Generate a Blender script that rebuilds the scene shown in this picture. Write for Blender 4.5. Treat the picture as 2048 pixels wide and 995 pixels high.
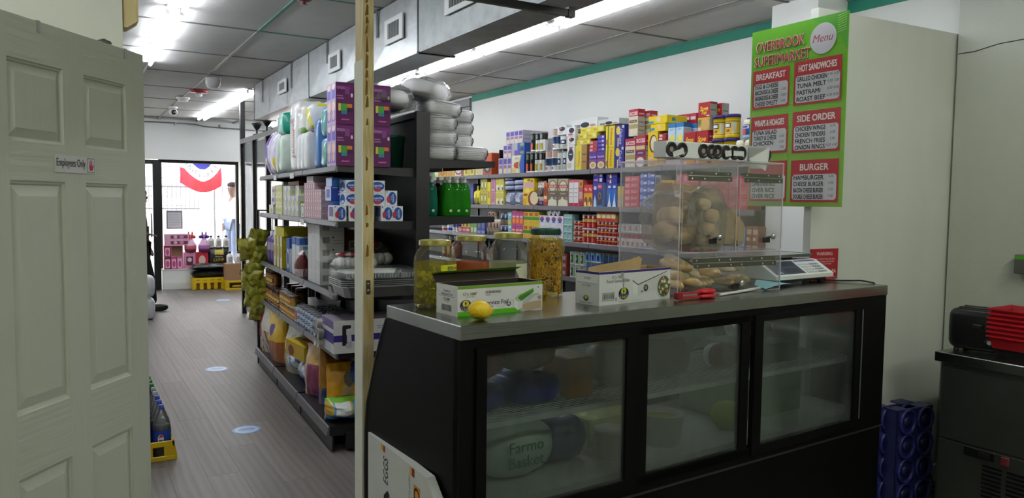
import bpy, math, random
import numpy as np
from mathutils import Vector, Matrix, noise
for _o in list(bpy.data.objects):
 bpy.data.objects.remove(_o)
SC = bpy.context.scene
COL = SC.collection
PI = math.pi
ORD = 'first second third fourth fifth sixth seventh eighth ninth tenth'.split()
rnd = random.Random(7)
# ------------------------------------------------------------------ camera
cam_d = bpy.data.cameras.new('camera')
cam_d.sensor_width = 36.0
cam_d.lens = 1490.0 / 2048.0 * 36.0
cam_d.clip_start = 0.05
cam = bpy.data.objects.new('camera', cam_d)
COL.objects.link(cam)
_y, _p, _r = math.radians(30.79247549), math.radians(-3.63661097), math.radians(0.67395176)
_f = Vector((math.sin(_y) * math.cos(_p), math.cos(_y) * math.cos(_p), math.sin(_p)))
_rt0 = Vector((math.cos(_y), -math.sin(_y), 0))
_up0 = _rt0.cross(_f)
_rt = _rt0 * math.cos(_r) + _up0 * math.sin(_r)
_up = _up0 * math.cos(_r) - _rt0 * math.sin(_r)
_m = Matrix((_rt, _up, -_f)).transposed().to_4x4()
_m.translation = (0, 0, 1.57)
cam.matrix_world = _m
SC.camera = cam
# ------------------------------------------------------------------ daylight outside, exposure
world = bpy.data.worlds.new('daylight')
SC.world = world
world.use_nodes = True
_bg = world.node_tree.nodes['Background']
_bg.inputs['Color'].default_value = (0.93, 0.96, 1.0, 1)
_bg.inputs['Strength'].default_value = 7.0
SC.view_settings.view_transform = 'Standard'
SC.view_settings.look = 'None'
SC.view_settings.gamma = 1.0
SC.view_settings.use_curve_mapping = False
SC.view_settings.exposure = 0.65
TUBE = 19.0          # radiance of the shop's fluorescent tubes
TUBE_KITCHEN = 46.0   # the older tubes over the preparation area behind the camera
cy = SC.cycles
cy.max_bounces = 9
cy.diffuse_bounces = 4
cy.glossy_bounces = 4
cy.transmission_bounces = 6
cy.transparent_max_bounces = 24
cy.caustics_reflective = False
cy.caustics_refractive = False
cy.sample_clamp_indirect = 6.0
cy.use_denoising = True
# ------------------------------------------------------------------ colours and materials
def L(c):
 if not isinstance(c, str):
  return tuple(c)[:3] + (1.0,)
 c = c.lstrip('#')
 out = []
 for i in (0, 2, 4):
  v = int(c[i:i + 2], 16) / 255.0
  out.append(v / 12.92 if v <= 0.04045 else ((v + 0.055) / 1.055) ** 2.4)
 return (*out, 1.0)
MATS = {}
def new_mat(name):
 m = bpy.data.materials.new(name)
 m.use_nodes = True
 nt = m.node_tree
 for n in list(nt.nodes):
  nt.nodes.remove(n)
 out = nt.nodes.new('ShaderNodeOutputMaterial')
 MATS[name] = m
 return m, nt, out
def N(nt, typ, **kw):
 n = nt.nodes.new(typ)
 for k, v in kw.items():
  if k in n.inputs:
   n.inputs[k].default_value = v
  else:
   setattr(n, k, v)
 return n
def principled(name, col=None, rough=0.5, metal=0.0, spec=0.5, coat=0.0, bump=None, attr=False, var=None, sheen=0.0):
 """col: colour, attr: take the colour of the print from the mesh, bump: (scale, strength, stretch), var: (scale, amount)"""
 m, nt, out = new_mat(name)
 b = N(nt, 'ShaderNodeBsdfPrincipled')
 b.inputs['Roughness'].default_value = rough
 b.inputs['Metallic'].default_value = metal
 b.inputs['Specular IOR Level'].default_value = spec
 b.inputs['Coat Weight'].default_value = coat
 nt.links.new(b.outputs[0], out.inputs[0])
 src = None
 if attr:
  a = N(nt, 'ShaderNodeAttribute', attribute_name='Col')
  src = a.outputs['Color']
 tc = N(nt, 'ShaderNodeTexCoord')
 if var:
  mp = N(nt, 'ShaderNodeMapping')
  mp.inputs['Scale'].default_value = var[2] if len(var) > 2 else (1, 1, 1)
  nt.links.new(tc.outputs['Object'], mp.inputs['Vector'])
  nz = N(nt, 'ShaderNodeTexNoise', Scale=var[0], Detail=4.0, Roughness=0.6)
  nt.links.new(mp.outputs[0], nz.inputs['Vector'])
  mr = N(nt, 'ShaderNodeMapRange')
  mr.inputs['From Min'].default_value = 0.3
  mr.inputs['From Max'].default_value = 0.7
  mr.inputs['To Min'].default_value = 1.0 - var[1]
  mr.inputs['To Max'].default_value = 1.0
  nt.links.new(nz.outputs['Fac'], mr.inputs['Value'])
  mx = N(nt, 'ShaderNodeMix', data_type='RGBA', blend_type='MULTIPLY')
  mx.inputs[0].default_value = 1.0
  if src is None:
   mx.inputs[6].default_value = L(col)
  else:
   nt.links.new(src, mx.inputs[6])
  nt.links.new(mr.outputs[0], mx.inputs[7])
  src = mx.outputs[2]
 if src is None:
  b.inputs['Base Color'].default_value = L(col)
 else:
  nt.links.new(src, b.inputs['Base Color'])
 if bump:
  mp = N(nt, 'ShaderNodeMapping')
  mp.inputs['Scale'].default_value = bump[2] if len(bump) > 2 else (1, 1, 1)
  nt.links.new(tc.outputs['Object'], mp.inputs['Vector'])
  nz = N(nt, 'ShaderNodeTexNoise', Scale=bump[0], Detail=5.0)
  nt.links.new(mp.outputs[0], nz.inputs['Vector'])
  bp = N(nt, 'ShaderNodeBump', Strength=bump[1], Distance=0.01)
  nt.links.new(nz.outputs['Fac'], bp.inputs['Height'])
  nt.links.new(bp.outputs[0], b.inputs['Normal'])
 return m
def emission(name, col, strength):
 m, nt, out = new_mat(name)
 e = N(nt, 'ShaderNodeEmission')
 e.inputs[0].default_value = L(col)
 e.inputs[1].default_value = strength
 nt.links.new(e.outputs[0], out.inputs[0])
 return m
def clear(name, tint, body_col, body, rough=0.06, fres=1.45, bump=None, gloss=1.0, cloud=None):
 """see-through sheet: transparent, some milky body, mirror-like skin; cloud: (scale, amount, stretch) patchy mist"""
 m, nt, out = new_mat(name)
 t = N(nt, 'ShaderNodeBsdfTransparent')
 t.inputs[0].default_value = L(tint)
 d = N(nt, 'ShaderNodeBsdfDiffuse')
 d.inputs[0].default_value = L(body_col)
 tr = N(nt, 'ShaderNodeBsdfTranslucent')
 tr.inputs[0].default_value = L(body_col)
 dd = N(nt, 'ShaderNodeMixShader')
 dd.inputs[0].default_value = 0.5
 nt.links.new(d.outputs[0], dd.inputs[1])
 nt.links.new(tr.outputs[0], dd.inputs[2])
 mx = N(nt, 'ShaderNodeMixShader')
 mx.inputs[0].default_value = body
 tc = N(nt, 'ShaderNodeTexCoord')
 if cloud:
  mp = N(nt, 'ShaderNodeMapping')
  mp.inputs['Scale'].default_value = cloud[2]
  nt.links.new(tc.outputs['Object'], mp.inputs['Vector'])
  nz = N(nt, 'ShaderNodeTexNoise', Scale=cloud[0], Detail=6.0, Roughness=0.65)
  nt.links.new(mp.outputs[0], nz.inputs['Vector'])
  mr = N(nt, 'ShaderNodeMapRange')
  mr.inputs['From Min'].default_value = 0.25
  mr.inputs['From Max'].default_value = 0.75
  mr.inputs['To Min'].default_value = max(0.0, body - cloud[1])
  mr.inputs['To Max'].default_value = min(1.0, body + cloud[1])
  nt.links.new(nz.outputs['Fac'], mr.inputs['Value'])
  nt.links.new(mr.outputs[0], mx.inputs[0])
 nt.links.new(t.outputs[0], mx.inputs[1])
 nt.links.new(dd.outputs[0], mx.inputs[2])
 g = N(nt, 'ShaderNodeBsdfGlossy')
 g.inputs['Roughness'].default_value = rough
 fr = N(nt, 'ShaderNodeFresnel', IOR=fres)
 if bump:
  nz = N(nt, 'ShaderNodeTexNoise', Scale=bump[0], Detail=4.0)
  nt.links.new(tc.outputs['Object'], nz.inputs['Vector'])
  bp = N(nt, 'ShaderNodeBump', Strength=bump[1], Distance=0.01)
  nt.links.new(nz.outputs['Fac'], bp.inputs['Height'])
  nt.links.new(bp.outputs[0], g.inputs['Normal'])
  nt.links.new(bp.outputs[0], fr.inputs['Normal'])
 ma = N(nt, 'ShaderNodeMath', operation='MULTIPLY')
 ma.inputs[1].default_value = gloss
 nt.links.new(fr.outputs[0], ma.inputs[0])
 m2 = N(nt, 'ShaderNodeMixShader')
 nt.links.new(ma.outputs[0], m2.inputs[0])
 nt.links.new(mx.outputs[0], m2.inputs[1])
 nt.links.new(g.outputs[0], m2.inputs[2])
 nt.links.new(m2.outputs[0], out.inputs[0])
 return m
# printed and moulded goods: colour comes from the print on the mesh
principled('carton', attr=True, rough=0.5, spec=0.35, var=(9, 0.06))
principled('matte', attr=True, rough=0.85, spec=0.2, var=(7, 0.10))
principled('plastic', attr=True, rough=0.33, var=(11, 0.05))
principled('film_print', attr=True, rough=0.36, coat=0.25, bump=(26, 0.35), var=(13, 0.12))
principled('tin', attr=True, rough=0.28, metal=0.35, var=(9, 0.05))
principled('metal', attr=True, rough=0.32, metal=1.0, var=(14, 0.10))
principled('cloth', attr=True, rough=0.95, spec=0.1, bump=(60, 0.5), var=(9, 0.2))
principled('skin', attr=True, rough=0.6, spec=0.35, var=(12, 0.08))
principled('bread', attr=True, rough=0.7, spec=0.2, bump=(70, 0.25), var=(7, 0.3))
principled('foil', 'b9bcbd', rough=0.3, metal=1.0, bump=(30, 0.35))
principled('kraft', 'c0a47a', rough=0.85, spec=0.15, bump=(16, 0.5), var=(7, 0.22))
principled('black_paint', '0b0b0c', rough=0.42, spec=0.45, var=(8, 0.3))
principled('shelf_paint', '17171a', rough=0.4, spec=0.5, var=(6, 0.25))
principled('shelf_back', '303136', rough=0.45, spec=0.4, var=(3, 0.2))
principled('price_rail', '6d6c70', rough=0.45, metal=0.3, var=(10, 0.15))
# room
principled('wall_white', 'e2e4e0', rough=0.6, spec=0.3, bump=(9, 0.06), var=(1.4, 0.05))
principled('wall_frp', 'b9bdb2', rough=0.42, spec=0.5, bump=(130, 0.25), var=(2.5, 0.06))
principled('panel_white', 'd6d9d2', rough=0.45, spec=0.45, bump=(6, 0.03), var=(2.2, 0.06, (3, 1, 0.4)))
principled('teal_paint', '17806a', rough=0.55, var=(4, 0.15))
principled('teal_dust', '5f8f80', rough=0.6, var=(6, 0.2))
principled('tile_board', 'd3d2cf', rough=0.9, spec=0.1, bump=(160, 0.35), var=(5, 0.06))
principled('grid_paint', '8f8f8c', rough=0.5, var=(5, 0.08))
principled('grid_shadow', '62625f', rough=0.6, var=(5, 0.08))  # darker grey for the thin cross runners
principled('galvanised', 'd2d6d8', rough=0.36, metal=0.6, var=(7, 0.22, (1, 1, 2.5)))
principled('galvanised_old', 'aab0af', rough=0.5, metal=0.5, bump=(14, 0.3), var=(9, 0.3))
principled('stainless', '9d9f9b', rough=0.25, metal=1.0, bump=(90, 0.05, (0.04, 1, 1)), var=(5, 0.12))
principled('stainless_dark', '6c706c', rough=0.36, metal=0.9, bump=(90, 0.06, (1, 1, 0.04)), var=(4, 0.15))
principled('door_paint', 'bcc0b4', rough=0.5, spec=0.4, bump=(55, 0.22, (0.5, 1, 0.06)), var=(2, 0.05))
principled('door_grain', 'bcc0b4', rough=0.5, spec=0.4, bump=(55, 0.24, (0.07, 1, 1.0)), var=(2, 0.05))
principled('trim_white', 'd9dbd5', rough=0.5, var=(4, 0.05))
principled('case_black', '040404', rough=0.5, spec=0.16, bump=(140, 0.05), var=(5, 0.3))
principled('asphalt', 'b9b5ae', rough=0.9, var=(3, 0.15))
principled('stone_a', 'cbbdbb', rough=0.9, bump=(8, 0.5), var=(3, 0.2))
principled('stone_b', 'dacfcb', rough=0.9, bump=(8, 0.5), var=(3, 0.2))
principled('mortar', 'e6e0dc', rough=0.95, var=(5, 0.1))
def wood_mat(name, base, dark, scale=(1, 1, 1), rough=0.6, rings=7.0, rand=False, spec=0.3, bump=0.15, amount=1.0, dist=5.0):
 m, nt, out = new_mat(name)
 b = N(nt, 'ShaderNodeBsdfPrincipled', Roughness=rough)
 b.inputs['Specular IOR Level'].default_value = spec
 tc = N(nt, 'ShaderNodeTexCoord')
 mp = N(nt, 'ShaderNodeMapping')
 mp.inputs['Scale'].default_value = scale
 nt.links.new(tc.outputs['Object'], mp.inputs['Vector'])
 if rand:
  oi = N(nt, 'ShaderNodeObjectInfo')
  ml = N(nt, 'ShaderNodeMath', operation='MULTIPLY')
  ml.inputs[1].default_value = 37.0
  nt.links.new(oi.outputs['Random'], ml.inputs[0])
  cx = N(nt, 'ShaderNodeCombineXYZ')
  for i in range(3):
   nt.links.new(ml.outputs[0], cx.inputs[i])
  nt.links.new(cx.outputs[0], mp.inputs['Location'])
 wv = N(nt, 'ShaderNodeTexWave', wave_type='RINGS' if not rand else 'BANDS', Scale=rings, Distortion=dist, Detail=3.0)
 wv.inputs['Detail Scale'].default_value = 1.6
 nt.links.new(mp.outputs[0], wv.inputs['Vector'])
 nz = N(nt, 'ShaderNodeTexNoise', Scale=3.2, Detail=6.0, Roughness=0.7)
 nt.links.new(mp.outputs[0], nz.inputs['Vector'])
 av = N(nt, 'ShaderNodeMath', operation='MULTIPLY')
 nt.links.new(wv.outputs['Fac'], av.inputs[0])
 nt.links.new(nz.outputs['Fac'], av.inputs[1])
 cr = N(nt, 'ShaderNodeValToRGB')
 cr.color_ramp.elements[0].position = 0.08
 cr.color_ramp.elements[0].color = L(base)
 cr.color_ramp.elements[1].position = 0.75 / amount
 cr.color_ramp.elements[1].color = L(dark)
 nt.links.new(av.outputs[0], cr.inputs['Fac'])
 src = cr.outputs[0]
 if rand:
  mr = N(nt, 'ShaderNodeMapRange')
  mr.inputs['To Min'].default_value = 0.82
  mr.inputs['To Max'].default_value = 1.08
  nt.links.new(oi.outputs['Random'], mr.inputs['Value'])
  mx = N(nt, 'ShaderNodeMix', data_type='RGBA', blend_type='MULTIPLY')
  mx.inputs[0].default_value = 1.0
  nt.links.new(src, mx.inputs[6])
  nt.links.new(mr.outputs[0], mx.inputs[7])
  src = mx.outputs[2]
 nt.links.new(src, b.inputs['Base Color'])
 bp = N(nt, 'ShaderNodeBump', Strength=bump, Distance=0.004)
 nt.links.new(av.outputs[0], bp.inputs['Height'])
 nt.links.new(bp.outputs[0], b.inputs['Normal'])
 nt.links.new(b.outputs[0], out.inputs[0])
 return m
wood_mat('floor_plank', '746e6a', '625d59', scale=(3.0, 0.3, 1), rough=0.42, rings=2.2, rand=True, spec=0.35, bump=0.12)
wood_mat('floor_base', '6f6a66', '56514e', scale=(5.0, 0.55, 1), rough=0.36, rings=2.2, spec=0.5, bump=0.1)
wood_mat('pine', 'd0bf92', 'ad9660', scale=(14, 14, 0.5), rough=0.65, rings=3.0, bump=0.2)
emission('tube_light', 'f4f8ff', TUBE)
emission('tube_kitchen', 'f2f6e6', TUBE_KITCHEN)
emission('led_red', 'ff2a18', 2.0)
clear('window_glass', 'fafcfc', 'ffffff', 0.02, rough=0.02, gloss=0.6)
clear('acrylic', 'fefefe', 'f0f0f2', 0.014, rough=0.05, gloss=0.28, cloud=(5, 0.01, (1, 1, 1)))
clear('acrylic_edge', 'f4f4f6', 'f2eff4', 0.55, rough=0.15)
clear('jar_glass', 'fbfcfb', 'e4e8e2', 0.05, rough=0.03, gloss=0.45)
clear('wrap_film', 'fcfcfc', 'fafafa', 0.05, rough=0.2, gloss=0.6, bump=(24, 1.0))
principled('foam', 'fafafa', rough=0.7)
clear('wrap_film_white', 'fefefe', 'fdfdfd', 0.12, rough=0.22, gloss=0.9, bump=(20, 0.9))
clear('case_glass', 'dfe4e2', 'a8b0ac', 0.11, rough=0.09, gloss=0.4, cloud=(3.0, 0.13, (1.6, 1, 0.55)))
clear('brine_yellow', 'f8f08a', 'dccf34', 0.20, rough=0.05, gloss=0.2, cloud=(9, 0.1, (1, 1, 1)))
clear('brine_orange', 'eaa468', 'd8763a', 0.5, rough=0.05, gloss=0.2, cloud=(7, 0.25, (1, 1, 2)))
clear('brine_pale', 'e8e9c4', 'd2d3a6', 0.40, rough=0.05, gloss=0.2, cloud=(7, 0.12, (1, 1, 1)))
clear('brine_pepper', 'f8ec9a', 'd8b832', 0.05, rough=0.05, gloss=0.2)
clear('soap_green', '7fd65a', '3cc42a', 0.5, rough=0.05, gloss=0.6)
clear('soap_teal', '4fd0b0', '12b08a', 0.5, rough=0.05, gloss=0.6)
clear('soap_red', '9a2a20', '6f1710', 0.55, rough=0.05, gloss=0.6)
clear('pet_clear', 'f4f6f6', 'd8dcde', 0.22, rough=0.05, gloss=0.9)
clear('pet_green', '2b8a4c', '126a34', 0.35, rough=0.05, gloss=0.9)
clear('plexi', 'dfe1e2', 'c9cbcd', 0.10, rough=0.06, gloss=0.8, cloud=(2, 0.06, (1, 1, 1)))
# ------------------------------------------------------------------ mesh builder
_TXT = {}
def glyphs(s, off=0.0, res=3):
 k = (s, off, res)
 if k not in _TXT:
  c = bpy.data.curves.new('t', 'FONT')
  c.body = s
  c.resolution_u = res
  c.fill_mode = 'BOTH'
  c.dimensions = '2D'
  o = bpy.data.objects.new('t', c)
  me = bpy.data.meshes.new_from_object(o)
  vs = [(v.co.x, v.co.y) for v in me.vertices]
  fs = [list(p.vertices) for p in me.polygons]
  bpy.data.objects.remove(o)
  bpy.data.curves.remove(c)
  bpy.data.meshes.remove(me)
  if not vs:
   vs, fs = [(0, 0), (1, 0), (0, 1)], [[0, 1, 2]]
  x0, x1 = min(v[0] for v in vs), max(v[0] for v in vs)
  y0, y1 = min(v[1] for v in vs), max(v[1] for v in vs)
  # normalise: centred, height 1
  hh = max(y1 - y0, 1e-4)
  vs = [((x - (x0 + x1) / 2) / hh, (y - (y0 + y1) / 2) / hh) for x, y in vs]
  _TXT[k] = (vs, fs, (x1 - x0) / hh)
 return _TXT[k]
class MB:
 def __init__(s):
  s.v, s.f, s.c, s.m, s.sm = [], [], [], [], []
 def add(s, vs, fs, col, mi=0, sm=False, M=None):
  o = len(s.v)
  if M is not None:
   vs = [M @ Vector(p) for p in vs]
  s.v.extend([tuple(p) for p in vs])
  per = isinstance(col, list)
  for i, f in enumerate(fs):
   s.f.append([a + o for a in f])
   s.c.append(L(col[i]) if per else L(col))
   s.m.append(mi)
   s.sm.append(sm)
  return s
 def box(s, x0, x1, y0, y1, z0, z1, col='ffffff', mi=0, M=None):
  vs = [(x0, y0, z0), (x1, y0, z0), (x1, y1, z0), (x0, y1, z0), (x0, y0, z1), (x1, y0, z1), (x1, y1, z1), (x0, y1, z1)]
  # order of faces: front(-y), right(+x), back(+y), left(-x), top, bottom
  fs = [(0, 1, 5, 4), (1, 2, 6, 5), (2, 3, 7, 6), (3, 0, 4, 7), (4, 5, 6, 7), (3, 2, 1, 0)]
  return s.add(vs, fs, col, mi, False, M)
 def cbox(s, x0, x1, y0, y1, z0, z1, c=0.002, col='ffffff', mi=0, M=None):
  """box with chamfered edges"""
  X, Y, Z = (x0, x1), (y0, y1), (z0, z1)
  idx, vs = {}, []
  for i in (0, 1):
   for j in (0, 1):
    for k in (0, 1):
     p = [X[i], Y[j], Z[k]]
     sg = [1 - 2 * i, 1 - 2 * j, 1 - 2 * k]
     for ax in range(3):
      q = [p[a] + (0 if a == ax else sg[a] * c) for a in range(3)]
      idx[(i, j, k, ax)] = len(vs)
      vs.append(tuple(q))
  fs = []
  def face(lst, n):
   a, b, cc = (Vector(vs[t]) for t in lst[:3])
   if (b - a).cross(cc - a).dot(Vector(n)) < 0:
    lst = lst[::-1]
   fs.append(lst)
  cen = Vector(((x0 + x1) / 2, (y0 + y1) / 2, (z0 + z1) / 2))
  for ax in range(3):
   o1, o2 = [a for a in range(3) if a != ax]
   for e in (0, 1):
    l = []
    for (p, q) in ((0, 0), (1, 0), (1, 1), (0, 1)):
     t = [0, 0, 0]
     t[ax], t[o1], t[o2] = e, p, q
     l.append(idx[(*t, ax)])
    n = [0, 0, 0]
    n[ax] = 1 if e else -1
    face(l, n)
  for ax in range(3):  # edges parallel to ax
   o1, o2 = [a for a in range(3) if a != ax]
   for p in (0, 1):
    for q in (0, 1):
     t0, t1 = [0, 0, 0], [0, 0, 0]
     t0[o1] = t1[o1] = p
     t0[o2] = t1[o2] = q
     t1[ax] = 1
     n = [0, 0, 0]
     n[o1] = 1 if p else -1
     n[o2] = 1 if q else -1
     face([idx[(*t0, o1)], idx[(*t0, o2)], idx[(*t1, o2)], idx[(*t1, o1)]], n)
  for i in (0, 1):
   for j in (0, 1):
    for k in (0, 1):
     face([idx[(i, j, k, a)] for a in range(3)], (2 * i - 1, 2 * j - 1, 2 * k - 1))
  if isinstance(col, list):  # six face colours front,right,back,left,top,bottom -> order here: -x,+x,-y,+y,-z,+z
   fr, ri, ba, le, to, bo = col
   six = [le, ri, fr, ba, bo, to]
   cl = six + [fr] * (len(fs) - 6)
  else:
   cl = col
  return s.add(vs, fs, cl, mi, False, M)
 def prism(s, poly, a, b, axis='y', col='ffffff', mi=0, M=None, sm=False):
  """poly in the two other axes (x,z for y; y,z for x; x,y for z), extruded from a to b"""
  n = len(poly)
  def P(p, t):
   return {'y': (p[0], t, p[1]), 'x': (t, p[0], p[1]), 'z': (p[0], p[1], t)}[axis]
  vs = [P(p, a) for p in poly] + [P(p, b) for p in poly]
  area = sum(poly[i][0] * poly[(i + 1) % n][1] - poly[(i + 1) % n][0] * poly[i][1] for i in range(n))
  flip = (area > 0) == (axis in 'xz')
  # cap normals
  c0, c1 = list(range(n)), [i + n for i in range(n)]
  if flip:
   c0 = c0[::-1]
  else:
   c1 = c1[::-1]
  fs = [c0, c1]
  for i in range(n):
   j = (i + 1) % n
   q = [i, j, j + n, i + n]
   fs.append(q if flip else q[::-1])
  o = s.add(vs, fs, col, mi, False, M)
  if sm:
   for i in range(len(fs) - 2):
    s.sm[-1 - i] = True
  return o
 def lathe(s, prof, seg=20, col='ffffff', mi=0, M=None, cols=None, sm=True, ang=None):
  """prof: list of (r, z); cols: colour per ring band; sharp where the profile repeats a point"""
  vs, fs, cl = [], [], []
  full = ang is None
  a0, a1 = (0, 2 * PI) if full else ang
  cnt = seg if full else seg + 1
  for r, z in prof:
   for i in range(cnt):
    a = a0 + (a1 - a0) * i / seg
    vs.append((r * math.cos(a), r * math.sin(a), z))
  for k in range(len(prof) - 1):
   if abs(prof[k][0] - prof[k + 1][0]) < 1e-9 and abs(prof[k][1] - prof[k + 1][1]) < 1e-9:
    continue
   for i in range(seg):
    j = (i + 1) % cnt
    fs.append((k * cnt + i, k * cnt + j, (k + 1) * cnt + j, (k + 1) * cnt + i))
    cl.append(cols[k] if cols else col)
  return s.add(vs, fs, cl, mi, sm, M)
 def tube(s, pts, r, seg=8, col='ffffff', mi=0, M=None, caps=True):
  pts = [Vector(p) for p in pts]
  rs = r if isinstance(r, (list, tuple)) else [r] * len(pts)
  vs, fs = [], []
  prev = None
  for i, p in enumerate(pts):
   t = (pts[min(i + 1, len(pts) - 1)] - pts[max(i - 1, 0)])
   t = t.normalized() if t.length > 1e-9 else Vector((0, 0, 1))
   if prev is None:
    a = Vector((0, 0, 1)) if abs(t.z) < 0.9 else Vector((1, 0, 0))
    u = t.cross(a).normalized()
   else:
    u = (prev - t * prev.dot(t)).normalized()
   prev = u
   w = t.cross(u)
   for k in range(seg):
    a = 2 * PI * k / seg
    vs.append(p + (u * math.cos(a) + w * math.sin(a)) * rs[i])
  for i in range(len(pts) - 1):
   for k in range(seg):
    j = (k + 1) % seg
    fs.append((i * seg + k, i * seg + j, (i + 1) * seg + j, (i + 1) * seg + k))
  s.add(vs, fs, col, mi, True, M)
  if caps:
   o = len(pts) - 1
   s.add([v for v in vs[:seg]], [list(range(seg))[::-1]], col, mi, False, M)
   s.add([v for v in vs[o * seg:]], [list(range(seg))], col, mi, False, M)
  return s
 def sq(s, w, d, h, e=0.5, nu=16, nv=10, col='ffffff', mi=0, M=None, amp=0.0, fr=6.0, seed=0.0, cols=None, flat=0.0, e2=None):
  """superellipsoid standing on z=0 (e small = boxy); cols(u,v) colour, amp = crumple"""
  e2 = e if e2 is None else e2
  vs, fs, cl = [], [], []
  def pw(x, k):
   return math.copysign(abs(x) ** k, x)
  for j in range(nv + 1):
   ph = -PI / 2 + PI * j / nv
   for i in range(nu):
    th = 2 * PI * i / nu
    x = pw(math.cos(ph), e2) * pw(math.cos(th), e)
    y = pw(math.cos(ph), e2) * pw(math.sin(th), e)
    z = pw(math.sin(ph), e2)
    k = 1.0
    if amp:
     k += amp * noise.noise(Vector((x * fr + seed, y * fr - seed, z * fr + 2 * seed)))
    zz = z * k
    if flat and zz < -1 + flat:
     zz = -1 + flat
    vs.append((x * k * w / 2, y * k * d / 2, (zz + 1 - flat) * h / (2 - flat)))
  for j in range(nv):
   for i in range(nu):
    i2 = (i + 1) % nu
    fs.append((j * nu + i, j * nu + i2, (j + 1) * nu + i2, (j + 1) * nu + i))
    cl.append(cols((i + 0.5) / nu, (j + 0.5) / nv) if cols else col)
  return s.add(vs, fs, cl, mi, True, M)
 # flat print on a face given by origin O, edge vectors U, V and normal Nn
 def prints(s, O, U, V, Nn, items, mi=0, eps=0.0005):
  O, U, V, Nn = Vector(O), Vector(U), Vector(V), Vector(Nn)
  lu, lv = U.length, V.length
  for k, it in enumerate(items):
   lift = Nn * (eps * 0.8 + max(eps * 0.08, 0.000004) * k)
   typ = it[0]
   def P(u, v):
    return O + U * u + V * v + lift
   if typ == 'r':
    _, u0, v0, u1, v1, c = it
    s.add([P(u0, v0), P(u1, v0), P(u1, v1), P(u0, v1)], [(0, 1, 2, 3)], c, mi)
   elif typ == 'p':
    s.add([P(*q) for q in it[1]], [list(range(len(it[1])))], it[2], mi)
   elif typ == 'e':
    _, cu, cv, ru, rv, c = it[:6]
    n = it[6] if len(it) > 6 else 20
    s.add([P(cu + ru * math.cos(2 * PI * i / n), cv + rv * math.sin(2 * PI * i / n)) for i in range(n)], [list(range(n))], c, mi)
   elif typ == 't':
    # ('t', string, cu, cv, height (share of face height), colour, max width share, shear, rot90, bold)
    st, cu, cv, hh, c = it[1:6]
    mw = it[6] if len(it) > 6 and it[6] else 0.9
    sh = it[7] if len(it) > 7 else 0.0
    rot = it[8] if len(it) > 8 else 0
    off = it[9] if len(it) > 9 else 0.015
    vs, fs, wd = glyphs(st)
    H = hh * (lv if not rot else lu)
    Wd = wd * H
    lim = mw * (lu if not rot else lv)
    sx = H if Wd <= lim else H * lim / Wd
    un, vn = U.normalized(), V.normalized()
    if rot == 1:
     un, vn = vn, -un
    elif rot == -1:
     un, vn = -vn, un
    o = P(cu, cv)
    # heavier strokes: the word laid down again a hair apart
    b = off * 0.75
    for q, (dx, dy) in enumerate([(0, 0)] if off <= 0 else ((-b, 0), (b, 0)) if off <= 0.02 else ((-b, -b), (b, -b), (b, b), (-b, b))):
     s.add([o + un * (x * sx + y * sh * H + dx * H) + vn * ((y + dy) * H) + Nn * (q * 0.00004) for x, y in vs], fs, c, mi)
   elif typ == 'bar':  # bar code in a box u0,v0,u1,v1
    _, u0, v0, u1, v1, c = it
    rr = random.Random(3)
    u = u0
    while u < u1:
     wv = rr.choice((0.012, 0.02, 0.03)) * (u1 - u0) * 1.6
     s.add([P(u, v0), P(min(u + wv, u1), v0), P(min(u + wv, u1), v1), P(u, v1)], [(0, 1, 2, 3)], c, mi)
     u += wv + rr.choice((0.02, 0.03)) * (u1 - u0) * 1.6
  return s
 def mesh(s, name, mats):
  me = bpy.data.meshes.new(name)
  me.from_pydata(s.v, [], s.f)
  n = len(me.loops)
  ca = me.color_attributes.new('Col', 'FLOAT_COLOR', 'CORNER')
  buf = np.empty((n, 4), dtype=np.float32)
  i = 0
  for f, c in zip(s.f, s.c):
   buf[i:i + len(f)] = c
   i += len(f)
  ca.data.foreach_set('color', buf.ravel())
  me.polygons.foreach_set('material_index', s.m)
  me.polygons.foreach_set('use_smooth', s.sm)
  for mt in (mats if isinstance(mats, (list, tuple)) else [mats]):
   me.materials.append(MATS[mt])
  me.update()
  return me
 def obj(s, name, mats, parent=None, loc=None, rz=0.0):
  return link(name, s.mesh(name, mats), parent, loc, rz)
def link(name, me, parent=None, loc=None, rz=0.0):
 o = bpy.data.objects.new(name, me)
 COL.objects.link(o)
 if parent is not None:
  o.parent = parent
 if loc is not None:
  o.location = loc
 if rz:
  o.rotation_euler = (0, 0, rz)
 return o
def tag(o, label, cat, group=None, kind=None):
 o['label'] = label
 o['category'] = cat
 if group:
  o['group'] = group
 if kind:
  o['kind'] = kind
 return o
def thing(name, label, cat, loc=(0, 0, 0), rz=0.0, group=None):
 o = bpy.data.objects.new(name, None)
 o.empty_display_size = 0.05
 COL.objects.link(o)
 o.location = loc
 o.rotation_euler = (0, 0, rz)
 return tag(o, label, cat, group)
def struct(name, mb, mats, parent=None, loc=None, rz=0.0):
 o = mb.obj(name, mats, parent, loc, rz)
 if parent is None:
  o['kind'] = 'structure'
 return o
def stuff(o):
 o['kind'] = 'stuff'
 return o
def copy_tree(o, parent=None, label=None, group=None):
 c = o.copy()
 COL.objects.link(c)
 if parent is not None:
  c.parent = parent
  c.matrix_parent_inverse = o.matrix_parent_inverse.copy()
 if label:
  c['label'] = label
 if group:
  c['group'] = group
 for ch in [k for k in ALLCH(o)]:
  copy_tree(ch, c)
 return c
def ALLCH(o):
 return list(o.children)
def RZM(a):
 return Matrix.Rotation(a, 4, 'Z')
def TR(x, y, z):
 return Matrix.Translation((x, y, z))
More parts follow.
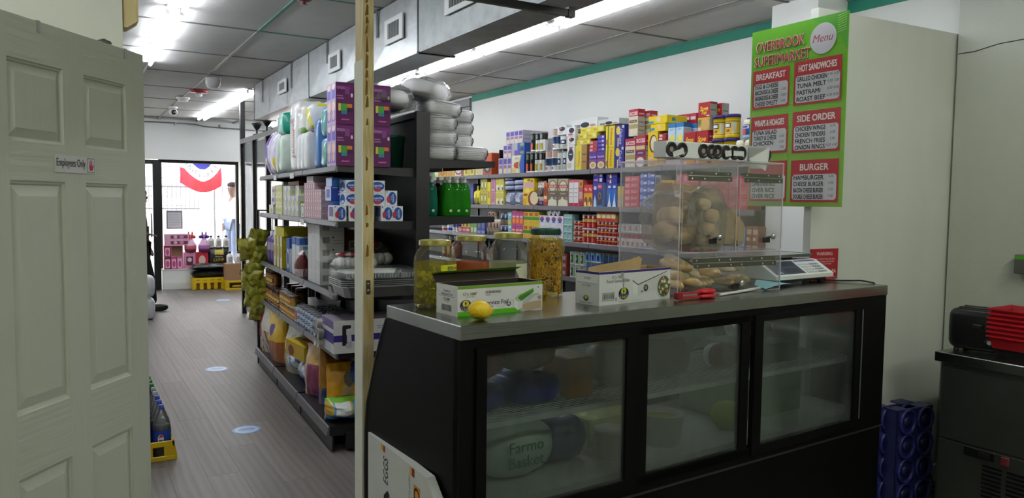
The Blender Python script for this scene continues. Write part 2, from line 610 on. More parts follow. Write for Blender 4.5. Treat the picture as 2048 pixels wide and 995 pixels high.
# ---- package makers: local frame has the front at y=0 facing -y, width centred on x, standing on z=0
def box_mesh(w, d, h, base, front=(), right=(), left=(), top=(), side=None, topc=None, ch=0.0015, mat='carton'):
 mb = MB()
 sd = side or base
 tp = topc or base
 mb.cbox(-w / 2, w / 2, 0, d, 0, h, ch, [base, sd, base, sd, tp, base])
 if front:
  mb.prints((-w / 2, 0, 0), (w, 0, 0), (0, 0, h), (0, -1, 0), front)
 if right:
  mb.prints((w / 2, 0, 0), (0, d, 0), (0, 0, h), (1, 0, 0), right)
 if left:
  mb.prints((-w / 2, d, 0), (0, -d, 0), (0, 0, h), (-1, 0, 0), left)
 if top:
  mb.prints((-w / 2, 0, h), (w, 0, 0), (0, d, 0), (0, 0, 1), top)
 return mb.mesh('box', mat)
def can_mesh(r, h, bands, lid='c9cacc', rim='b5b7b9', seg=18, patch=None, mat='tin', plastic_lid=None):
 """bands: list of (z share, colour) upward; patch: (half angle, z0, z1, colour) on the front (-y)"""
 mb = MB()
 rr = r * 0.97
 prof, cols = [(0, 0.0), (rr, 0.0), (r, 0.003)], [rim, rim]
 z = 0.003
 for k, (zs, c) in enumerate(bands):
  z1 = zs * (h - 0.006) + 0.003
  prof.append((r * 0.99, z))
  cols.append(c)
  prof.append((r * 0.99, z1))
  cols.append(c)
  z = z1
 if plastic_lid:
  prof += [(r * 1.02, z), (r * 1.02, z), (r * 1.02, z + 0.014), (r * 0.98, z + 0.017), (0, z + 0.017)]
  cols += [plastic_lid] * 5
 else:
  prof += [(r, z), (r, h), (r * 0.94, h), (r * 0.92, h - 0.004), (0, h - 0.004)]
  cols += [rim, rim, lid, lid, lid]
 mb.lathe(prof, seg, cols=cols[:len(prof) - 1])
 for pt in (patch or []):
  ha, z0, z1, c = pt[:4]
  a0 = pt[4] if len(pt) > 4 else -PI / 2
  mb.lathe([(r * 0.99 + 0.0008, z0 * h), (r * 0.99 + 0.0008, z1 * h)], 6, c, ang=(a0 - ha, a0 + ha))
 return mb.mesh('can', mat)
def bag_mesh(w, h, t, colf, seed=1.0, texts=(), nu=26, nv=30, stand=True, wr=0.008, mat='film_print', lean=0.0):
 """soft bag: colf(u, v, front) gives the print, texts: (string, u, v, height share, colour, max width)"""
 mb = MB()
 def prof(v):
  if stand:
   b = 0.75 + 0.25 * min(1, v / 0.25)
   tt = 1.0 if v < 0.45 else max(0.04, 1 - ((v - 0.45) / 0.55) ** 1.7)
   return b * tt
  return max(0.03, 1 - abs(2 * v - 1) ** 2.6)
 def surf(u, v, sgn):
  k = max(0.0, 1 - abs(2 * u - 1) ** 3.0) ** 0.5
  th = t / 2 * prof(v) * (0.12 + 0.88 * k)
  nx = wr * noise.noise(Vector((u * 5 + seed, v * 6 + seed, sgn * 3.0)))
  ww = w * (1 - 0.04 * math.sin(v * PI))
  return Vector(((u - 0.5) * ww + nx * 0.6, sgn * th + nx + lean * v * v, v * h + nx * 0.5))
 for sgn in (-1, 1):
  vs = [surf(i / nu, j / nv, sgn) for j in range(nv + 1) for i in range(nu + 1)]
  fs, cl = [], []
  for j in range(nv):
   for i in range(nu):
    a = j * (nu + 1) + i
    q = (a, a + 1, a + nu + 2, a + nu + 1)
    fs.append(q if sgn < 0 else q[::-1])
    cl.append(colf((i + 0.5) / nu, (j + 0.5) / nv, sgn < 0))
  mb.add(vs, fs, cl, 0, True)
 # closed sides and bottom
 for u in (0, 1):
  vs = [surf(u, j / nv, sg) for j in range(nv + 1) for sg in (-1, 1)]
  mb.add(vs, [(2 * j, 2 * j + 1, 2 * j + 3, 2 * j + 2) if u == 0 else (2 * j + 1, 2 * j, 2 * j + 2, 2 * j + 3) for j in range(nv)], colf(0.02 if u == 0 else 0.98, 0.5, True), 0, True)
 vs = [surf(i / nu, 0, sg) for i in range(nu + 1) for sg in (-1, 1)]
 mb.add(vs, [(2 * i, 2 * i + 2, 2 * i + 3, 2 * i + 1) for i in range(nu)], colf(0.5, 0.02, True), 0, False)
 for tx in texts:
  st, cu, cv, hh, c = tx[:5]
  mw = tx[5] if len(tx) > 5 else 0.85
  gv, gf, wd = glyphs(st, 0.02)
  Hh = hh
  Ww = wd * hh * h / w
  sx = 1.0 if Ww <= mw else mw / Ww
  vs = []
  for x, y in gv:
   u = min(0.98, max(0.02, cu + x * hh * h / w * sx))
   v = min(0.98, max(0.02, cv + y * hh))
   p = surf(u, v, -1)
   p.y -= 0.004
   vs.append(p)
  mb.add(vs, gf, c, 0, False)
 zmin = min(v[2] for v in mb.v)
 mb.v = [(x, y, z - zmin) for x, y, z in mb.v]
 return mb.mesh('bag', mat)
def place(name, me, label, cat, loc, rz=0.0, group=None, tilt=None):
 o = link(name, me, None, loc, rz)
 if tilt:
  o.rotation_euler = (tilt[0], tilt[1], rz)
 return tag(o, label, cat, group)
# ================================================================== the room
CEIL = 2.88
mb = MB().box(-1.7, 4.55, -2.7, 14.3, -0.12, -0.003)
floor = struct('floor', mb, 'floor_base')
pk = MB().cbox(-0.0897, 0.0897, -0.6095, 0.6095, -0.008, 0.0, 0.0006).mesh('plank', 'floor_plank')
n = 0
for i in range(20):
 x = -0.35 + 0.18 * i
 off = (i * 0.47) % 1.22
 j = 0
 while True:
  yc = 2.2 + off + 1.22 * j
  j += 1
  if yc > 13.9:
   break
  if yc + 0.61 > 13.88 or (x > 2.4 and yc < 4.5):
   continue
  if n < 290 and (x < 2.0 or yc > 8.0):
   p = link('plank', pk, floor, (x, yc, 0))
   n += 1
ceil = struct('ceiling', MB().box(-1.8, 4.55, -2.7, 14.3, 2.95, 3.05), 'tile_board')
# sagging mineral-fibre tiles in a painted grid
tm = MB()
nx, ny = 4, 6
tv = []
for lay in (0, 1):
 for j in range(ny + 1):
  for i in range(nx + 1):
   u, v = i / nx, j / ny
   sag = -0.012 * (1 - (2 * u - 1) ** 2) * (1 - (2 * v - 1) ** 2)
   tv.append(((u - 0.5) * 0.588, (v - 0.5) * 1.2, sag + (0.014 if lay else 0.0)))
tf = []
S = (nx + 1) * (ny + 1)
for j in range(ny):
 for i in range(nx):
  a = j * (nx + 1) + i
  tf.append((a, a + nx + 1, a + nx + 2, a + 1))
tm.add(tv, tf, 'ffffff', 0, True)
tile = tm.mesh('tile', 'tile_board')
XL = [-1.73, -1.12, -0.51, 0.10, 0.71, 1.32, 1.93, 2.54, 3.15, 3.745, 4.34]
for i in range(10):
 y0 = 6.14 if i < 6 else 5.76
 k = -7
 while y0 + 1.215 * k < 13.9:
  yc = y0 + 1.215 * (k + 0.5)
  k += 1
  if yc < -2.0 or yc + 0.6 > 13.95:
   continue
  link('ceiling_tile', tile, ceil, ((XL[i] + XL[i + 1]) / 2, yc, CEIL + 0.004 + rnd.uniform(-0.002, 0.002)))
 k = -7
 w = MB()
 while y0 + 1.215 * k < 13.9:
  yy = y0 + 1.215 * k
  k += 1
  if yy > -2.5:
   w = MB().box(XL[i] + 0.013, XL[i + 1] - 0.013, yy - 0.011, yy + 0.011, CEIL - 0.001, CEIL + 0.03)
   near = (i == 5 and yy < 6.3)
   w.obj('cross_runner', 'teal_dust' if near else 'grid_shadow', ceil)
for i, x in enumerate(XL):
 if x == 1.32:
  MB().box(x - 0.013, x + 0.013, -2.6, 6.16, CEIL - 0.003, CEIL + 0.03).obj('main_runner', 'teal_dust', ceil)
  MB().box(x - 0.012, x + 0.012, 6.16, 13.9, CEIL - 0.003, CEIL + 0.03).obj('main_runner', 'grid_paint', ceil)
 else:
  MB().box(x - 0.012, x + 0.012, -2.6, 13.9, CEIL - 0.003, CEIL + 0.03).obj('main_runner', 'grid_paint', ceil)
struct('wall_right', MB().box(4.35, 4.55, -2.7, 14.3, -0.1, 2.95), 'wall_white')
struct('trim_1', MB().box(4.338, 4.351, 2.4, 8.30, 2.80, 2.885), 'teal_paint')
struct('trim_2', MB().box(4.338, 4.351, -2.6, 2.4, 2.80, 2.885), 'teal_paint')
struct('wall_left', MB().box(-1.8, -1.7, -2.7, 14.3, -0.1, 2.95), 'wall_white')
struct('wall_back', MB().box(-1.75, 4.4, -2.7, -2.6, -0.1, 2.95), 'wall_white')
# short column against the right wall, rising behind the menu
struct('wall_column', MB().box(4.05, 4.352, 3.10, 3.455, -0.01, 2.95), 'wall_white')
# white sheet partition standing across, with its grey neighbour on the right
pt = MB().box(0, 1.19, 0, 0.045, 0.0, 2.542)
struct('wall_partition', pt, 'panel_white', None, (3.20, 2.445, 0), math.atan2(-0.055, 1.13))
mb = MB().box(4.315, 4.352, -2.6, 2.375, 0.0, 2.95)
struct('wall_grey', mb, 'wall_frp')
struct('trim_3', MB().tube([(4.312, 2.37, 2.425), (4.313, 2.28, 2.425), (4.313, 2.16, 2.445), (4.313, 1.9, 2.452), (4.313, 1.2, 2.458)], 0.0022, 5, '2a2a28'), 'matte')
struct('baseboard_right', MB().box(3.25, 4.30, 2.352, 2.372, 0.0, 0.09), 'trim_white')
# slat wall board past the end of the painted wall
sw = MB()
for k in range(9):
 sw.box(4.318, 4.35, 8.33, 13.85, 1.95 + k * 0.10, 2.04 + k * 0.10, '9a9c9c')
sw.box(4.34, 4.351, 8.33, 13.85, 1.95, 2.85, '4a4a4c')
struct('trim_4', sw, 'matte')
# wall on the left with the door opening, and the stub of its header
struct('wall_kitchen', MB().box(-1.72, 0.165, 2.75, 2.85, 0.0, 2.95), 'trim_white')
hd = MB()
hd.prism([(0.168, 2.95), (0.168, 2.12), (0.178, 2.12), (0.212, 2.145), (0.214, 2.95)], 2.76, 2.84, 'y', 'ffffff')
hdo = struct('trim_5', hd, 'pine')
# front wall round the shop window and the street door
FY0 = 13.90
fw = MB()
fw.box(-1.75, 4.4, FY0, FY0 + 0.34, 2.22, 2.95)
fw.box(-1.75, 0.25, FY0, FY0 + 0.34, 0, 2.22)
fw.box(1.36, 2.70, FY0, FY0 + 0.34, 0, 0.33)
fw.box(2.72, 4.4, FY0, FY0 + 0.34, 0, 0.33)
struct('wall_front', fw, 'wall_white')
struct('baseboard_front', MB().box(1.36, 2.70, FY0 - 0.015, FY0 + 0.001, 0.0, 0.11), 'trim_white')
def shop_window(name, x0, x1, z0, z1, f=0.05):
 FY0 = 14.10
 t = struct(name, MB().box(x0, x0 + f, FY0 + 0.02, FY0 + 0.12, z0, z1).box(x1 - f, x1, FY0 + 0.02, FY0 + 0.12, z0, z1)
               .box(x0 + f, x1 - f, FY0 + 0.02, FY0 + 0.12, z1 - f, z1).box(x0 + f, x1 - f, FY0 + 0.02, FY0 + 0.12, z0, z0 + f), 'black_paint')
 MB().box(x0 + f - 0.004, x1 - f + 0.004, FY0 + 0.06, FY0 + 0.068, z0 + f - 0.004, z1 - f + 0.004).obj('pane', 'window_glass', t)
 return t
w1 = shop_window('window_1', 1.345, 2.66, 0.33, 2.22)
MB().box(1.34, 2.68, FY0 - 0.012, FY0 + 0.22, 0.33, 0.345).obj('window_sill', 'trim_white', w1)
w2 = shop_window('window_2', 2.70, 4.34, 0.33, 2.22)
d2 = struct('door_2', MB().box(0.25, 0.33, FY0 + 0.02, FY0 + 0.1, 0.0, 2.2).box(1.235, 1.345, FY0 + 0.0, FY0 + 0.1, 0.0, 2.2)
   .box(0.33, 1.235, FY0 + 0.02, FY0 + 0.1, 2.13, 2.2).box(0.33, 1.235, FY0 + 0.02, FY0 + 0.1, 0.0, 0.14), 'black_paint')
MB().box(0.32, 1.24, FY0 + 0.05, FY0 + 0.058, 0.13, 2.14).obj('pane', 'window_glass', d2)
MB().tube([(1.2, FY0 - 0.03, 0.9), (1.2, FY0 - 0.05, 1.0), (1.2, FY0 - 0.05, 1.2), (1.2, FY0 - 0.03, 1.3)], 0.012, 8, '888888').obj('pull_handle', 'metal', d2)
# mullion between the windows is painted cream
struct('trim_6', MB().box(2.655, 2.705, FY0 - 0.02, FY0 + 0.13, 0.0, 2.95, 'cfc7a2'), 'matte')
# ------------------------------------------------------------------ the open six-panel door
DW, DH = 0.66, 2.03
door = bpy.data.objects.new('door_1', None)
COL.objects.link(door)
door['kind'] = 'structure'
door.location = (0.22, 2.723, 0.0)
door.rotation_euler = (0, 0, math.atan2(-0.793, -0.61))
# local frame: x from the hinge to the free edge, z up; the face towards us is at y=0 with normal +y... shown side
FS = 1.0
V0, V1, U = [0.0, 0.092, 0.285, 0.369, 0.565, DW], [0.012, 0.24, 0.832, 1.0, 1.61, 1.711, 1.92, DH], None
TH = 0.035
def dbox(name, x0, x1, z0, z1, mat, ya=-TH, yb=0.0):
 return MB().box(x0, x1, ya, yb, z0, z1).obj(name, mat, door)
for a, b in ((0.0, 0.092), (0.285, 0.369), (0.565, DW)):
 dbox('stile', a, b, V1[0], DH, 'door_paint')
for xa, xb in ((0.092, 0.285), (0.369, 0.565)):
 for za, zb in ((0.012, 0.24), (0.832, 1.0), (1.61, 1.711), (1.92, DH)):
  dbox('rail', xa, xb, za, zb, 'door_grain')
 for za, zb in ((0.24, 0.832), (1.0, 1.61), (1.711, 1.92)):
  # raised panel: two little steps down, a slope and the flat field
  p = MB()
  loops = []
  for ins, y in ((0.0, 0.0), (0.004, -0.004), (0.010, -0.006), (0.014, -0.011), (0.048, -0.002), (0.048, -0.002)):
   ins2 = ins * (0.85 if zb - za > 0.3 else 0.7)
   loops.append([(xa + ins2 * 0.75, y, za + ins2), (xb - ins2 * 0.75, y, za + ins2), (xb - ins2 * 0.75, y, zb - ins2), (xa + ins2 * 0.75, y, zb - ins2)])
  for q, r in zip(loops[:-1], loops[1:]):
   p.add(q + r, [(0, 4, 5, 1), (1, 5, 6, 2), (2, 6, 7, 3), (3, 7, 4, 0)], 'ffffff')
  p.add(loops[-1], [(0, 3, 2, 1)], 'ffffff')
  p.add([(xa, -TH, za), (xb, -TH, za), (xb, -TH, zb), (xa, -TH, zb)], [(0, 1, 2, 3)], 'ffffff')
  p.obj('raised_panel', 'door_paint', door)
# the little sign screwed to the rail between the upper panels
sg = MB().box(0.2465, 0.410, 0.0005, 0.003, 1.636, 1.684, ['c9c9cb'] * 6)
sgn = sg.obj('sign', 'plastic', door)
sgn['label'] = 'small silver sign with black letters and a red hand'
sp = MB()
# u runs from the free edge towards the hinge, the reading direction
sp.prints((0.410, 0.003, 1.636), (-0.1635, 0, 0), (0, 0, 0.048), (0, 1, 0), [
 ('t', 'Employees Only', 0.385, 0.52, 0.60, '1b1b1d', 0.70, 0.0, 0, 0.02),
 ('r', 0.782, 0.06, 0.975, 0.94, '55555a'), ('r', 0.792, 0.10, 0.965, 0.90, 'c4c4c7'),
 ('p', [(0.83, 0.45), (0.845, 0.2), (0.915, 0.2), (0.945, 0.42), (0.955, 0.55), (0.935, 0.58), (0.92, 0.45), (0.91, 0.45), (0.915, 0.78), (0.90, 0.79), (0.89, 0.52), (0.884, 0.52), (0.884, 0.84), (0.868, 0.84), (0.866, 0.52), (0.86, 0.52), (0.85, 0.77), (0.836, 0.76), (0.843, 0.5)], 'b02a3c')])
sp.obj('lettering', 'plastic', sgn)
for hx in (0.455, 0.092):
 h = MB().box(hx - 0.006, hx + 0.006, -TH - 0.002, 0.002, DH, DH + 0.002, 'b9b9b6').box(hx - 0.006, hx + 0.006, 0.0005, 0.002, DH - 0.03, DH + 0.002, 'b9b9b6')
 h.obj('hook_clip', 'metal', door)
h = MB().tube([(0.205, -0.01, DH + 0.002), (0.18, -0.008, DH + 0.012), (0.155, -0.006, DH + 0.01), (0.15, -0.005, DH + 0.004)], 0.003, 6, 'a0a09c')
h.tube([(0.185, -0.01, DH + 0.008), (0.16, -0.006, DH + 0.003)], 0.004, 6, 'a0a09c')
h.obj('latch_hook', 'metal', door)
# ------------------------------------------------------------------ bare stud that frames the opening, with its strike plate
post = thing('wood_post', 'bare pine stud with white painted side standing floor to ceiling beside deli case', 'post', (0.985, 2.75, 0))
MB().box(-0.012, 0.030, 0.0, 0.088, 0.0, 2.885).obj('stud', 'pine', post)
MB().box(-0.017, -0.012, 0.001, 0.088, 0.0, 2.10, 'eeeee2').obj('painted_strip', 'matte', post)
gl = MB()
rr = random.Random(5)
z = 1.35
while z < 2.86:
 hh = rr.uniform(0.02, 0.07)
 if rr.random() < 0.75 or z > 1.9:
  gl.add([(-0.002 + rr.uniform(-0.003, 0.0), -0.0006, z), (0.006 + rr.uniform(-0.002, 0.004), -0.0006, z + 0.004), (0.008 + rr.uniform(-0.003, 0.002), -0.0006, z + hh * 0.8), (0.001 + rr.uniform(-0.003, 0.002), -0.0006, z + hh)], [(0, 1, 2, 3)], '7a5c2c')
 z += hh * (1.0 if z > 1.9 else 2.2)
go = gl.obj('glue_marks', 'matte', post)
go['label'] = 'brown streaks of old glue'
sk = MB().cbox(-0.002, 0.016, -0.0025, 0.0, 1.205, 1.26, 0.001, '8f8c80').obj('strike_plate', 'metal', post)
for zz in (1.22, 1.246):
 MB().lathe([(0, 0.0015), (0.0045, 0.001), (0.005, 0)], 10, 'b9b6aa', M=TR(0.007, -0.0025, zz) @ Matrix.Rotation(PI / 2, 4, 'X')).obj('screw', 'metal', sk)
# ------------------------------------------------------------------ overhead duct, its grilles and hangers
dk = bpy.data.objects.new('air_duct', None)
COL.objects.link(dk)
tag(dk, 'long galvanised sheet metal air duct hung under the ceiling', 'air duct')
DX, DZ = 1.88, 2.48
secs = [(0.6, 4.32, 'galvanised_old', 0.22), (4.32, 6.74, 'galvanised', 0.22), (6.74, 9.02, 'galvanised', 0.22)]
for a, b, m, w in secs:
 MB().box(DX, DX + w, a, b, DZ, 2.875).obj('duct_section', m, dk)
 MB().box(DX - 0.004, DX + w + 0.03, b - 0.02, b + 0.004, DZ - 0.006, DZ + 0.008, '222224').box(DX - 0.004, DX + 0.004, b - 0.012, b + 0.004, DZ, 2.87, '4e5152').obj('joint_strip', 'metal', dk)
 # cross-broken sheet: a shallow fold across each side
 c = MB()
 ym = (a + b) / 2
 n_ = 3
 for q in range(n_):
  ya, yb = a + (b - a) * q / n_ + 0.01, a + (b - a) * (q + 1) / n_ - 0.01
  c.add([(DX - 0.0015, ya, DZ + 0.01), (DX - 0.0015, yb, DZ + 0.01), (DX - 0.0015, yb, 2.86), (DX - 0.0015, ya, 2.86), (DX - 0.010, (ya + yb) / 2, 2.67)],
              [(0, 4, 1), (1, 4, 2), (2, 4, 3), (3, 4, 0)], 'ffffff')
 c.obj('side_sheet', m, dk)
for yy in (8.54, 7.31, 6.155, 4.99, 3.4):
 MB().box(DX - 0.016, DX - 0.010, yy - 0.014, yy + 0.014, 2.63 if yy > 6.5 else 2.69, 2.885, '8d9090').obj('hanger_strap', 'metal', dk)
for i, (ya, yb, za, zb) in enumerate([(5.79, 6.09, 2.595, 2.745), (7.46, 7.80, 2.62, 2.75), (4.51, 4.82, 2.605, 2.765), (3.54, 3.89, 2.613, 2.77)]):
 g = thing('vent_grille', ['white air grille on middle of duct, second from far end', 'white air grille nearest the far end of the duct', 'white air grille right of the pine stud on shiny duct', 'white air grille on dull near section of duct'][i], 'vent', (DX - 0.016, (ya + yb) / 2, za))
 w, hh = yb - ya, zb - za
 fr = MB()
 b_ = 0.055
 fr.box(-0.01, 0.0, -w / 2, w / 2, 0, 0.03, 'eef0f0').box(-0.01, 0.0, -w / 2, w / 2, hh - 0.03, hh, 'eef0f0')
 fr.box(-0.01, 0.0, w / 2 - b_, w / 2, 0.03, hh - 0.03, 'eef0f0').box(-0.01, 0.0, -w / 2, -w / 2 + b_, 0.03, hh - 0.03, 'eef0f0')
 fr.obj('frame', 'plastic', g)
 MB().box(-0.002, 0.004, -w / 2 + b_, w / 2 - b_, 0.03, hh - 0.03, '5f6264').obj('damper', 'matte', g)
 sl = MB()
 for k in range(7):
  yk = -w / 2 + b_ + 0.012 + k * (w - 2 * b_ - 0.02) / 6.5
  sl.box(-0.008, -0.002, yk - 0.0025, yk + 0.0025, 0.03, hh - 0.03, 'b4b7b8')
 stuff(sl.obj('louver', 'plastic', g))
# ------------------------------------------------------------------ fluorescent strip fixtures: the room's lamps, plus two added to brighten the front wall
def strip_light(x, y0, y1, label, along='y', mat='tube_light', z=2.868, twist=0.0):
 ln = y1 - y0
 t = thing('fluorescent_light', label, 'ceiling light', (x, y0, z) if along == 'y' else (y0, x, z), (twist if along == 'y' else -PI / 2), 'fluorescent strips')
 MB().prism([(-0.03, 0.0), (0.03, 0.0), (0.055, 0.012), (0.055, 0.014), (-0.055, 0.014), (-0.055, 0.012)], 0.0, ln, 'y', 'f2f2f0').obj('housing', 'plastic', t)
 for sx in (-0.045, 0.045):
  n_ = 2
  for q in range(n_):
   a = 0.035 + q * ln / n_
   b = (q + 1) * ln / n_ - 0.035
   MB().tube([(sx, a, -0.022), (sx, b, -0.022)], 0.016, 8).obj('tube', mat, t)
   for yy in (a, b):
    MB().box(sx - 0.012, sx + 0.012, yy - 0.012, yy + 0.012, -0.036, 0.002, 'e8e8e6').obj('lamp_holder', 'plastic', t)
 return t
for i, (a, b) in enumerate(((2.2, 4.58), (4.6, 6.98), (7.0, 9.38), (9.4, 11.78))):
 strip_light(3.09, a, b, ['fluorescent strip over right aisle, nearest the camera', 'fluorescent strip over right aisle, second from the camera', 'fluorescent strip over right aisle behind the pine stud', 'fluorescent strip over right aisle, farthest from camera'][i])
strip_light(0.665, 5.68, 8.07, 'fluorescent strip over left aisle, far one above the white door')
strip_light(0.665, 3.26, 5.65, 'fluorescent strip over left aisle, near one above the white door')
strip_light(1.93, 9.38, 11.3, 'fluorescent strip beyond the duct end, near half')
strip_light(1.90, 11.3, 13.15, 'fluorescent strip beyond the duct end, far half by front wall')
strip_light(-0.6, 8.6, 11.0, 'fluorescent strip over the left wall of the shop, hidden by the door')
strip_light(-0.6, 11.1, 13.5, 'fluorescent strip at the front left of the shop, hidden by the door')  # unseen extra strip, put in to lift the dim front wall
strip_light(3.09, 11.8, 13.6, 'fluorescent strip at the front right of the shop, behind the duct')  # row carried on out of sight, added to brighten the far end
strip_light(1.2, -1.4, -0.3, 'short old fluorescent strip left of the camera over the preparation area', 'x', 'tube_kitchen')
strip_light(0.2, 1.2, 3.6, 'old fluorescent strip over the preparation area behind the camera', 'x', 'tube_kitchen')
# ------------------------------------------------------------------ things on the ceiling
t = thing('smoke_detector', 'round white smoke detector on ceiling between strobe and dome camera', 'detector', (1.33, 10.71, 2.88))
MB().lathe([(0.085, 0.0), (0.085, -0.015), (0.075, -0.02)], 20, 'ecebe8').obj('base', 'plastic', t)
MB().lathe([(0.07, -0.018), (0.06, -0.045), (0.03, -0.052), (0, -0.052)], 20, 'e4e3e0').obj('cap', 'plastic', t)
t = thing('fire_strobe', 'red fire alarm strobe with clear lens on the ceiling', 'alarm', (1.40, 9.855, 2.88))
MB().lathe([(0.10, 0.0), (0.105, -0.012), (0.10, -0.03), (0.06, -0.036), (0, -0.036)], 22, '9c2438').obj('base', 'plastic', t)
MB().sq(0.07, 0.07, 0.05, 0.6, 12, 8, 'f2eef0', M=TR(0, 0, -0.085)).obj('lens', 'plastic', t)
MB().sq(0.026, 0.026, 0.05, 0.6, 8, 6, 'ffffff', M=TR(0.03, 0, -0.075)).obj('lamp', 'plastic', t)
t = thing('ceiling_dome', 'plain white dome sensor hanging from the ceiling grid', 'sensor', (1.39, 8.75, 2.88))
MB().lathe([(0.075, 0.0), (0.078, -0.05), (0.072, -0.085), (0.05, -0.112), (0.0, -0.122)], 20, 'dfe0de').obj('dome', 'plastic', t)
MB().lathe([(0.079, 0.0), (0.079, -0.012), (0.075, -0.014)], 20, 'cfd0ce').obj('collar', 'plastic', t)
def dome_camera(x, y, label, aim):
 t = thing('dome_camera', label, 'security camera', (x, y, 2.88), aim)
 MB().lathe([(0.06, 0.0), (0.062, -0.02), (0.058, -0.028)], 18, 'e8e8e6').obj('base', 'plastic', t)
 MB().sq(0.115, 0.115, 0.115, 1.0, 16, 10, 'eeeeec', M=TR(0, 0, -0.13)).obj('ball', 'plastic', t)
 M = TR(0, -0.052, -0.085) @ Matrix.Rotation(PI / 2 + 0.35, 4, 'X')
 MB().lathe([(0.0, 0.012), (0.034, 0.010), (0.038, 0.0)], 18, '131316', M=M).obj('face', 'plastic', t)
 MB().lathe([(0.0, 0.019), (0.014, 0.018), (0.016, 0.010)], 14, '8d8d92', M=M).lathe([(0.0, 0.0205), (0.008, 0.02)], 10, '08080a', M=M).obj('lens', 'plastic', t)
dome_camera(1.335, 11.85, 'white dome camera with black eye near the front wall', math.radians(10))
dome_camera(3.60, 10.70, 'white dome camera with black eye right of stud over right aisle', math.radians(-20))
t = thing('fire_sprinkler', 'small dark red ceiling fitting at the top edge of view', 'fitting', (1.36, 4.98, 2.88))
MB().lathe([(0.05, 0.0), (0.05, -0.01), (0.03, -0.02), (0.0, -0.02)], 14, '7a2f36').obj('plate', 'plastic', t)
MB().lathe([(0.012, -0.02), (0.012, -0.035), (0.022, -0.037), (0.0, -0.039)], 10, '6a2a30').obj('nozzle', 'plastic', t)
# conduit along the top of the front wall
t = thing('conduit_pipe', 'thin grey conduit running along the top of the front wall', 'pipe', (0, 13.87, 2.80))
MB().tube([(-1.6, 0, 0.02), (0.9, 0, 0.018), (1.3, 0, 0.03), (1.9, 0, 0.03), (2.05, -0.02, 0.0), (2.4, 0, -0.01), (4.2, 0, -0.03)], 0.011, 6, '8d8d8c').obj('pipe', 'metal', t)
for x in (0.8, 1.6, 2.3, 3.2):
 MB().box(x - 0.012, x + 0.012, -0.013, 0.031, -0.005, 0.045, '77787a').obj('clamp', 'metal', t)
# black rail across the opening, on drop rods
t = thing('ceiling_rail', 'black steel rail hung across the near top under the duct', 'rail', (0, 2.75, 0))
MB().box(0.32, 1.93, -0.012, 0.012, 2.385, 2.392, '121214').box(0.32, 1.93, -0.012, -0.006, 2.392, 2.415, '121214').box(0.32, 1.93, 0.006, 0.012, 2.392, 2.415, '121214').box(1.905, 1.94, -0.016, 0.016, 2.382, 2.425, '0c0c0e').obj('track', 'plastic', t)
for x in (0.45, 1.25):
 MB().tube([(x, 0, 2.40), (x, 0, 2.885)], 0.006, 6, '1a1a1c').obj('drop_rod', 'metal', t)
# ================================================================== deli case and what stands on it
CA = math.radians(3.2)
CX, CY = 0.99, 1.966
CLEN, CTOP = 2.31, 1.20
def CW(u, v, z=0.0):
 return Vector((CX + u * math.cos(CA) - v * math.sin(CA), CY + u * math.sin(CA) + v * math.cos(CA), z))
case = thing('deli_case', 'long black refrigerated deli case with steel top and three glass sliding doors', 'deli case', (CX, CY, 0), CA)
prof = [(0.0, 0.04), (0.0, 1.156), (0.500, 1.156), (0.513, 1.150), (0.56, 1.08), (0.61, 0.98), (0.65, 0.887), (0.684, 0.813), (0.70, 0.70), (0.705, 0.55), (0.70, 0.40), (0.68, 0.25), (0.65, 0.04)]
for a, b in ((0.0, 0.035), (CLEN - 0.035, CLEN)):
 o = MB().prism(prof, a, b, 'x').obj('end_panel', 'case_black', case)
 e = MB().tube([(a if a == 0 else b, p[0] + 0.002, p[1]) for p in prof[3:]], 0.004, 6, '3a3a3c').obj('edge_trim', 'plastic', o)
MB().cbox(0.0, CLEN, -0.012, 0.512, 1.154, 1.20, 0.003).obj('steel_top', 'stainless', case)
MB().box(0.035, CLEN - 0.035, 0.0, 0.66, 0.04, 0.575).obj('base_cabinet', 'case_black', case)
MB().box(0.03, CLEN - 0.03, 0.03, 0.6, 0.0, 0.04).obj('plinth', 'case_black', case)
fr = MB()
fr.box(0.0, CLEN, -0.006, 0.03, 1.105, 1.156).box(0.0, CLEN, -0.006, 0.03, 0.535, 0.59)
fr.box(0.0, 0.08, -0.006, 0.03, 0.59, 1.105).box(2.07, CLEN, -0.006, 0.03, 0.59, 1.105)
fr.obj('front_frame', 'case_black', case)
MB().box(0.0, CLEN, -0.010, -0.006, 0.528, 0.536, '2a2a2c').obj('kick_trim', 'plastic', case)
# sliding doors: frame, foggy pane, pull
for i, (a, b, yy) in enumerate(((0.055, 0.712, -0.016), (0.722, 1.330, -0.006), (1.350, 2.095, -0.016))):
 d = MB()
 ga, gb = ((0.092, 0.665), (0.775, 1.282), (1.402, 2.052))[i]
 d.box(a, ga, yy, yy + 0.022, 0.56, 1.13).box(gb, b, yy, yy + 0.022, 0.56, 1.13)
 d.box(ga, gb, yy, yy + 0.022, 0.56, 0.596).box(ga, gb, yy, yy + 0.022, 1.104, 1.13)
 do = d.obj('sliding_door', 'case_black', case)
 MB().box(ga - 0.004, gb + 0.004, yy + 0.009, yy + 0.014, 0.592, 1.108).obj('pane', 'case_glass', do)
 if i == 2:
  MB().tube([(2.10, -0.018, 0.6), (2.10, -0.018, 1.1)], 0.004, 6, '8d9092').obj('track_edge', 'metal', do)
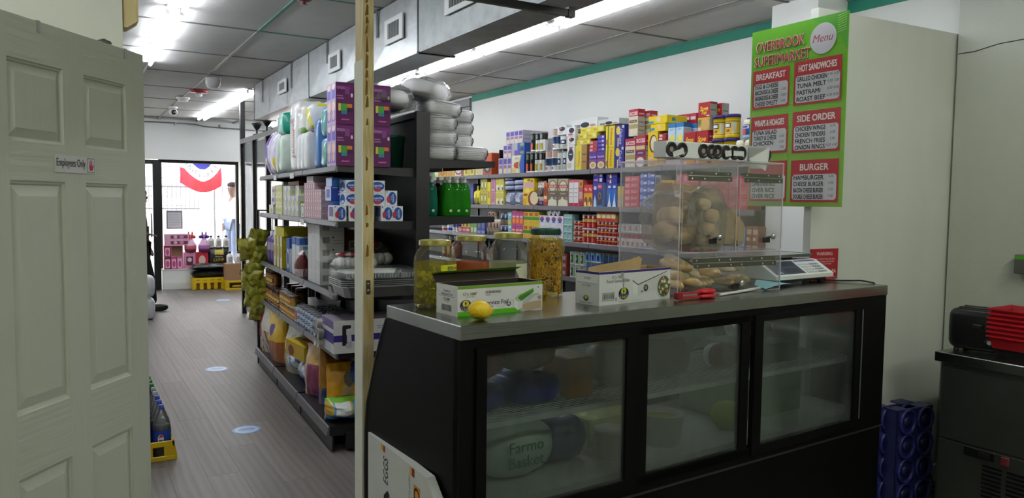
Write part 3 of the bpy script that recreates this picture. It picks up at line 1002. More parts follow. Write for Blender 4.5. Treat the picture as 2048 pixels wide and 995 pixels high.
# customer side: curved glass over a black apron, white deck and one rack inside
cg = MB()
q = prof[3:8]
vs = [(x, p[0], p[1]) for p in q for x in (0.035, CLEN - 0.035)]
cg.add(vs, [(2 * i, 2 * i + 1, 2 * i + 3, 2 * i + 2) for i in range(len(q) - 1)], 'ffffff', 0, True)
cg.obj('curved_glass', 'window_glass', case)
MB().box(0.035, CLEN - 0.035, 0.66, 0.70, 0.10, 0.81).obj('front_apron', 'case_black', case)
MB().box(0.04, CLEN - 0.04, 0.06, 0.655, 0.575, 0.60, 'c9cdc8').obj('deck', 'plastic', case)
rk = MB()
for k in range(26):
 v = 0.10 + k * 0.018
 rk.tube([(0.045, v, 0.845), (CLEN - 0.045, v, 0.845)], 0.0022, 4, 'dfe3e0', caps=False)
rk.box(0.04, CLEN - 0.04, 0.092, 0.10, 0.835, 0.855, 'dfe3e0').box(0.04, CLEN - 0.04, 0.555, 0.563, 0.835, 0.855, 'dfe3e0')
stuff(rk.obj('wire_rack', 'plastic', case))
# food inside
food = []
def in_case(name, label, cat, u, v, z, mb, mat, rz=0.0, group=None):
 p = CW(u, v, z)
 o = mb.obj(name, mat, None, p, CA + rz)
 return tag(o, label, cat, group)
in_case('meat_tray', 'blue wrapped pack of cold cuts on the rack behind left pane, left', 'food pack', 0.20, 0.30, 0.849, MB().sq(0.24, 0.22, 0.10, 0.5, 14, 8, '2a35a8', amp=0.08), 'film_print')
in_case('meat_tray', 'blue wrapped pack of cold cuts on the rack behind left pane, centre', 'food pack', 0.45, 0.30, 0.849, MB().sq(0.22, 0.24, 0.11, 0.5, 14, 8, '3440a6', amp=0.08), 'film_print')
in_case('ham_roll', 'pink ham roll in film lying on the blue pack at far left', 'meat', 0.20, 0.28, 0.951, MB().sq(0.26, 0.14, 0.13, 0.7, 14, 8, 'c77a63', amp=0.05), 'film_print')
in_case('ham_roll', 'pale turkey roll in film lying on the blue pack behind left pane', 'meat', 0.45, 0.30, 0.961, MB().sq(0.24, 0.14, 0.12, 0.7, 14, 8, 'd2b3a0', amp=0.05), 'film_print')
in_case('cheese_block', 'orange cheese block behind the right part of left pane', 'cheese', 0.64, 0.28, 0.849, MB().cbox(-0.06, 0.06, -0.08, 0.08, 0, 0.15, 0.006, 'cf8a3e'), 'film_print')
in_case('plastic_bag', 'white grocery bag with green writing on deck behind left pane', 'bag', 0.36, 0.28, 0.60, MB().sq(0.34, 0.26, 0.20, 0.8, 18, 12, 'c9d8cc', amp=0.12, fr=3).prints((-0.12, -0.132, 0.03), (0.24, 0, 0.0), (0, 0.0, 0.14), (0, -1, 0), [('t', 'Farmo', 0.5, 0.72, 0.28, '2f8f68'), ('t', 'Basket', 0.5, 0.35, 0.28, '2f8f68')]), 'film_print')
in_case('plastic_bag', 'red and white bag of meat on deck at the left end of case', 'bag', 0.15, 0.32, 0.60, MB().sq(0.2, 0.3, 0.19, 0.7, 16, 10, 'd9d2cd', amp=0.12, cols=lambda u, v: 'b83a3c' if (0.55 < u < 0.8 and v > 0.5) else 'd6d5d0'), 'film_print')
in_case('plastic_bag', 'bluish bag on deck behind the right part of left pane', 'bag', 0.60, 0.34, 0.60, MB().sq(0.24, 0.28, 0.17, 0.7, 16, 10, '55608c', amp=0.14), 'film_print')
in_case('ham_roll', 'large smoked ham with orange rind on rack behind middle pane, left', 'meat', 0.90, 0.30, 0.849, MB().sq(0.24, 0.2, 0.19, 0.7, 16, 10, '8a7a70', amp=0.06, cols=lambda u, v: 'c98a58' if v > 0.72 else '8d7f78'), 'film_print')
in_case('ham_roll', 'large smoked ham with orange rind on rack behind middle pane, right', 'meat', 1.15, 0.30, 0.849, MB().sq(0.24, 0.2, 0.18, 0.7, 16, 10, '8a7a70', amp=0.06, cols=lambda u, v: 'c9a078' if v > 0.75 else '7d747a'), 'film_print')
tb = MB()
tb.box(-0.17, 0.17, -0.10, 0.10, 0.0, 0.006, 'd8dc9a')
for x0, x1, y0, y1 in ((-0.17, 0.17, -0.10, -0.094), (-0.17, 0.17, 0.094, 0.10), (-0.17, -0.164, -0.1, 0.1), (0.164, 0.17, -0.1, 0.1)):
 tb.box(x0, x1, y0, y1, 0.0, 0.11, 'e2e6a6')
in_case('salad_tray', 'pale yellow plastic food tray on deck behind middle pane', 'tray', 0.95, 0.42, 0.60, tb.sq(0.30, 0.17, 0.10, 0.5, 14, 8, 'b7c070', amp=0.1, M=TR(0, 0, 0.006)), 'plastic')
in_case('salad_tub', 'white round tub of yellow salad on deck behind middle pane', 'tub', 1.08, 0.22, 0.60, MB().lathe([(0, 0.0), (0.075, 0.0), (0.09, 0.12), (0.094, 0.125), (0.086, 0.125), (0.084, 0.10), (0, 0.105)], 22, cols=['e6e8e2'] * 5 + ['c9cc62']), 'plastic')
in_case('salad_tub', 'white round tub at left end of middle pane on the deck', 'tub', 0.80, 0.20, 0.60, MB().lathe([(0, 0.0), (0.06, 0.0), (0.075, 0.10), (0.078, 0.105), (0, 0.105)], 20, 'e2e4dc'), 'plastic')
in_case('lettuce_box', 'big dull green box of lettuce behind right pane', 'food box', 1.78, 0.36, 0.60, MB().cbox(-0.24, 0.24, -0.13, 0.2, 0, 0.20, 0.004, '8d9f86').sq(0.44, 0.28, 0.06, 0.6, 16, 8, '7fa84a', amp=0.2, M=TR(0, 0.03, 0.18)), 'matte')
in_case('salami', 'dark red salami in foil behind the left part of right pane', 'meat', 1.50, 0.28, 0.849, MB().sq(0.16, 0.12, 0.11, 0.7, 14, 8, '8c3a2a', amp=0.06, cols=lambda u, v: 'd8d8d8' if 0.3 < u < 0.5 else '913d2c'), 'film_print')
in_case('foil_pan', 'grey lidded pan on rack behind right pane', 'pan', 1.78, 0.32, 0.849, MB().cbox(-0.16, 0.16, -0.12, 0.16, 0, 0.09, 0.006, '9a9d9c').sq(0.2, 0.2, 0.10, 0.7, 14, 8, 'a9acac', amp=0.05, M=TR(-0.02, 0.02, 0.09)), 'metal')
in_case('yellow_head', 'yellow green cabbage on deck at the left of right pane', 'vegetable', 1.46, 0.2, 0.60, MB().sq(0.14, 0.14, 0.12, 0.9, 14, 10, 'a3b64a', amp=0.1), 'matte')
# ---- gallon jars
def jar(label, px, py, r, h, lidc, brine, level, ribs=False):
 t = thing('gallon_jar', label, 'jar', (px, py, CTOP))
 nr = r * 0.70
 base = [(0.0, 0.004), (r * 0.90, 0.0), (r * 0.97, 0.006), (r, 0.02)]
 mid = [(r, h * 0.62), (r * 0.985, h * 0.70), (r * 0.92, h * 0.775), (r * 0.80, h * 0.84), (nr * 1.02, h * 0.87), (nr, h * 0.885), (nr, h * 0.93)]
 if ribs:
  mid = [(r * 0.97, h * 0.10), (r * 0.96, h * 0.55), (r * 0.98, h * 0.60), (r * 1.03, h * 0.66), (r * 1.03, h * 0.72), (r * 0.98, h * 0.79), (r * 0.86, h * 0.84), (nr * 1.05, h * 0.87), (nr, h * 0.885), (nr, h * 0.93)]
 MB().lathe(base + mid, 36).obj('glass', 'jar_glass', t)
 if ribs:
  rb = MB()
  for k in range(36):
   a = 2 * PI * k / 36
   rb.tube([(math.cos(a) * rr_, math.sin(a) * rr_, z_) for rr_, z_ in ((r * 1.032, h * 0.66), (r * 1.034, h * 0.72), (r * 0.985, h * 0.79), (r * 0.87, h * 0.84))], 0.0022, 5, 'ffffff', caps=False)
  stuff(rb.obj('shoulder_rib', 'jar_glass', t))
 # lid
 lr = nr * 1.08
 if ribs:
  ld = MB().lathe([(nr, h * 0.90), (lr * 1.05, h * 0.90), (lr * 1.05, h * 0.985), (lr, h), (0, h)], 36, lidc)
  for k in range(48):
   a = 2 * PI * k / 48
   ld.box(lr * 1.05 - 0.001, lr * 1.05 + 0.0012, -0.0016, 0.0016, h * 0.905, h * 0.98, lidc, M=RZM(a))
  ld.obj('lid', 'plastic', t)
 else:
  MB().lathe([(nr, h * 0.905), (lr, h * 0.905), (lr * 1.015, h * 0.915), (lr, h * 0.925), (lr, h * 0.975), (lr * 0.98, h * 0.985), (lr * 0.9, h * 0.98), (lr * 0.86, h * 0.99), (0, h * 0.99)], 36, cols=[lidc] * 6 + ['c5c06a'] * 2).obj('lid', 'tin', t)
 # brine
 ri = r * 0.955
 pts = [(0, 0.008), (ri * 0.92, 0.008), (ri, 0.022)]
 zl = h * level
 for rr_, z_ in mid:
  if z_ < zl - 0.004:
   pts.append((rr_ * 0.955, z_))
 pts += [(pts[-1][0], zl), (0, zl)]
 MB().lathe(pts, 30).obj('brine', brine, t)
 return t
j1 = jar('glass jar of pickle chips with gold lid and yellow label at left end of counter', 0.092*0+1.105, 2.382, 0.075, 0.236, '9a924a', 'brine_yellow', 0.66)
# pickle slices fill the lower half
ps = MB()
rr = random.Random(11)
for k in range(110):
 a, rad, zz = rr.uniform(0, 2 * PI), 0.058 * math.sqrt(rr.random()), 0.016 + 0.112 * rr.random() ** 1.3
 if k < 60:
  rad = rr.uniform(0.042, 0.060)
 M = TR(rad * math.cos(a), rad * math.sin(a), zz) @ Matrix.Rotation(rr.uniform(-1.2, 1.2), 4, 'X') @ Matrix.Rotation(rr.uniform(-1.2, 1.2), 4, 'Y')
 ps.lathe([(0, -0.002), (0.011, -0.002), (0.0125, 0.0), (0.011, 0.002), (0, 0.002)], 10, cols=['c4c654', '8f9a34', '8f9a34', rr.choice(['ccc858', 'd6cc50', 'b8b848'])], M=M)
stuff(ps.obj('pickle_slice', 'plastic', j1))
lb = MB()
r_ = 0.0757
lb.lathe([(r_, 0.075), (r_, 0.150)], 12, 'd8cc2a', ang=(-PI / 2 - 0.16, -PI / 2 + 1.25))
a_c = -PI / 2 + 0.62
lab = lb.obj('label', 'carton', j1)
lab['label'] = 'yellow paper label with black print'
lt = MB()
def wrap_text(mb, st, a0, z0, hh, col, r, off=0.015, sx=1.0, maxarc=1.2):
 vs, fs, wd = glyphs(st, off)
 k = min(hh, maxarc * r / wd)
 mb.add([((r + 0.0004) * math.cos(a0 + x * k * sx / r), (r + 0.0004) * math.sin(a0 + x * k * sx / r), z0 + y * hh) for x, y in vs], fs, col)
wrap_text(lt, 'Kosher Dill', -PI / 2 + 0.56, 0.1135, 0.0125, '1c1a10', r_)
wrap_text(lt, 'Pickle Chips', -PI / 2 + 0.56, 0.0955, 0.0125, '1c1a10', r_)
wrap_text(lt, 'SAN-DEL', -PI / 2 + 0.86, 0.1375, 0.0085, '1c1a10', r_, 0.03)
lt.lathe([(r_ + 0.0003, 0.1315), (r_ + 0.0003, 0.1435)], 6, '1c1a10', ang=(-PI / 2 + 0.18, -PI / 2 + 0.52))
wrap_text(lt, 'B&G', -PI / 2 + 0.35, 0.1375, 0.0085, 'e8e2b0', r_ + 0.0006, 0.03)
lt.lathe([(r_ + 0.0003, 0.127), (r_ + 0.0003, 0.128)], 6, '1c1a10', ang=(-PI / 2 + 0.0, -PI / 2 + 1.2))
lt.lathe([(r_ + 0.0003, 0.077), (r_ + 0.0003, 0.092)], 4, '9a8f20', ang=(-PI / 2 - 0.15, -PI / 2 - 0.02))
lt.obj('lettering', 'carton', lab)
jar('glass jar of orange red brine with gold lid, second jar from left', 1.283, 2.452, 0.0745, 0.246, '9c944c', 'brine_orange', 0.59)
j3 = jar('glass jar of pale cloudy brine with gold lid, third jar from left', 1.456, 2.474, 0.0745, 0.253, 'a0984e', 'brine_pale', 0.55)
MB().lathe([(0.0752, 0.04), (0.0752, 0.135)], 8, 'cfd0b2', ang=(-PI / 2 - 0.1, -PI / 2 + 0.95)).obj('label', 'carton', j3)
j4 = jar('ribbed jar of yellow banana pepper rings with dark green lid', 1.627, 2.470, 0.0735, 0.268, '1f4a3c', 'brine_pepper', 0.84, True)
pr = MB()
for k in range(230):
 a, zz = rr.uniform(0, 2 * PI), rr.uniform(0.012, 0.205)
 rm = 0.058 if zz < 0.19 else 0.05
 rad = rm * (1.0 if k < 150 else math.sqrt(rr.random()))
 M = TR(rad * math.cos(a), rad * math.sin(a), zz) @ RZM(a) @ Matrix.Rotation(PI / 2 + rr.uniform(-0.6, 0.6), 4, 'Y') @ Matrix.Rotation(rr.uniform(-0.5, 0.5), 4, 'X')
 R, r2 = rr.uniform(0.007, 0.0125), 0.0026
 c = rr.choice(['f0cc3a', 'e6bc2a', 'f4d860', 'dcae22'])
 tv, tf = [], []
 for i in range(10):
  t1 = 2 * PI * i / 10
  for j in range(4):
   t2 = PI / 2 * j
   tv.append(((R + r2 * math.cos(t2)) * math.cos(t1), (R + r2 * math.cos(t2)) * math.sin(t1) * 0.8, r2 * math.sin(t2)))
 for i in range(10):
  for j in range(4):
   tf.append((i * 4 + j, ((i + 1) % 10) * 4 + j, ((i + 1) % 10) * 4 + (j + 1) % 4, i * 4 + (j + 1) % 4))
 pr.add(tv, tf, c, 0, True, M)
stuff(pr.obj('pepper_ring', 'plastic', j4))
# ---- open dispenser cartons
def open_box(name, label, cat, loc, rz, w, d, h, inner, front, left, base, lid=None):
 t = thing(name, label, cat, loc, rz)
 th = 0.003
 b = MB()
 b.box(0, w, 0, d, 0, th, base)
 b.box(0, w, 0, th, th, h, [base, base, inner, base, base, base])
 b.box(0, w, d - th, d, th, h, [inner, base, base, base, base, base])
 b.box(0, th, th, d - th, th, h, [base, inner, base, base, base, base])
 b.box(w - th, w, th, d - th, th, h, [base, base, base, inner, base, base])
 b.prints((0, 0, 0), (w, 0, 0), (0, 0, h), (0, -1, 0), front)
 b.prints((0, d, 0), (0, -d, 0), (0, 0, h), (-1, 0, 0), left)
 b.obj('carton', 'carton', t)
 return t
GRN, PUR, BLK = '5aa528', '33246a', '1b1b20'
fx, fy = 1.060, 2.113
fb = open_box('foil_box', 'green and white carton of kitchen foil with lid up, behind lemon', 'box', (fx, fy, CTOP), CA + 0.03, 0.342, 0.135, 0.098, '2b211c',
              [('r', 0, 0.90, 1, 1, '6f9a34'), ('r', 0, 0.0, 0.72, 0.16, '58b41e'), ('p', [(0.0, 0), (0.72, 0.0), (0.80, 0.05), (0.72, 0.16), (0, 0.16)], '58b41e'),
               ('t', "12\"x 1000'", 0.135, 0.735, 0.095, BLK, 0.22), ('t', '(30.4 8mm x 304.8m)', 0.14, 0.63, 0.035, '55555a', 0.2), ('t', 'STANDARD', 0.40, 0.755, 0.085, '2c2c34', 0.23), ('t', 'Estándar', 0.345, 0.66, 0.04, '3c3c44', 0.1),
               ('t', 'Foodservice Foil', 0.375, 0.40, 0.15, '2b2560', 0.47), ('t', 'Foil Para Servicio', 0.33, 0.27, 0.05, '6a6a72', 0.25),
               ('e', 0.088, 0.36, 0.062, 0.19, '2b2560', 24), ('e', 0.088, 0.42, 0.036, 0.11, 'd9cf38', 18), ('r', 0.035, 0.27, 0.141, 0.33, '6a5a9a'), ('t', 'SUNSET', 0.088, 0.225, 0.07, 'e2d94a', 0.09), ('e', 0.088, 0.43, 0.010, 0.045, '1a1a20', 8), ('r', 0.085, 0.30, 0.091, 0.42, '1a1a20'),
               ('e', 0.583, 0.31, 0.026, 0.085, '3c4a3c', 12), ('e', 0.583, 0.31, 0.014, 0.045, 'd6d8d4', 8), ('p', [(0.573, 0.41), (0.593, 0.41), (0.583, 0.30)], 'd6d8d4'),
               # picture of an open box with a hand pulling foil
               ('p', [(0.635, 0.42), (0.70, 0.60), (0.95, 0.60), (0.985, 0.42), (0.985, 0.05), (0.78, 0.0), (0.70, 0.08)], 'b9bcb8'),
               ('p', [(0.64, 0.46), (0.645, 0.18), (0.69, 0.06), (0.70, 0.34)], 'e8e9e6'), ('p', [(0.70, 0.34), (0.69, 0.06), (0.745, 0.14), (0.755, 0.38)], 'dcdedc'), ('p', [(0.69, 0.48), (0.735, 0.36), (0.89, 0.66), (0.88, 0.78), (0.72, 0.58)], '4e9f28'), ('p', [(0.69, 0.48), (0.735, 0.36), (0.89, 0.66), (0.885, 0.70)], '3b7e1e'),
               ('p', [(0.75, 0.22), (0.82, 0.30), (0.985, 0.34), (0.985, 0.06), (0.80, 0.0), (0.76, 0.08)], 'b3a184'), ('p', [(0.82, 0.30), (0.90, 0.50), (0.985, 0.56), (0.985, 0.34)], 'd2d4d3'), ('p', [(0.93, 0.48), (0.985, 0.52), (0.985, 0.38), (0.95, 0.36)], '9a8f7c'),
               ('e', 0.945, 0.80, 0.008, 0.03, '6f86b0', 8)],
              [('t', 'Standard', 0.5, 0.80, 0.085, PUR, 0.6), ('t', 'Aluminum Foil', 0.5, 0.69, 0.085, PUR, 0.72), ('r', 0.12, 0.615, 0.88, 0.625, PUR), ('t', "12\"x1000'", 0.5, 0.53, 0.08, PUR, 0.6), ('t', '30.48mm x 304.8', 0.5, 0.45, 0.03, '666670', 0.6), ('bar', 0.25, 0.13, 0.72, 0.34, '26262c')],
              'dfe0df')
# lid hinged at the back edge, leaning away, its green tongue folded over
lm = MB()
lm.add([(0, 0.135, 0.098), (0.342, 0.135, 0.098), (0.352, 0.172, 0.124), (0.004, 0.172, 0.124), (0, 0.138, 0.096), (0.342, 0.138, 0.096), (0.352, 0.175, 0.122), (0.004, 0.175, 0.122)],
       [(0, 1, 2, 3), (7, 6, 5, 4), (0, 3, 7, 4), (1, 5, 6, 2), (3, 2, 6, 7)], ['2a211b', '63b02c', '2e241e', '2e241e', '63b02c'])
lm.add([(0.004, 0.172, 0.124), (0.352, 0.172, 0.124), (0.366, 0.150, 0.136), (0.020, 0.148, 0.133)], [(0, 1, 2, 3), (3, 2, 1, 0)], ['6cc52e', '6cc52e'])
lo = lm.obj('lid', 'carton', fb)
MB().add([(0.342, 0.02, 0.05), (0.372, 0.025, 0.062), (0.378, 0.04, 0.066), (0.342, 0.05, 0.045)], [(0, 1, 2, 3), (3, 2, 1, 0)], 'ffffff').obj('foil_edge', 'foil', fb)
salad = [('e', 0.90, 0.40, 0.098, 0.36, 'c9cbc6', 28), ('e', 0.90, 0.41, 0.092, 0.335, '55663c', 28)]
rr = random.Random(4)
for k in range(70):
 a, rad = rr.uniform(0, 2 * PI), math.sqrt(rr.random()) * 0.88
 salad.append(('e', 0.90 + 0.088 * rad * math.cos(a), 0.41 + 0.32 * rad * math.sin(a), rr.uniform(0.008, 0.02), rr.uniform(0.025, 0.065), rr.choice(['5f7f3a', '4a6a30', '6f8a4a', 'c99a86', 'd8b8a6', '8a4a3c', 'e2e0d2', '3e5228', 'b05a48', 'd9dacb']), 7))
salad = [(*s_[:1], min(s_[1], 0.985), *s_[2:]) for s_ in salad]
fx2 = open_box('film_box', 'white carton of food wrap with dark purple rim, open on top', 'box', (1.627, 2.117, CTOP), math.atan2(2.186 - 2.115, 2.022 - 1.624) - 0.02, 0.400, 0.120, 0.122, '9a7e58',
               [('r', 0, 0.925, 1, 0.995, '35246e'), ('t', "12\"x 2000'", 0.24, 0.82, 0.09, '2a2a30', 0.2), ('t', 'Food Service Film', 0.25, 0.70, 0.10, '3a3a40', 0.36), ('bar', 0.04, 0.17, 0.20, 0.335, '2e2e34'), ('r', 0.03, 0.355, 0.205, 0.365, '2e2e34'), ('r', 0.03, 0.135, 0.205, 0.145, '2e2e34'), ('r', 0.218, 0.10, 0.226, 0.2, '44444a'),
    ('e', 0.325, 0.30, 0.070, 0.185, '16161c', 24), ('e', 0.325, 0.37, 0.036, 0.11, 'b9c63a', 18), ('r', 0.263, 0.22, 0.387, 0.29, '4b3f8c'), ('t', 'SUNSET', 0.325, 0.185, 0.075, 'dfe04a', 0.12), ('e', 0.325, 0.37, 0.011, 0.05, '1a1a20', 8), ('r', 0.322, 0.26, 0.328, 0.37, '1a1a20'),
    ('p', [(0.445, 0.66), (0.52, 0.52), (0.93, 0.86), (0.88, 0.90), (0.46, 0.68)], 'd5d7d6'), ('p', [(0.445, 0.66), (0.52, 0.52), (0.52, 0.20), (0.45, 0.30)], 'dddfde'), ('p', [(0.52, 0.52), (0.93, 0.86), (0.93, 0.40), (0.52, 0.20)], 'c9ccca'), ('p', [(0.44, 0.665), (0.52, 0.515), (0.94, 0.865), (0.94, 0.885), (0.52, 0.545), (0.45, 0.68)], '1c1c22'),
    ('e', 0.635, 0.41, 0.034, 0.11, '3a3a40', 16), ('e', 0.635, 0.42, 0.02, 0.06, '8d9470', 12), ('r', 0.56, 0.28, 0.60, 0.34, '8a8c8c'),
    ('t', 'Distributed by World 11, Inc. 102 Brook Parkway, Winter Haven, NY 11201', 0.42, 0.06, 0.03, '8a8a8c', 0.5)] + salad,
               [('r', 0, 0.925, 1, 0.995, '35246e'), ('p', [(0.06, 0.66), (0.90, 0.64), (0.97, 0.92), (0.03, 0.92)], 'e4e6e4'), ('p', [(0.06, 0.665), (0.90, 0.645), (0.90, 0.635), (0.06, 0.655)], '6a6c6c'), ('t', 'D1050', 0.5, 0.79, 0.07, '3a3a40', 0.3), ('t', "12\"x 2000'", 0.46, 0.57, 0.065, '6a6a6e', 0.5), ('e', 0.46, 0.19, 0.11, 0.09, '3c3c40', 16), ('e', 0.46, 0.21, 0.07, 0.055, 'b4bf3c', 12), ('t', 'Foodservice Film II', 0.46, 0.055, 0.05, '4a4a50', 0.8)],
               'd2d6d4')
# torn inner wall at the back, stands a little above the rim
MB().prism([(0.05, 0.10), (0.34, 0.10), (0.352, 0.15), (0.335, 0.16), (0.28, 0.148), (0.12, 0.136), (0.05, 0.128)], 0.104, 0.107, 'y', '9d8057').obj('torn_flap', 'kraft', fx2)
MB().tube([(0.30, 0.06, 0.055), (0.36, 0.075, 0.055)], 0.045, 16, 'd9d9d6').obj('film_roll', 'plastic', fx2)
fm = MB().add([(0.110, -0.002, 0.115), (0.122, -0.0025, 0.118), (0.133, -0.003, 0.09), (0.128, -0.002, 0.055), (0.134, -0.002, 0.04), (0.124, -0.003, 0.05), (0.120, -0.003, 0.08)], [(0, 1, 2, 3, 4, 5, 6)], 'ffffff').obj('loose_film', 'wrap_film_white', fx2)
# lemon
lmn = MB()
pf = [(0.0, -0.0415), (0.006, -0.040), (0.012, -0.037), (0.022, -0.029), (0.0285, -0.015), (0.0302, 0.0), (0.0285, 0.013), (0.022, 0.025), (0.013, 0.033), (0.0085, 0.037), (0.006, 0.0425), (0.0, 0.0445)]
lmn.lathe(pf, 24, 'e9c419', M=Matrix.Rotation(math.radians(97), 4, 'Y'), cols=['d8b216'] + ['eac61a'] * 8 + ['d6a81c'] * 2)
principled('lemon_peel', attr=True, rough=0.38, spec=0.5, bump=(150, 0.35))
lemon = lmn.obj('lemon', 'lemon_peel', None, (1.100, 2.035, CTOP + 0.0305), math.radians(-12))
tag(lemon, 'whole yellow lemon on the steel counter edge before foil carton', 'lemon')
# red serving tongs lying on the counter
tg = thing('serving_tongs', 'red plastic serving tongs lying on the counter before bread case', 'tongs', (2.185, 2.118, CTOP), math.radians(3))
for s_ in (0, 1):
 a = MB()
 z0 = 0.008 + 0.018 * s_
 a.box(-0.19, -0.075, -0.011, 0.011, z0 - 0.003, z0 + 0.003, 'b01626')
 a.sq(0.095, 0.046, 0.020, 0.8, 18, 8, 'c01829', M=TR(-0.030, 0, z0 - 0.008), amp=0.10, fr=5)
 a.obj('arm', 'plastic', tg)
MB().cbox(-0.20, -0.17, -0.012, 0.012, 0.004, 0.03, 0.003, '8f1220').obj('hinge_end', 'plastic', tg)
# white stick with pale blue blade
fs_ = thing('fly_swatter', 'white plastic stick with pale blue flap, lying before price scale', 'swatter', (2.245, 2.132, CTOP), math.radians(13.5))
MB().tube([(0.0, 0.0, 0.006), (0.15, 0.0, 0.007), (0.34, 0.0, 0.009)], [0.0055, 0.006, 0.007], 8, 'dfe2df').obj('handle', 'plastic', fs_)
bl = MB()
bv, bf = [], []
for i in range(9):
 for j in range(4):
  bv.append((0.33 + i * 0.033 * (1 - 0.10 * j), -0.03 + j * 0.045 * (0.4 + 0.075 * i), 0.008 + 0.010 * math.sin(i * 0.35) + 0.0045 * j))
for i in range(8):
 for j in range(3):
  a = i * 4 + j
  bf.append((a, a + 4, a + 5, a + 1))
bl.add(bv, bf, '7fc4d2', 0, True).add([(x, y, z - 0.0015) for x, y, z in bv], [f[::-1] for f in bf], '6fb4c4', 0, True)
bl.obj('flap', 'plastic', fs_)
# ---- acrylic bread case
BX, BY, BR = 2.085, 2.205, math.radians(-1.4)
BW, BD, BH, BS = 0.592, 0.385, 0.545, 0.176
bc = thing('bread_case', 'clear acrylic bread display case with two tiers on the counter', 'display case', (BX, BY, CTOP), BR)
def pane(name, x0, x1, y0, y1, z0, z1):
 """acrylic sheet: clear faces, milky cut edges"""
 d = (x1 - x0, y1 - y0, z1 - z0)
 ax = d.index(min(d))
 b = MB().box(x0, x1, y0, y1, z0, z1)
 keep = {0: (1, 3), 1: (0, 2), 2: (4, 5)}[ax]
 b.m = [0 if i in keep else 1 for i in range(6)]
 return b.obj(name, ['acrylic', 'acrylic_edge'], bc)
T = 0.006
pane('side_panel', 0, T, 0, BD, 0, BH)
pane('side_panel', BW - T, BW, 0, BD, 0, BH)
pane('back_panel', T, BW - T, BD - T, BD, 0, BH)
pane('top_panel', 0, BW, 0, BD, BH, BH + T)
pane('bottom_panel', T, BW - T, 0, BD - T, 0, T)
pane('shelf_panel', T, BW - T, 0.0, BD - T, BS - T, BS)
pane('divider', 0.315, 0.315 + T, 0.004, BD - T, BS, BH)
pane('door_header', T, BW - T, 0, T, BH - 0.062, BH)
pane('door_header', T, BW - T, 0, T, BS - 0.045, BS - T)
doors = [('upper_door', 0.012, 0.305, BS + 0.004, BH - 0.066), ('upper_door', 0.328, BW - 0.012, BS + 0.004, BH - 0.066), ('lower_door', 0.012, BW - 0.012, 0.010, BS - 0.049)]
hin = [(0.035, 0.275), (0.345, 0.575), (0.075, 0.55)]
for i, (nm, xa, xb, za, zb) in enumerate(doors):
 d = pane(nm, xa, xb, -T - 0.001, -0.001, za, zb)
 ha, hb = hin[i]
 zc = zb + 0.002
 h = MB().cbox(ha, hb, -T - 0.004, -T - 0.002, zc - 0.019, zc - 0.001, 0.001, '7c7c74').cbox(ha, hb, -0.004, -0.002, zc + 0.001, zc + 0.019, 0.001, '7c7c74')
 h.tube([(ha, -T - 0.003, zc), (hb, -T - 0.003, zc)], 0.0028, 6, 'b5b5ac')
 ho = h.obj('piano_hinge', 'metal', d)
 nscr = 4 if i < 2 else 8
 for k in range(nscr):
  xx = ha + 0.02 + (hb - ha - 0.04) * k / (nscr - 1)
  for sg_ in (-0.011, 0.011):
   if (k + (sg_ > 0)) % 3 == 2:
    continue
   MB().sq(0.008, 0.005, 0.008, 1.0, 8, 6, 'e4e4dc', M=TR(xx, -T - 0.004 if sg_ < 0 else -0.0045, zc + sg_ - 0.004)).obj('screw', 'metal', ho)
 kx = (0.175, 0.485, 0.31)[i]
 kz = za + (0.05 if i < 2 else 0.028)
 k = MB().cbox(kx - 0.022, kx + 0.018, -T - 0.010, -T - 0.001, kz - 0.022, kz - 0.002, 0.002, '1b1b1b')
 k.obj('magnet_catch', 'plastic', d)
 MB().tube([(kx + 0.004, -T - 0.001, kz), (kx + 0.010, -0.026, kz + 0.004)], 0.005, 8, '9a9a98').sq(0.024, 0.016, 0.026, 0.9, 14, 10, 'c4c4c2', M=TR(kx + 0.014, -0.034, kz - 0.008)).obj('knob', 'metal', d)
def BL(x, y, z):
 return Vector((BX + x * math.cos(BR) - y * math.sin(BR), BY + x * math.sin(BR) + y * math.cos(BR), CTOP + z))
# white cartons of dark round ends laid on top of the case
ct = thing('bottle_carton', 'row of white paper sleeves with dark round ends on top of bread case', 'carton', (BX - 0.062, BY + 0.02, CTOP + BH + T), math.radians(-1.0))
segs = [(0.0, 0.185, (0.03, 0.085)), (0.185, 0.262, (0.20, 0.245)), (0.262, 0.345, (0.278, 0.325)), (0.345, 0.445, (0.375, 0.415)), (0.445, 0.585, (0.52, 0.565))]
for a, b, discs in segs:
 sl = MB().cbox(a + 0.001, b - 0.001, 0.0, 0.075, 0.0, 0.066, 0.003, 'dcdee0').obj('sleeve', 'carton', ct)
 for c in discs:
  M = TR(c, -0.0005, 0.033) @ Matrix.Rotation(PI / 2, 4, 'X')
  MB().lathe([(0.029, 0.0), (0.0295, 0.002), (0.024, 0.003), (0.021, 0.0012), (0.010, 0.0012), (0, 0.0015)], 22, cols=['2b2b2d', '1a1a1c', '101012', '161213', '8f7f80'], M=M).obj('round_end', 'plastic', sl)
for x, z, w, hgt, rot in ((0.062, 0.020, 0.058, 0.022, 0.3), (0.335, 0.028, 0.036, 0.024, 0.15), (0.395, 0.030, 0.060, 0.022, 0.0)):
 f = MB().cbox(-w / 2, w / 2, -0.007, -0.004, -hgt / 2, hgt / 2, 0.0008, 'd2d4d4', M=TR(x, 0, z) @ Matrix.Rotation(-rot, 4, 'Y'))
 f.obj('paper_tab', 'carton', ct)
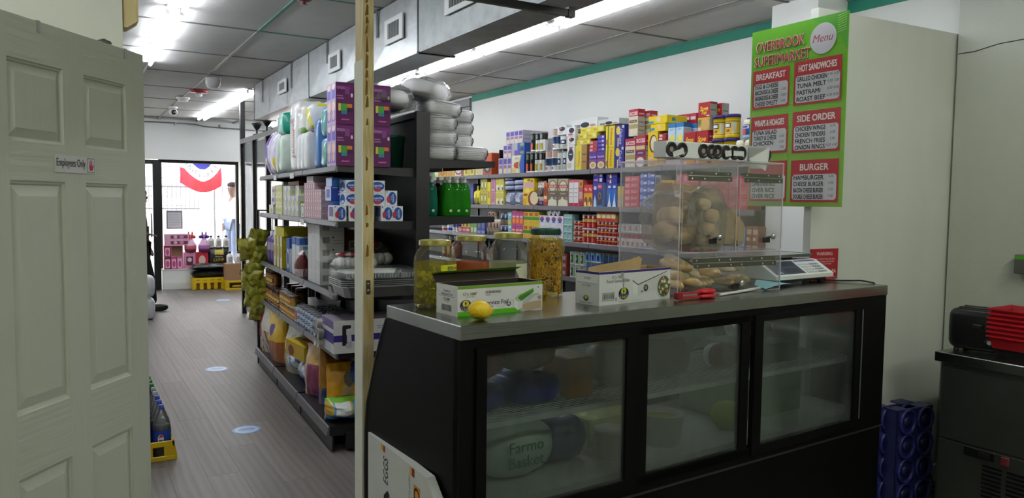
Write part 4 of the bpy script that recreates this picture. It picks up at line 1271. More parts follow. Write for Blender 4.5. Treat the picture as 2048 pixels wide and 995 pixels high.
MB().add([(0.455, -0.006, 0.066), (0.58, -0.006, 0.064), (0.572, -0.010, 0.022), (0.552, -0.012, -0.038), (0.525, -0.016, -0.028), (0.458, -0.014, -0.030), (0.452, -0.010, 0.01)], [(0, 6, 5, 4, 3, 2, 1), (0, 1, 2, 3, 4, 5, 6)], 'd4d8d6').obj('torn_paper', 'carton', ct)
# bread
def loaf(label, p0, p1, rad, flour=False, cat='bread', name='bread_roll', group=None):
 p0, p1 = Vector(p0), Vector(p1)
 d = p1 - p0
 ln = d.length
 b = MB()
 nsec, seg = 12, 14
 t = d.normalized()
 u = t.cross(Vector((0, 0, 1)))
 u = u.normalized() if u.length > 1e-3 else Vector((1, 0, 0))
 w = u.cross(t)
 vs, fs, cl = [], [], []
 sd_ = rnd.uniform(0, 50)
 for i in range(nsec + 1):
  s_ = i / nsec
  rr_ = rad * max(0.03, (1 - abs(2 * s_ - 1) ** 3.2)) ** 0.5
  bend = 0.12 * rad * math.sin(s_ * PI)
  for k in range(seg):
   a = 2 * PI * k / seg
   kk = 1 + 0.07 * noise.noise(Vector((s_ * 4 + sd_, math.cos(a) * 1.5, math.sin(a) * 1.5)))
   # slashes: shallow dips on the upper side
   sl_ = 0.0
   if math.sin(a) > 0.55:
    sl_ = 0.10 * max(0, math.sin(s_ * PI * 7 + math.cos(a) * 2.5)) ** 4
   vs.append(p0 + t * (ln * s_) + (u * math.cos(a) * 1.05 + w * math.sin(a) * 0.92) * rr_ * (kk - sl_) + w * bend)
 for i in range(nsec):
  for k in range(seg):
   j = (k + 1) % seg
   fs.append((i * seg + k, i * seg + j, (i + 1) * seg + j, (i + 1) * seg + k))
   a = 2 * PI * (k + 0.5) / seg
   n_ = noise.noise(Vector((i * 0.6 + sd_, math.cos(a), math.sin(a))))
   slash = math.sin(a) > 0.5 and math.sin(i / nsec * PI * 7 + math.cos(a) * 2.5) > 0.75
   base = ('eedfc0' if flour else 'eac88a') if n_ > -0.05 else ('e6d0a8' if flour else 'e0b670')
   cl.append('f2e6c8' if slash else base)
 b.add(vs, fs, cl, 0, True)
 c = (p0 + p1) / 2
 b.v = [(x - c.x, y - c.y, z - c.z) for x, y, z in b.v]
 o = b.obj(name, 'bread', None, c)
 return tag(o, label, cat, group)
loaf('hoagie roll lying on the others at the left of lower tier', BL(0.04, 0.16, 0.127), BL(0.20, 0.13, 0.090), 0.027)
loaf('floury hoagie roll standing steeply over the pile', BL(0.10, 0.20, 0.150), BL(0.235, 0.12, 0.055), 0.026, True)
loaf('big golden hoagie roll in front at the left of lower tier', BL(0.015, 0.15, 0.085), BL(0.175, 0.045, 0.033), 0.029)
loaf('hoagie roll at the far left bottom against acrylic side', BL(0.012, 0.10, 0.038), BL(0.085, 0.055, 0.030), 0.023)
loaf('short roll end at the bottom, just right of big golden roll', BL(0.215, 0.20, 0.028), BL(0.215, 0.06, 0.028), 0.022)
loaf('roll end at the bottom, left of lower knob', BL(0.265, 0.22, 0.035), BL(0.262, 0.07, 0.034), 0.027)
loaf('upright looking golden roll above the lower knob', BL(0.27, 0.22, 0.085), BL(0.325, 0.09, 0.066), 0.030)
loaf('long pale hoagie roll slanting down over the pile centre', BL(0.235, 0.19, 0.122), BL(0.42, 0.10, 0.083), 0.024, True)
loaf('long crusty roll with slashes at the right top of pile', BL(0.33, 0.22, 0.118), BL(0.50, 0.12, 0.085), 0.026, True)
loaf('small roll end at the bottom, right of lower knob', BL(0.385, 0.20, 0.028), BL(0.395, 0.08, 0.027), 0.020)
loaf('roll at the bottom right of lower tier', BL(0.43, 0.20, 0.032), BL(0.515, 0.10, 0.034), 0.025)
def bread_bag(label, cx, cy, w, d, h, seed, rolls):
 t = thing('bread_bag', label, 'bread bag', tuple(BL(cx, cy, BS)), 0)
 for k, (x, y, z, a, ln, r_) in enumerate(rolls):
  M = TR(x, y, z * 1.32) @ RZM(a)
  b = MB().sq(ln * 1.12, r_ * 2.3, r_ * 2.2, 0.9, 14, 8, 'dcc094', M=M, amp=0.05, cols=lambda u, v: 'd6b88a' if v > 0.35 else 'e6d2ae')
  b.obj('roll', 'bread', t)
 MB().sq(w, d, h, 0.7, 30, 18, 'ffffff', amp=0.16, fr=2.6, seed=seed).obj('plastic_film', 'wrap_film', t)
bread_bag('clear bag of round rolls at the left of upper tier', 0.160, 0.20, 0.285, 0.27, 0.25, 3.1, [(-0.06, 0.0, 0.02, 0.2, 0.11, 0.042), (0.05, -0.03, 0.02, -0.2, 0.10, 0.036), (0.0, 0.05, 0.07, 0.6, 0.12, 0.04), (-0.035, -0.02, 0.075, 1.2, 0.10, 0.038), (0.07, 0.05, 0.03, 0.2, 0.09, 0.036), (-0.02, -0.07, 0.015, 0.0, 0.10, 0.024), (0.03, 0.0, 0.10, 0.1, 0.09, 0.036)])
bread_bag('crumpled clear bag of rolls left of the upper divider', 0.232, 0.085, 0.15, 0.14, 0.265, 9.4, [(0.0, 0.0, 0.04, 1.1, 0.085, 0.03), (0.015, -0.01, 0.085, 0.5, 0.08, 0.028), (-0.015, 0.01, 0.125, 0.1, 0.07, 0.024), (0.0, 0.02, 0.012, 0.3, 0.08, 0.026)])
# kraft paper bag lying across the back
kb = MB()
kv, kf = [], []
nu, nv = 14, 14
for i in range(nu + 1):
 s_ = i / nu
 hh = 0.285 - 0.02 * s_ - 0.14 * max(0, s_ - 0.55) / 0.45
 dd = 0.15 - 0.05 * max(0, s_ - 0.6)
 for k in range(nv):
  a = 2 * PI * k / nv
  pwc, pws = math.copysign(abs(math.cos(a)) ** 0.55, math.cos(a)), math.copysign(abs(math.sin(a)) ** 0.55, math.sin(a))
  n_ = 1 + 0.10 * noise.noise(Vector((s_ * 6, pwc * 2.2, pws * 2.2)))
  kv.append((-0.19 + 0.43 * s_, pwc * dd / 2 * n_, max(0.001, hh / 2 + pws * hh / 2 * n_)))
for i in range(nu):
 for k in range(nv):
  kf.append((i * nv + k, i * nv + (k + 1) % nv, (i + 1) * nv + (k + 1) % nv, (i + 1) * nv + k))
kb.add(kv, kf, 'ffffff', 0, False)
kb.add(kv[:nv], [list(range(nv))[::-1]], 'ffffff').add(kv[-nv:], [list(range(nv))], 'ffffff')
o = kb.obj('paper_bag', 'kraft', None, BL(0.345, 0.275, BS), BR)
tag(o, 'crumpled brown paper bag lying across the upper tier of bread case', 'paper bag')
# ---- price computing scale
sc_ = thing('price_scale', 'white price computing scale with steel platter right of bread case', 'scale', (2.735, 2.262, CTOP), math.radians(4.5))
MB().prism([(0.0, 0.028), (0.0, 0.045), (0.10, 0.105), (0.16, 0.108), (0.35, 0.095), (0.36, 0.028)], 0.0, 0.455, 'x', 'd9dcd8').obj('body', 'plastic', sc_)
MB().cbox(0.02, 0.43, 0.02, 0.35, 0.012, 0.03, 0.003, '2b2c2e').obj('underside', 'plastic', sc_)
for x in (0.04, 0.41):
 for y in (0.04, 0.32):
  MB().lathe([(0, 0), (0.014, 0), (0.016, 0.014), (0, 0.014)], 12, '151517', M=TR(x, y, 0)).obj('foot', 'plastic', sc_)
sv = (Vector((0, 0.10, 0.060)).normalized())
pm = MB()
O, U_, V_, Nn = Vector((0.02, 0.004, 0.0474)), Vector((0.415, 0, 0)), Vector((0, 0.094, 0.0564)), Vector((0, -0.514, 0.857))
pm.prints(O, U_, V_, Nn, [('r', 0.0, 0.06, 0.55, 0.97, '34405e'), ('r', 0.03, 0.60, 0.25, 0.90, '1e2634'), ('r', 0.28, 0.60, 0.52, 0.90, '1e2634'), ('r', 0.22, 0.15, 0.50, 0.48, '1e2634'), ('t', 'CAS', 0.11, 0.20, 0.12, 'e8ecf2', 0.15), ('r', 0.58, 0.88, 0.99, 0.97, '5b62a8')])
pm.obj('display_panel', 'plastic', sc_)
keys = 0
for r_i in range(4):
 for c_i in range(7):
  u, v = 0.61 + c_i * 0.055, 0.12 + r_i * 0.18
  p = O + U_ * u + V_ * v
  a = math.atan2(V_.z, V_.y)
  MB().cbox(-0.0085, 0.0085, -0.006, 0.006, 0, 0.0025, 0.0006, 'b9bec2' if c_i < 4 else '868e96', M=TR(*p) @ Matrix.Rotation(a, 4, 'X')).obj('key', 'plastic', sc_)
pl = MB()
pl.cbox(-0.03, 0.43, 0.105, 0.42, 0.128, 0.132, 0.0015).box(-0.03, -0.026, 0.105, 0.42, 0.122, 0.134).box(0.426, 0.43, 0.105, 0.42, 0.122, 0.134).box(-0.03, 0.43, 0.101, 0.105, 0.118, 0.132)
pl.obj('platter', 'stainless', sc_)
MB().cbox(0.10, 0.34, 0.15, 0.33, 0.094, 0.128, 0.002, '26282a').obj('platter_support', 'plastic', sc_)
# its black power cord over the counter end and down the side
cd = thing('power_cord', 'black power cord running over the right end of the counter', 'cord', (3.17, 2.32, CTOP))
MB().tube([(-0.05, 0.06, 0.006), (0.0, 0.0, 0.006), (0.05, -0.06, 0.008), (0.09, -0.12, 0.012), (0.115, -0.17, 0.005), (0.128, -0.205, -0.03), (0.130, -0.21, -0.10), (0.140, -0.20, -0.30), (0.155, -0.19, -0.48), (0.17, -0.18, -0.62), (0.165, -0.19, -0.8), (0.175, -0.18, -1.0), (0.18, -0.15, -1.19), (0.24, -0.05, -1.19)], 0.0042, 7, '111112').obj('cable', 'plastic', cd)
# ---- menu board fixed to the end of the partition
RED, GRNM = 'b93a3e', '6db32c'
mw, mh = 0.575, 0.923
board = thing('menu_board', 'bright green menu board with red headed price lists at end of partition', 'menu', (3.170, 2.830, 1.562), -PI / 2)
MB().cbox(0, mw, 0.0, 0.006, 0, mh, 0.001, '7fbf3a').obj('panel', 'carton', board)
bg_ = []
bands = [('6ab52a', 0), ('74b933', 1), ('7dbb3a', 2), ('86bd44', 3), ('8dbb4c', 4), ('93b852', 5)]
for c, k in bands:
 bg_.append(('r', 0, 1 - (k + 1) / 6, 1, 1 - k / 6, c))
bg_ += [('p', [(0.62, 1), (1, 1), (1, 0.80), (0.88, 0.93)], '5cae38'), ('p', [(0.5, 0.80), (0.74, 0.97), (0.74, 0.80)], '7ac23a')]
# fine wavy lines
for k in range(10):
 y0_ = 0.55 - 0.010 * k
 pts_t = [(0.02 + 0.96 * i / 16, y0_ + 0.02 * math.sin(i / 16 * 5 + 0.15 * k)) for i in range(17)]
 for p_, q_ in zip(pts_t[:-1], pts_t[1:]):
  bg_.append(('p', [(p_[0], p_[1]), (q_[0], q_[1]), (q_[0], q_[1] + 0.0018), (p_[0], p_[1] + 0.0018)], '9fcf5a'))
for k in range(8):
 bg_.append(('p', [(0.90, 0.985 - k * 0.012), (0.985, 0.995 - k * 0.012), (0.985, 0.992 - k * 0.012), (0.90, 0.982 - k * 0.012)], 'a9dc7a'))
bm = MB().prints((0, 0, 0), (mw, 0, 0), (0, 0, mh), (0, -1, 0), bg_, eps=0.0001)
bm.obj('background_print', 'carton', board)
mm = MB()
def MP(items, lift=0.0018):
 mm.prints((0, -lift, 0), (mw, 0, 0), (0, 0, mh), (0, -1, 0), items, eps=0.00015)
for st, u, v, w_ in (('OVERBROOK', 0.315, 0.905, 0.52), ('SUPERMARKET', 0.34, 0.825, 0.60)):
 MP([('t', st, u + 0.004, v - 0.003, 0.056, '4a2a20', w_, 0, 0, 0.03)], 0.0016)
 MP([('t', st, u, v, 0.056, 'f0e2cf', w_, 0, 0, 0.03)], 0.0018)
 MP([('t', st, u, v, 0.053, 'c2393f', w_ * 0.985, 0, 0, 0.004)], 0.0021)
MP([('e', 0.765, 0.885, 0.128, 0.080, 'd9dee0', 36), ('e', 0.765, 0.885, 0.124, 0.077, 'd2d0d6', 36), ('t', 'Menu', 0.765, 0.888, 0.040, 'a83a48', 0.19, 0.25, 0, 0.0)])
def menu_box(u0, u1, vt, vb, head, rows, prices, dy=0.0, right=False):
 hb = 0.078
 MP([('r', u0, 1 - vb, u1, 1 - vt, RED)])
 # white field with cut corners
 a, b, c, d = u0 + 0.018, u1 - 0.014, 1 - vb + 0.012, 1 - vt - hb
 k = 0.018
 MP([('p', [(a + k, c), (b - k, c), (b, c + k * 0.6), (b, d - k * 0.6), (b - k, d), (a + k, d), (a, d - k * 0.6), (a, c + k * 0.6)], 'd3d3d6')], 0.0021)
 if head:
  MP([('t', head, (u0 + u1) / 2, 1 - vt - hb / 2, 0.034, 'f1e9e2', (u1 - u0) * 0.80, 0, 0, 0.04)], 0.0023)
 n_ = len(rows)
 for i, r_ in enumerate(rows):
  v = d - (d - c) * (i + 0.5) / n_
  if not r_:
   continue
  vs_, fs_2, wd = glyphs(r_, 0.016)
  hh = 0.0235
  wfrac = min(wd * hh * mh / mw, (b - a) * 0.68)
  cu_ = a + 0.016 + wfrac / 2 if not right else a + (b - a) * 0.72 - wfrac / 2
  MP([('t', r_, cu_, v, hh, '17171a', wfrac * 1.001, 0, 0, 0.03)], 0.0023)
 for i, p_ in enumerate(prices):
  if p_:
   v = d - (d - c) * (i + 0.35) / n_
   for q_, px_ in zip(p_.split(), (0.88,) if ' ' not in p_ else (0.79, 0.93)):
    MP([('t', q_, a + (b - a) * px_, v, 0.014, '4a4a5c', 0.048, 0.15, 0, -0.01)], 0.0023)
menu_box(0.025, 0.435, 0.225, 0.445, 'BREAKFAST', ['EGG & CHEESE', 'BACON EGG & CHEESE', 'SAUSAGE EGG & CHEESE', 'CHEESE OMLETT'], ['', '3.50', '3.50', '4.00'])
menu_box(0.485, 0.955, 0.215, 0.450, 'HOT SANDWICHES', ['GRILLED CHICKEN', 'TUNA MELT', 'PASTRAMI', 'ROAST BEEF'], ['5.00 6.00', '5.00 7.00', '6.00 8.00', '6.00 8.00'])
menu_box(0.020, 0.435, 0.488, 0.700, 'WRAPS & HOAGIES', ['TUNA SALAD', 'TURKEY & CHEESE', 'CHICKEN', 'STEAK'], ['', '6.00', '6.00', '7.00'])
menu_box(0.485, 0.960, 0.485, 0.708, 'SIDE ORDER', ['CHICKEN WINGS', 'CHICKEN TENDERS', 'FRENCH FRIES', 'ONION RINGS'], ['6.00', '6.00', '5.00', '3.00 4.00'])
menu_box(0.020, 0.440, 0.745, 0.972, '', ['CHICKEN OVER RICE', 'LAMB OVER RICE', 'OVER RICE', 'OVER RICE'], ['', '', '', ''])
menu_box(0.485, 0.960, 0.748, 0.975, 'BURGER', ['HAMBURGER', 'CHEESE BURGER', 'BACON CHEESE BURGER', 'DOUBLE CHEESE BURGER'], ['4.00', '5.00', '5.50', '7.00'])
mo = mm.obj('lettering', 'carton', board)
# red warning sign on the partition
rs = thing('warning_sign', 'red warning sign with white print low on the partition behind scale', 'sign', (3.195, 2.440, 1.195), math.atan2(-0.055, 1.13))
MB().box(0.0, 0.205, -0.004, -0.001, 0.0, 0.155, 'a81c2a').obj('panel', 'plastic', rs)
MB().prints((0, -0.004, 0), (0.205, 0, 0), (0, 0, 0.155), (0, -1, 0), [('t', 'WARNING', 0.50, 0.84, 0.11, 'ead8d8', 0.62, 0, 0, 0.02), ('t', 'KIDS: STOP! IF YOU USE THIS', 0.52, 0.66, 0.05, 'e6cfd0', 0.82), ('t', 'DON\'T DRINK AFTER FOOD', 0.52, 0.58, 0.05, 'e6cfd0', 0.8), ('t', 'NO LIQUOR AND BEER', 0.52, 0.50, 0.05, 'e6cfd0', 0.7), ('t', 'PA', 0.86, 0.26, 0.12, 'ead8d8', 0.2), ('r', 0.05, 0.06, 0.95, 0.075, 'd8a8ac')], eps=0.0003).obj('lettering', 'carton', rs)
# ---- white egg case leaning on the left end of the deli case
eg = thing('egg_carton', 'flattened white egg case leaning on the left end of deli case', 'carton', (0.945, 2.62, 0.0), -PI / 2)
ew, eh = 0.60, 0.705
MB().prism([(0, 0), (ew, 0), (ew, eh - 0.06), (ew - 0.075, eh), (0, eh)], 0.0, 0.03, 'y', 'd6d8d6').obj('board', 'carton', eg)
ep = MB()
ep.prints((0, 0, 0), (ew, 0, 0), (0, 0, eh), (0, -1, 0), [
 ('t', 'EGGS', 0.30, 0.875, 0.075, '2a2430', 0.13, 0.1, 1, 0.02), ('p', [(0.225, 0.995), (0.262, 0.995), (0.262, 0.965), (0.225, 0.965)], 'e0b23c'), ('p', [(0.262, 0.995), (0.290, 0.995), (0.290, 0.962), (0.262, 0.962)], '8c2344'),
 ('p', [(0.66, 0.995), (0.69, 0.995), (0.69, 0.955), (0.66, 0.955)], 'e0b23c'), ('p', [(0.69, 0.995), (0.725, 0.995), (0.725, 0.955), (0.69, 0.955)], '8c2344'),
 ('r', 0.715, 0.60, 0.80, 0.925, 'd98a2c'), ('r', 0.725, 0.61, 0.79, 0.915, 'e8963a'), ('t', 'RATED', 0.757, 0.775, 0.075, '3a2418', 0.28, 0.1, 1, 0.03),
 ('p', [(0.27, 0.74), (0.33, 0.78), (0.36, 0.77), (0.36, 0.64), (0.31, 0.60), (0.28, 0.65)], '131316'), ('r', 0.55, 0.62, 0.61, 0.74, '5a6a8c'), ('r', 0.557, 0.63, 0.603, 0.73, 'c9d2da'),
 ('t', 'NATIONAL EGG PRODUCTS CO. 3 DOZEN', 0.655, 0.80, 0.014, '4a4a60', 0.3, 0, 1), ('t', '+', 0.83, 0.84, 0.02, '6a6a6a', 0.04)])
ep.obj('lettering', 'carton', eg)
# ================================================================== right end: freezer, toaster, trays, crate
fz = thing('undercounter_freezer', 'dark steel undercounter freezer with vents at the right edge', 'freezer', (3.60, 1.30, 0.0))
MB().cbox(0.02, 0.68, 0.0, 0.70, 0.06, 0.825, 0.004).obj('cabinet', 'stainless_dark', fz)
MB().cbox(0.0, 0.70, -0.05, 0.722, 0.825, 0.872, 0.003).obj('worktop', 'stainless', fz)
MB().cbox(0.012, 0.02, 0.01, 0.69, 0.46, 0.80, 0.002).obj('door_front', 'stainless_dark', fz)
MB().cbox(0.014, 0.02, 0.01, 0.69, 0.08, 0.45, 0.002).obj('grille_panel', 'stainless_dark', fz)
cp = MB().cbox(0.006, 0.016, 0.43, 0.57, 0.405, 0.45, 0.004, '0d0d0e').obj('control_strip', 'plastic', fz)
MB().cbox(0.002, 0.006, 0.45, 0.50, 0.415, 0.44, 0.001, '1c1c1f').obj('dial', 'plastic', cp)
MB().cbox(0.002, 0.014, 0.37, 0.405, 0.405, 0.445, 0.003, '6a2a2a').obj('rocker_switch', 'plastic', cp)
for c_ in range(3):
 for r_ in range(14):
  MB().box(0.011, 0.0142, 0.19 + c_ * 0.105, 0.275 + c_ * 0.105, 0.372 - r_ * 0.02, 0.382 - r_ * 0.02, '060606').obj('vent_slot', 'matte', fz)
MB().box(0.05, 0.65, 0.05, 0.65, 0.0, 0.06, '101010').obj('plinth', 'plastic', fz)
# toaster
tt = thing('toaster', 'black two slot toaster standing on the steel freezer top', 'toaster', (3.80, 1.92, 0.872), math.radians(8))
MB().sq(0.165, 0.28, 0.205, 0.28, 20, 12, '0e0e10', e2=0.35, M=TR(0.0, -0.02, 0.006)).obj('shell', 'plastic', tt)
for x in (-0.032, 0.032):
 MB().box(x - 0.014, x + 0.014, -0.12, 0.08, 0.2085, 0.2125, '4a4a4c').obj('slot_rim', 'metal', tt)
MB().lathe([(0.0, 0.014), (0.017, 0.013), (0.02, 0.0)], 16, '1a1a1c', M=TR(-0.083, -0.075, 0.06) @ Matrix.Rotation(-PI / 2, 4, 'Y')).lathe([(0.0, 0.016), (0.010, 0.0155)], 12, 'b0b2b4', M=TR(-0.083, -0.075, 0.06) @ Matrix.Rotation(-PI / 2, 4, 'Y')).obj('dial', 'plastic', tt)
MB().cbox(-0.098, -0.08, -0.04, 0.0, 0.12, 0.14, 0.003, '161618').obj('lever', 'plastic', tt)
for sx in (-0.06, 0.06):
 for sy in (-0.13, 0.08):
  MB().lathe([(0, 0), (0.012, 0), (0.012, 0.012), (0, 0.012)], 10, '0a0a0a', M=TR(sx, sy, 0)).obj('foot', 'plastic', tt)
MB().lathe([(0.024, 0.0), (0.026, 0.004), (0.0, 0.004)], 18, '0f0f10', M=TR(-0.08, -0.075, 0.06) @ Matrix.Rotation(-PI / 2, 4, 'Y')).obj('dial_plate', 'plastic', tt)
def food_tray(w, d, h, base, rim, holes=False):
 b = MB()
 k = 0.88
 # tapered open box with a rim
 lo = [(-w / 2 * k, -d / 2 * k), (w / 2 * k, -d / 2 * k), (w / 2 * k, d / 2 * k), (-w / 2 * k, d / 2 * k)]
 hi = [(-w / 2, -d / 2), (w / 2, -d / 2), (w / 2, d / 2), (-w / 2, d / 2)]
 t_ = 0.004
 for out in (True, False):
  o_ = 0 if out else t_
  L0 = [(x * (1 - o_ * 6), y * (1 - o_ * 6), o_) for x, y in lo]
  L1 = [(x * (1 - o_ * 6), y * (1 - o_ * 6), h) for x, y in hi]
  fs = [(i, (i + 1) % 4, 4 + (i + 1) % 4, 4 + i) for i in range(4)] + [(3, 2, 1, 0)]
  if not out:
   fs = [f[::-1] for f in fs]
  b.add(L0 + L1, fs, base)
 # rim
 e = 0.008
 b.box(-w / 2 - e, w / 2 + e, -d / 2 - e, -d / 2, h - 0.008, h, rim).box(-w / 2 - e, w / 2 + e, d / 2, d / 2 + e, h - 0.008, h, rim)
 b.box(-w / 2 - e, -w / 2, -d / 2, d / 2, h - 0.008, h, rim).box(w / 2, w / 2 + e, -d / 2, d / 2, h - 0.008, h, rim)
 return b
bt = food_tray(0.17, 0.24, 0.10, '111113', '18181a').obj('black_tray', 'plastic', None, (3.80, 1.70, 0.872))
tag(bt, 'black plastic food tray under the red baskets beside toaster', 'tray')
rb = food_tray(0.20, 0.25, 0.06, '9c1620', 'b31b26').mesh('tray', 'plastic')
for k in range(7):
 place('food_basket', rb, 'red plastic serving basket in the stack by toaster, %s from bottom' % ORD[k], 'basket', (3.80, 1.705, 0.912 + 0.0215 * k), rnd.uniform(-0.02, 0.02), 'red food baskets')
pp = MB().add([(-0.06, -0.08, 0), (0.05, -0.09, 0.004), (0.06, 0.02, 0.02), (0.0, 0.05, 0.012), (-0.05, 0.03, 0.002)], [(0, 1, 2, 3, 4), (4, 3, 2, 1, 0)], 'd8dcd8').obj('paper_liner', 'carton', None, (3.81, 1.66, 1.048))
tag(pp, 'crumpled white paper liner lying in the top red basket', 'paper')
# blue plastic bottle trays standing on end between deli case and freezer
def bottle_tray(mb, w, h, d):
 c = '262a66'
 mb.cbox(-w / 2, w / 2, 0.0, 0.012, 0, h, 0.003, c)
 mb.cbox(-w / 2, -w / 2 + 0.01, 0.0, d, 0, h, 0.003, c).cbox(w / 2 - 0.01, w / 2, 0.0, d, 0, h, 0.003, c)
 mb.cbox(-w / 2, w / 2, 0, d, 0, 0.01, 0.003, c).cbox(-w / 2, -0.05, 0, d, h - 0.01, h, 0.003, c).cbox(0.05, w / 2, 0, d, h - 0.01, h, 0.003, c)
 mb.cbox(-0.05, 0.05, 0, 0.02, h - 0.01, h, 0.003, c)
 for i in range(2):
  for j in range(4):
   cx_, cz_ = -w / 4 + i * w / 2, h / 8 + j * h / 4
   M = TR(cx_, -0.001, cz_) @ Matrix.Rotation(PI / 2, 4, 'X')
   mb.lathe([(w * 0.225, -0.004), (w * 0.235, 0.012), (w * 0.20, 0.014), (w * 0.19, -0.002)], 16, '2c3176', M=M)
   mb.lathe([(w * 0.10, 0.0), (w * 0.09, 0.010), (0.0, 0.008)], 10, '1e2254', M=M)
 return mb
for k, (yy, lab) in enumerate(((2.215, 'blue plastic bottle tray stood on end, nearest freezer'), (2.30, 'blue plastic bottle tray stood on end, against partition'))):
 o = bottle_tray(MB(), 0.29, 0.515, 0.08).obj('bottle_tray', 'plastic', None, (3.80 - 0.03 * k, yy, 0.0), -0.05)
 tag(o, lab, 'crate', 'blue bottle trays on end')
# outlet with plugs and loose cords by the base of the partition
ol = thing('wall_outlet', 'white wall outlet with black plugs low on partition behind freezer', 'outlet', (4.06, 2.385, 0.30), math.atan2(-0.055, 1.13))
MB().cbox(-0.075, 0.075, -0.03, 0.0, -0.03, 0.10, 0.004, 'a9aba2').obj('box', 'plastic', ol)
MB().cbox(0.01, 0.05, -0.075, -0.03, 0.02, 0.07, 0.004, '131314').obj('plug', 'plastic', ol)
MB().cbox(-0.04, -0.01, -0.06, -0.03, -0.01, 0.03, 0.004, 'd5d6d2').obj('plug', 'plastic', ol)
MB().tube([(0.03, -0.07, 0.03), (0.02, -0.10, -0.06), (-0.02, -0.11, -0.16), (0.03, -0.12, -0.26), (0.08, -0.10, -0.292), (0.02, -0.07, -0.293), (-0.05, -0.10, -0.293), (0.04, -0.16, -0.292)], 0.005, 6, '1a1a1a').obj('cord', 'plastic', ol)
MB().tube([(-0.025, -0.06, 0.01), (-0.05, -0.09, 0.08), (-0.02, -0.08, 0.13), (0.02, -0.07, 0.09), (0.04, -0.08, -0.05), (0.06, -0.06, -0.29)], 0.004, 6, 'cfd0cb').obj('cord', 'plastic', ol)
# grey electrical box with a green sticker at the right edge of the picture
eb = thing('junction_box', 'grey metal junction box with green sticker on the grey wall', 'electrical box', (4.315, 1.90, 1.225))
MB().cbox(-0.06, 0.0, -0.10, 0.10, 0.0, 0.10, 0.003, '8c9090').obj('box', 'metal', eb)
MB().box(-0.0615, -0.06, 0.03, 0.095, 0.075, 0.095, '4f9a2c').obj('sticker', 'carton', eb)
MB().tube([(-0.03, -0.05, 0.1), (-0.03, -0.05, 0.5)], 0.010, 8, '9a9c9c').obj('conduit', 'metal', eb)
# ================================================================== the gondola in the middle of the shop
GA = math.radians(3.08)
GX, GY = 1.357, 4.452
GLEN = 2.79
GC = 0.60          # depth of the centre line
def G(s, d, z=0.0):
 return Vector((GX + s * math.sin(GA) + d * math.cos(GA), GY + s * math.cos(GA) - d * math.sin(GA), z))
gon = thing('gondola_shelving', 'double sided black gondola shelving unit with five tiers along the left aisle', 'shelving', G(0, 0), -GA)
# local frame of the gondola: x = depth from the left aisle, y = length away from us
LV = {'a': 1.775, 'b': 1.437, 'c': 0.985, 'd': 0.620, 'base': 0.165}
RV = {'a': 1.838, 'b': 1.468, 'c': 1.06, 'base': 0.165}
nb = 3
bay = GLEN / nb
for k in range(nb + 1):
 y = bay * k
 p = MB().box(GC - 0.045, GC + 0.045, y - 0.018, y + 0.018, 0.0, 2.135, '0f0f11')
 for q in range(34):
  for sx in (-0.0455, 0.0455):
   for o_ in (-0.01, 0.006):
    p.box(GC + sx - 0.0006, GC + sx + 0.0006, y + o_, y + o_ + 0.004, 0.2 + q * 0.056, 0.226 + q * 0.056, '5a5a5e')
 p.obj('upright', 'shelf_paint', gon)
 ft = MB().box(0.10, 1.10, y - 0.018, y + 0.018, 0.02, 0.12).box(0.14, 0.17, y - 0.018, y + 0.018, 0.0, 0.02).box(1.05, 1.08, y - 0.018, y + 0.018, 0.0, 0.02)
 ft.obj('base_foot', 'shelf_paint', gon)
for k in range(nb):
 y0, y1 = bay * k + 0.019, bay * (k + 1) - 0.019
 MB().box(GC - 0.006, GC + 0.006, y0, y1, 0.13, 2.10).obj('back_panel', 'shelf_back', gon)
 MB().box(GC - 0.035, GC + 0.035, y0 - 0.03, y1 + 0.03, 2.10, 2.135).obj('top_rail', 'shelf_back', gon)
 for lv, z in LV.items():
  x0 = 0.045 if lv != 'base' else -0.01
  th = 0.035 if lv != 'base' else 0.06
  s_ = MB().box(x0 + 0.012, GC - 0.047, y0, y1, z - 0.012, z).box(x0 + 0.012, x0 + 0.03, y0, y1, z - th, z - 0.012)
  s_.prism([(x0 + 0.03, z - th), (GC - 0.047, z - th * 1.6), (GC - 0.047, z - 0.012), (x0 + 0.03, z - 0.012)], y0, y0 + 0.003, 'y').prism([(x0 + 0.03, z - th), (GC - 0.047, z - th * 1.6), (GC - 0.047, z - 0.012), (x0 + 0.03, z - 0.012)], y1 - 0.003, y1, 'y')
  so = s_.obj('shelf', 'shelf_paint', gon)
  rl = MB().prism([(x0 + 0.012, z + 0.003), (x0 + 0.002, z - 0.001), (x0 - 0.006, z - th + 0.004), (x0 + 0.006, z - th - 0.003), (x0 + 0.012, z - th)], y0 - 0.012, y1 + 0.012, 'y')
  rl.obj('price_rail', 'price_rail', so)
 for lv, z in RV.items():
  x1 = 1.13 if lv != 'base' else 1.20
  s_ = MB().box(GC + 0.047, x1, y0, y1, z - 0.012, z).box(x1 - 0.012, x1, y0, y1, z - 0.04, z - 0.012)
  s_.prism([(GC + 0.047, z - 0.06), (x1, z - 0.04), (x1, z - 0.012), (GC + 0.047, z - 0.012)], y0, y0 + 0.003, 'y')
  s_.obj('shelf', 'shelf_paint', gon)
 MB().box(0.02, 0.03, y0, y1, 0.005, 0.10).obj('kick_plate', 'shelf_paint', gon)
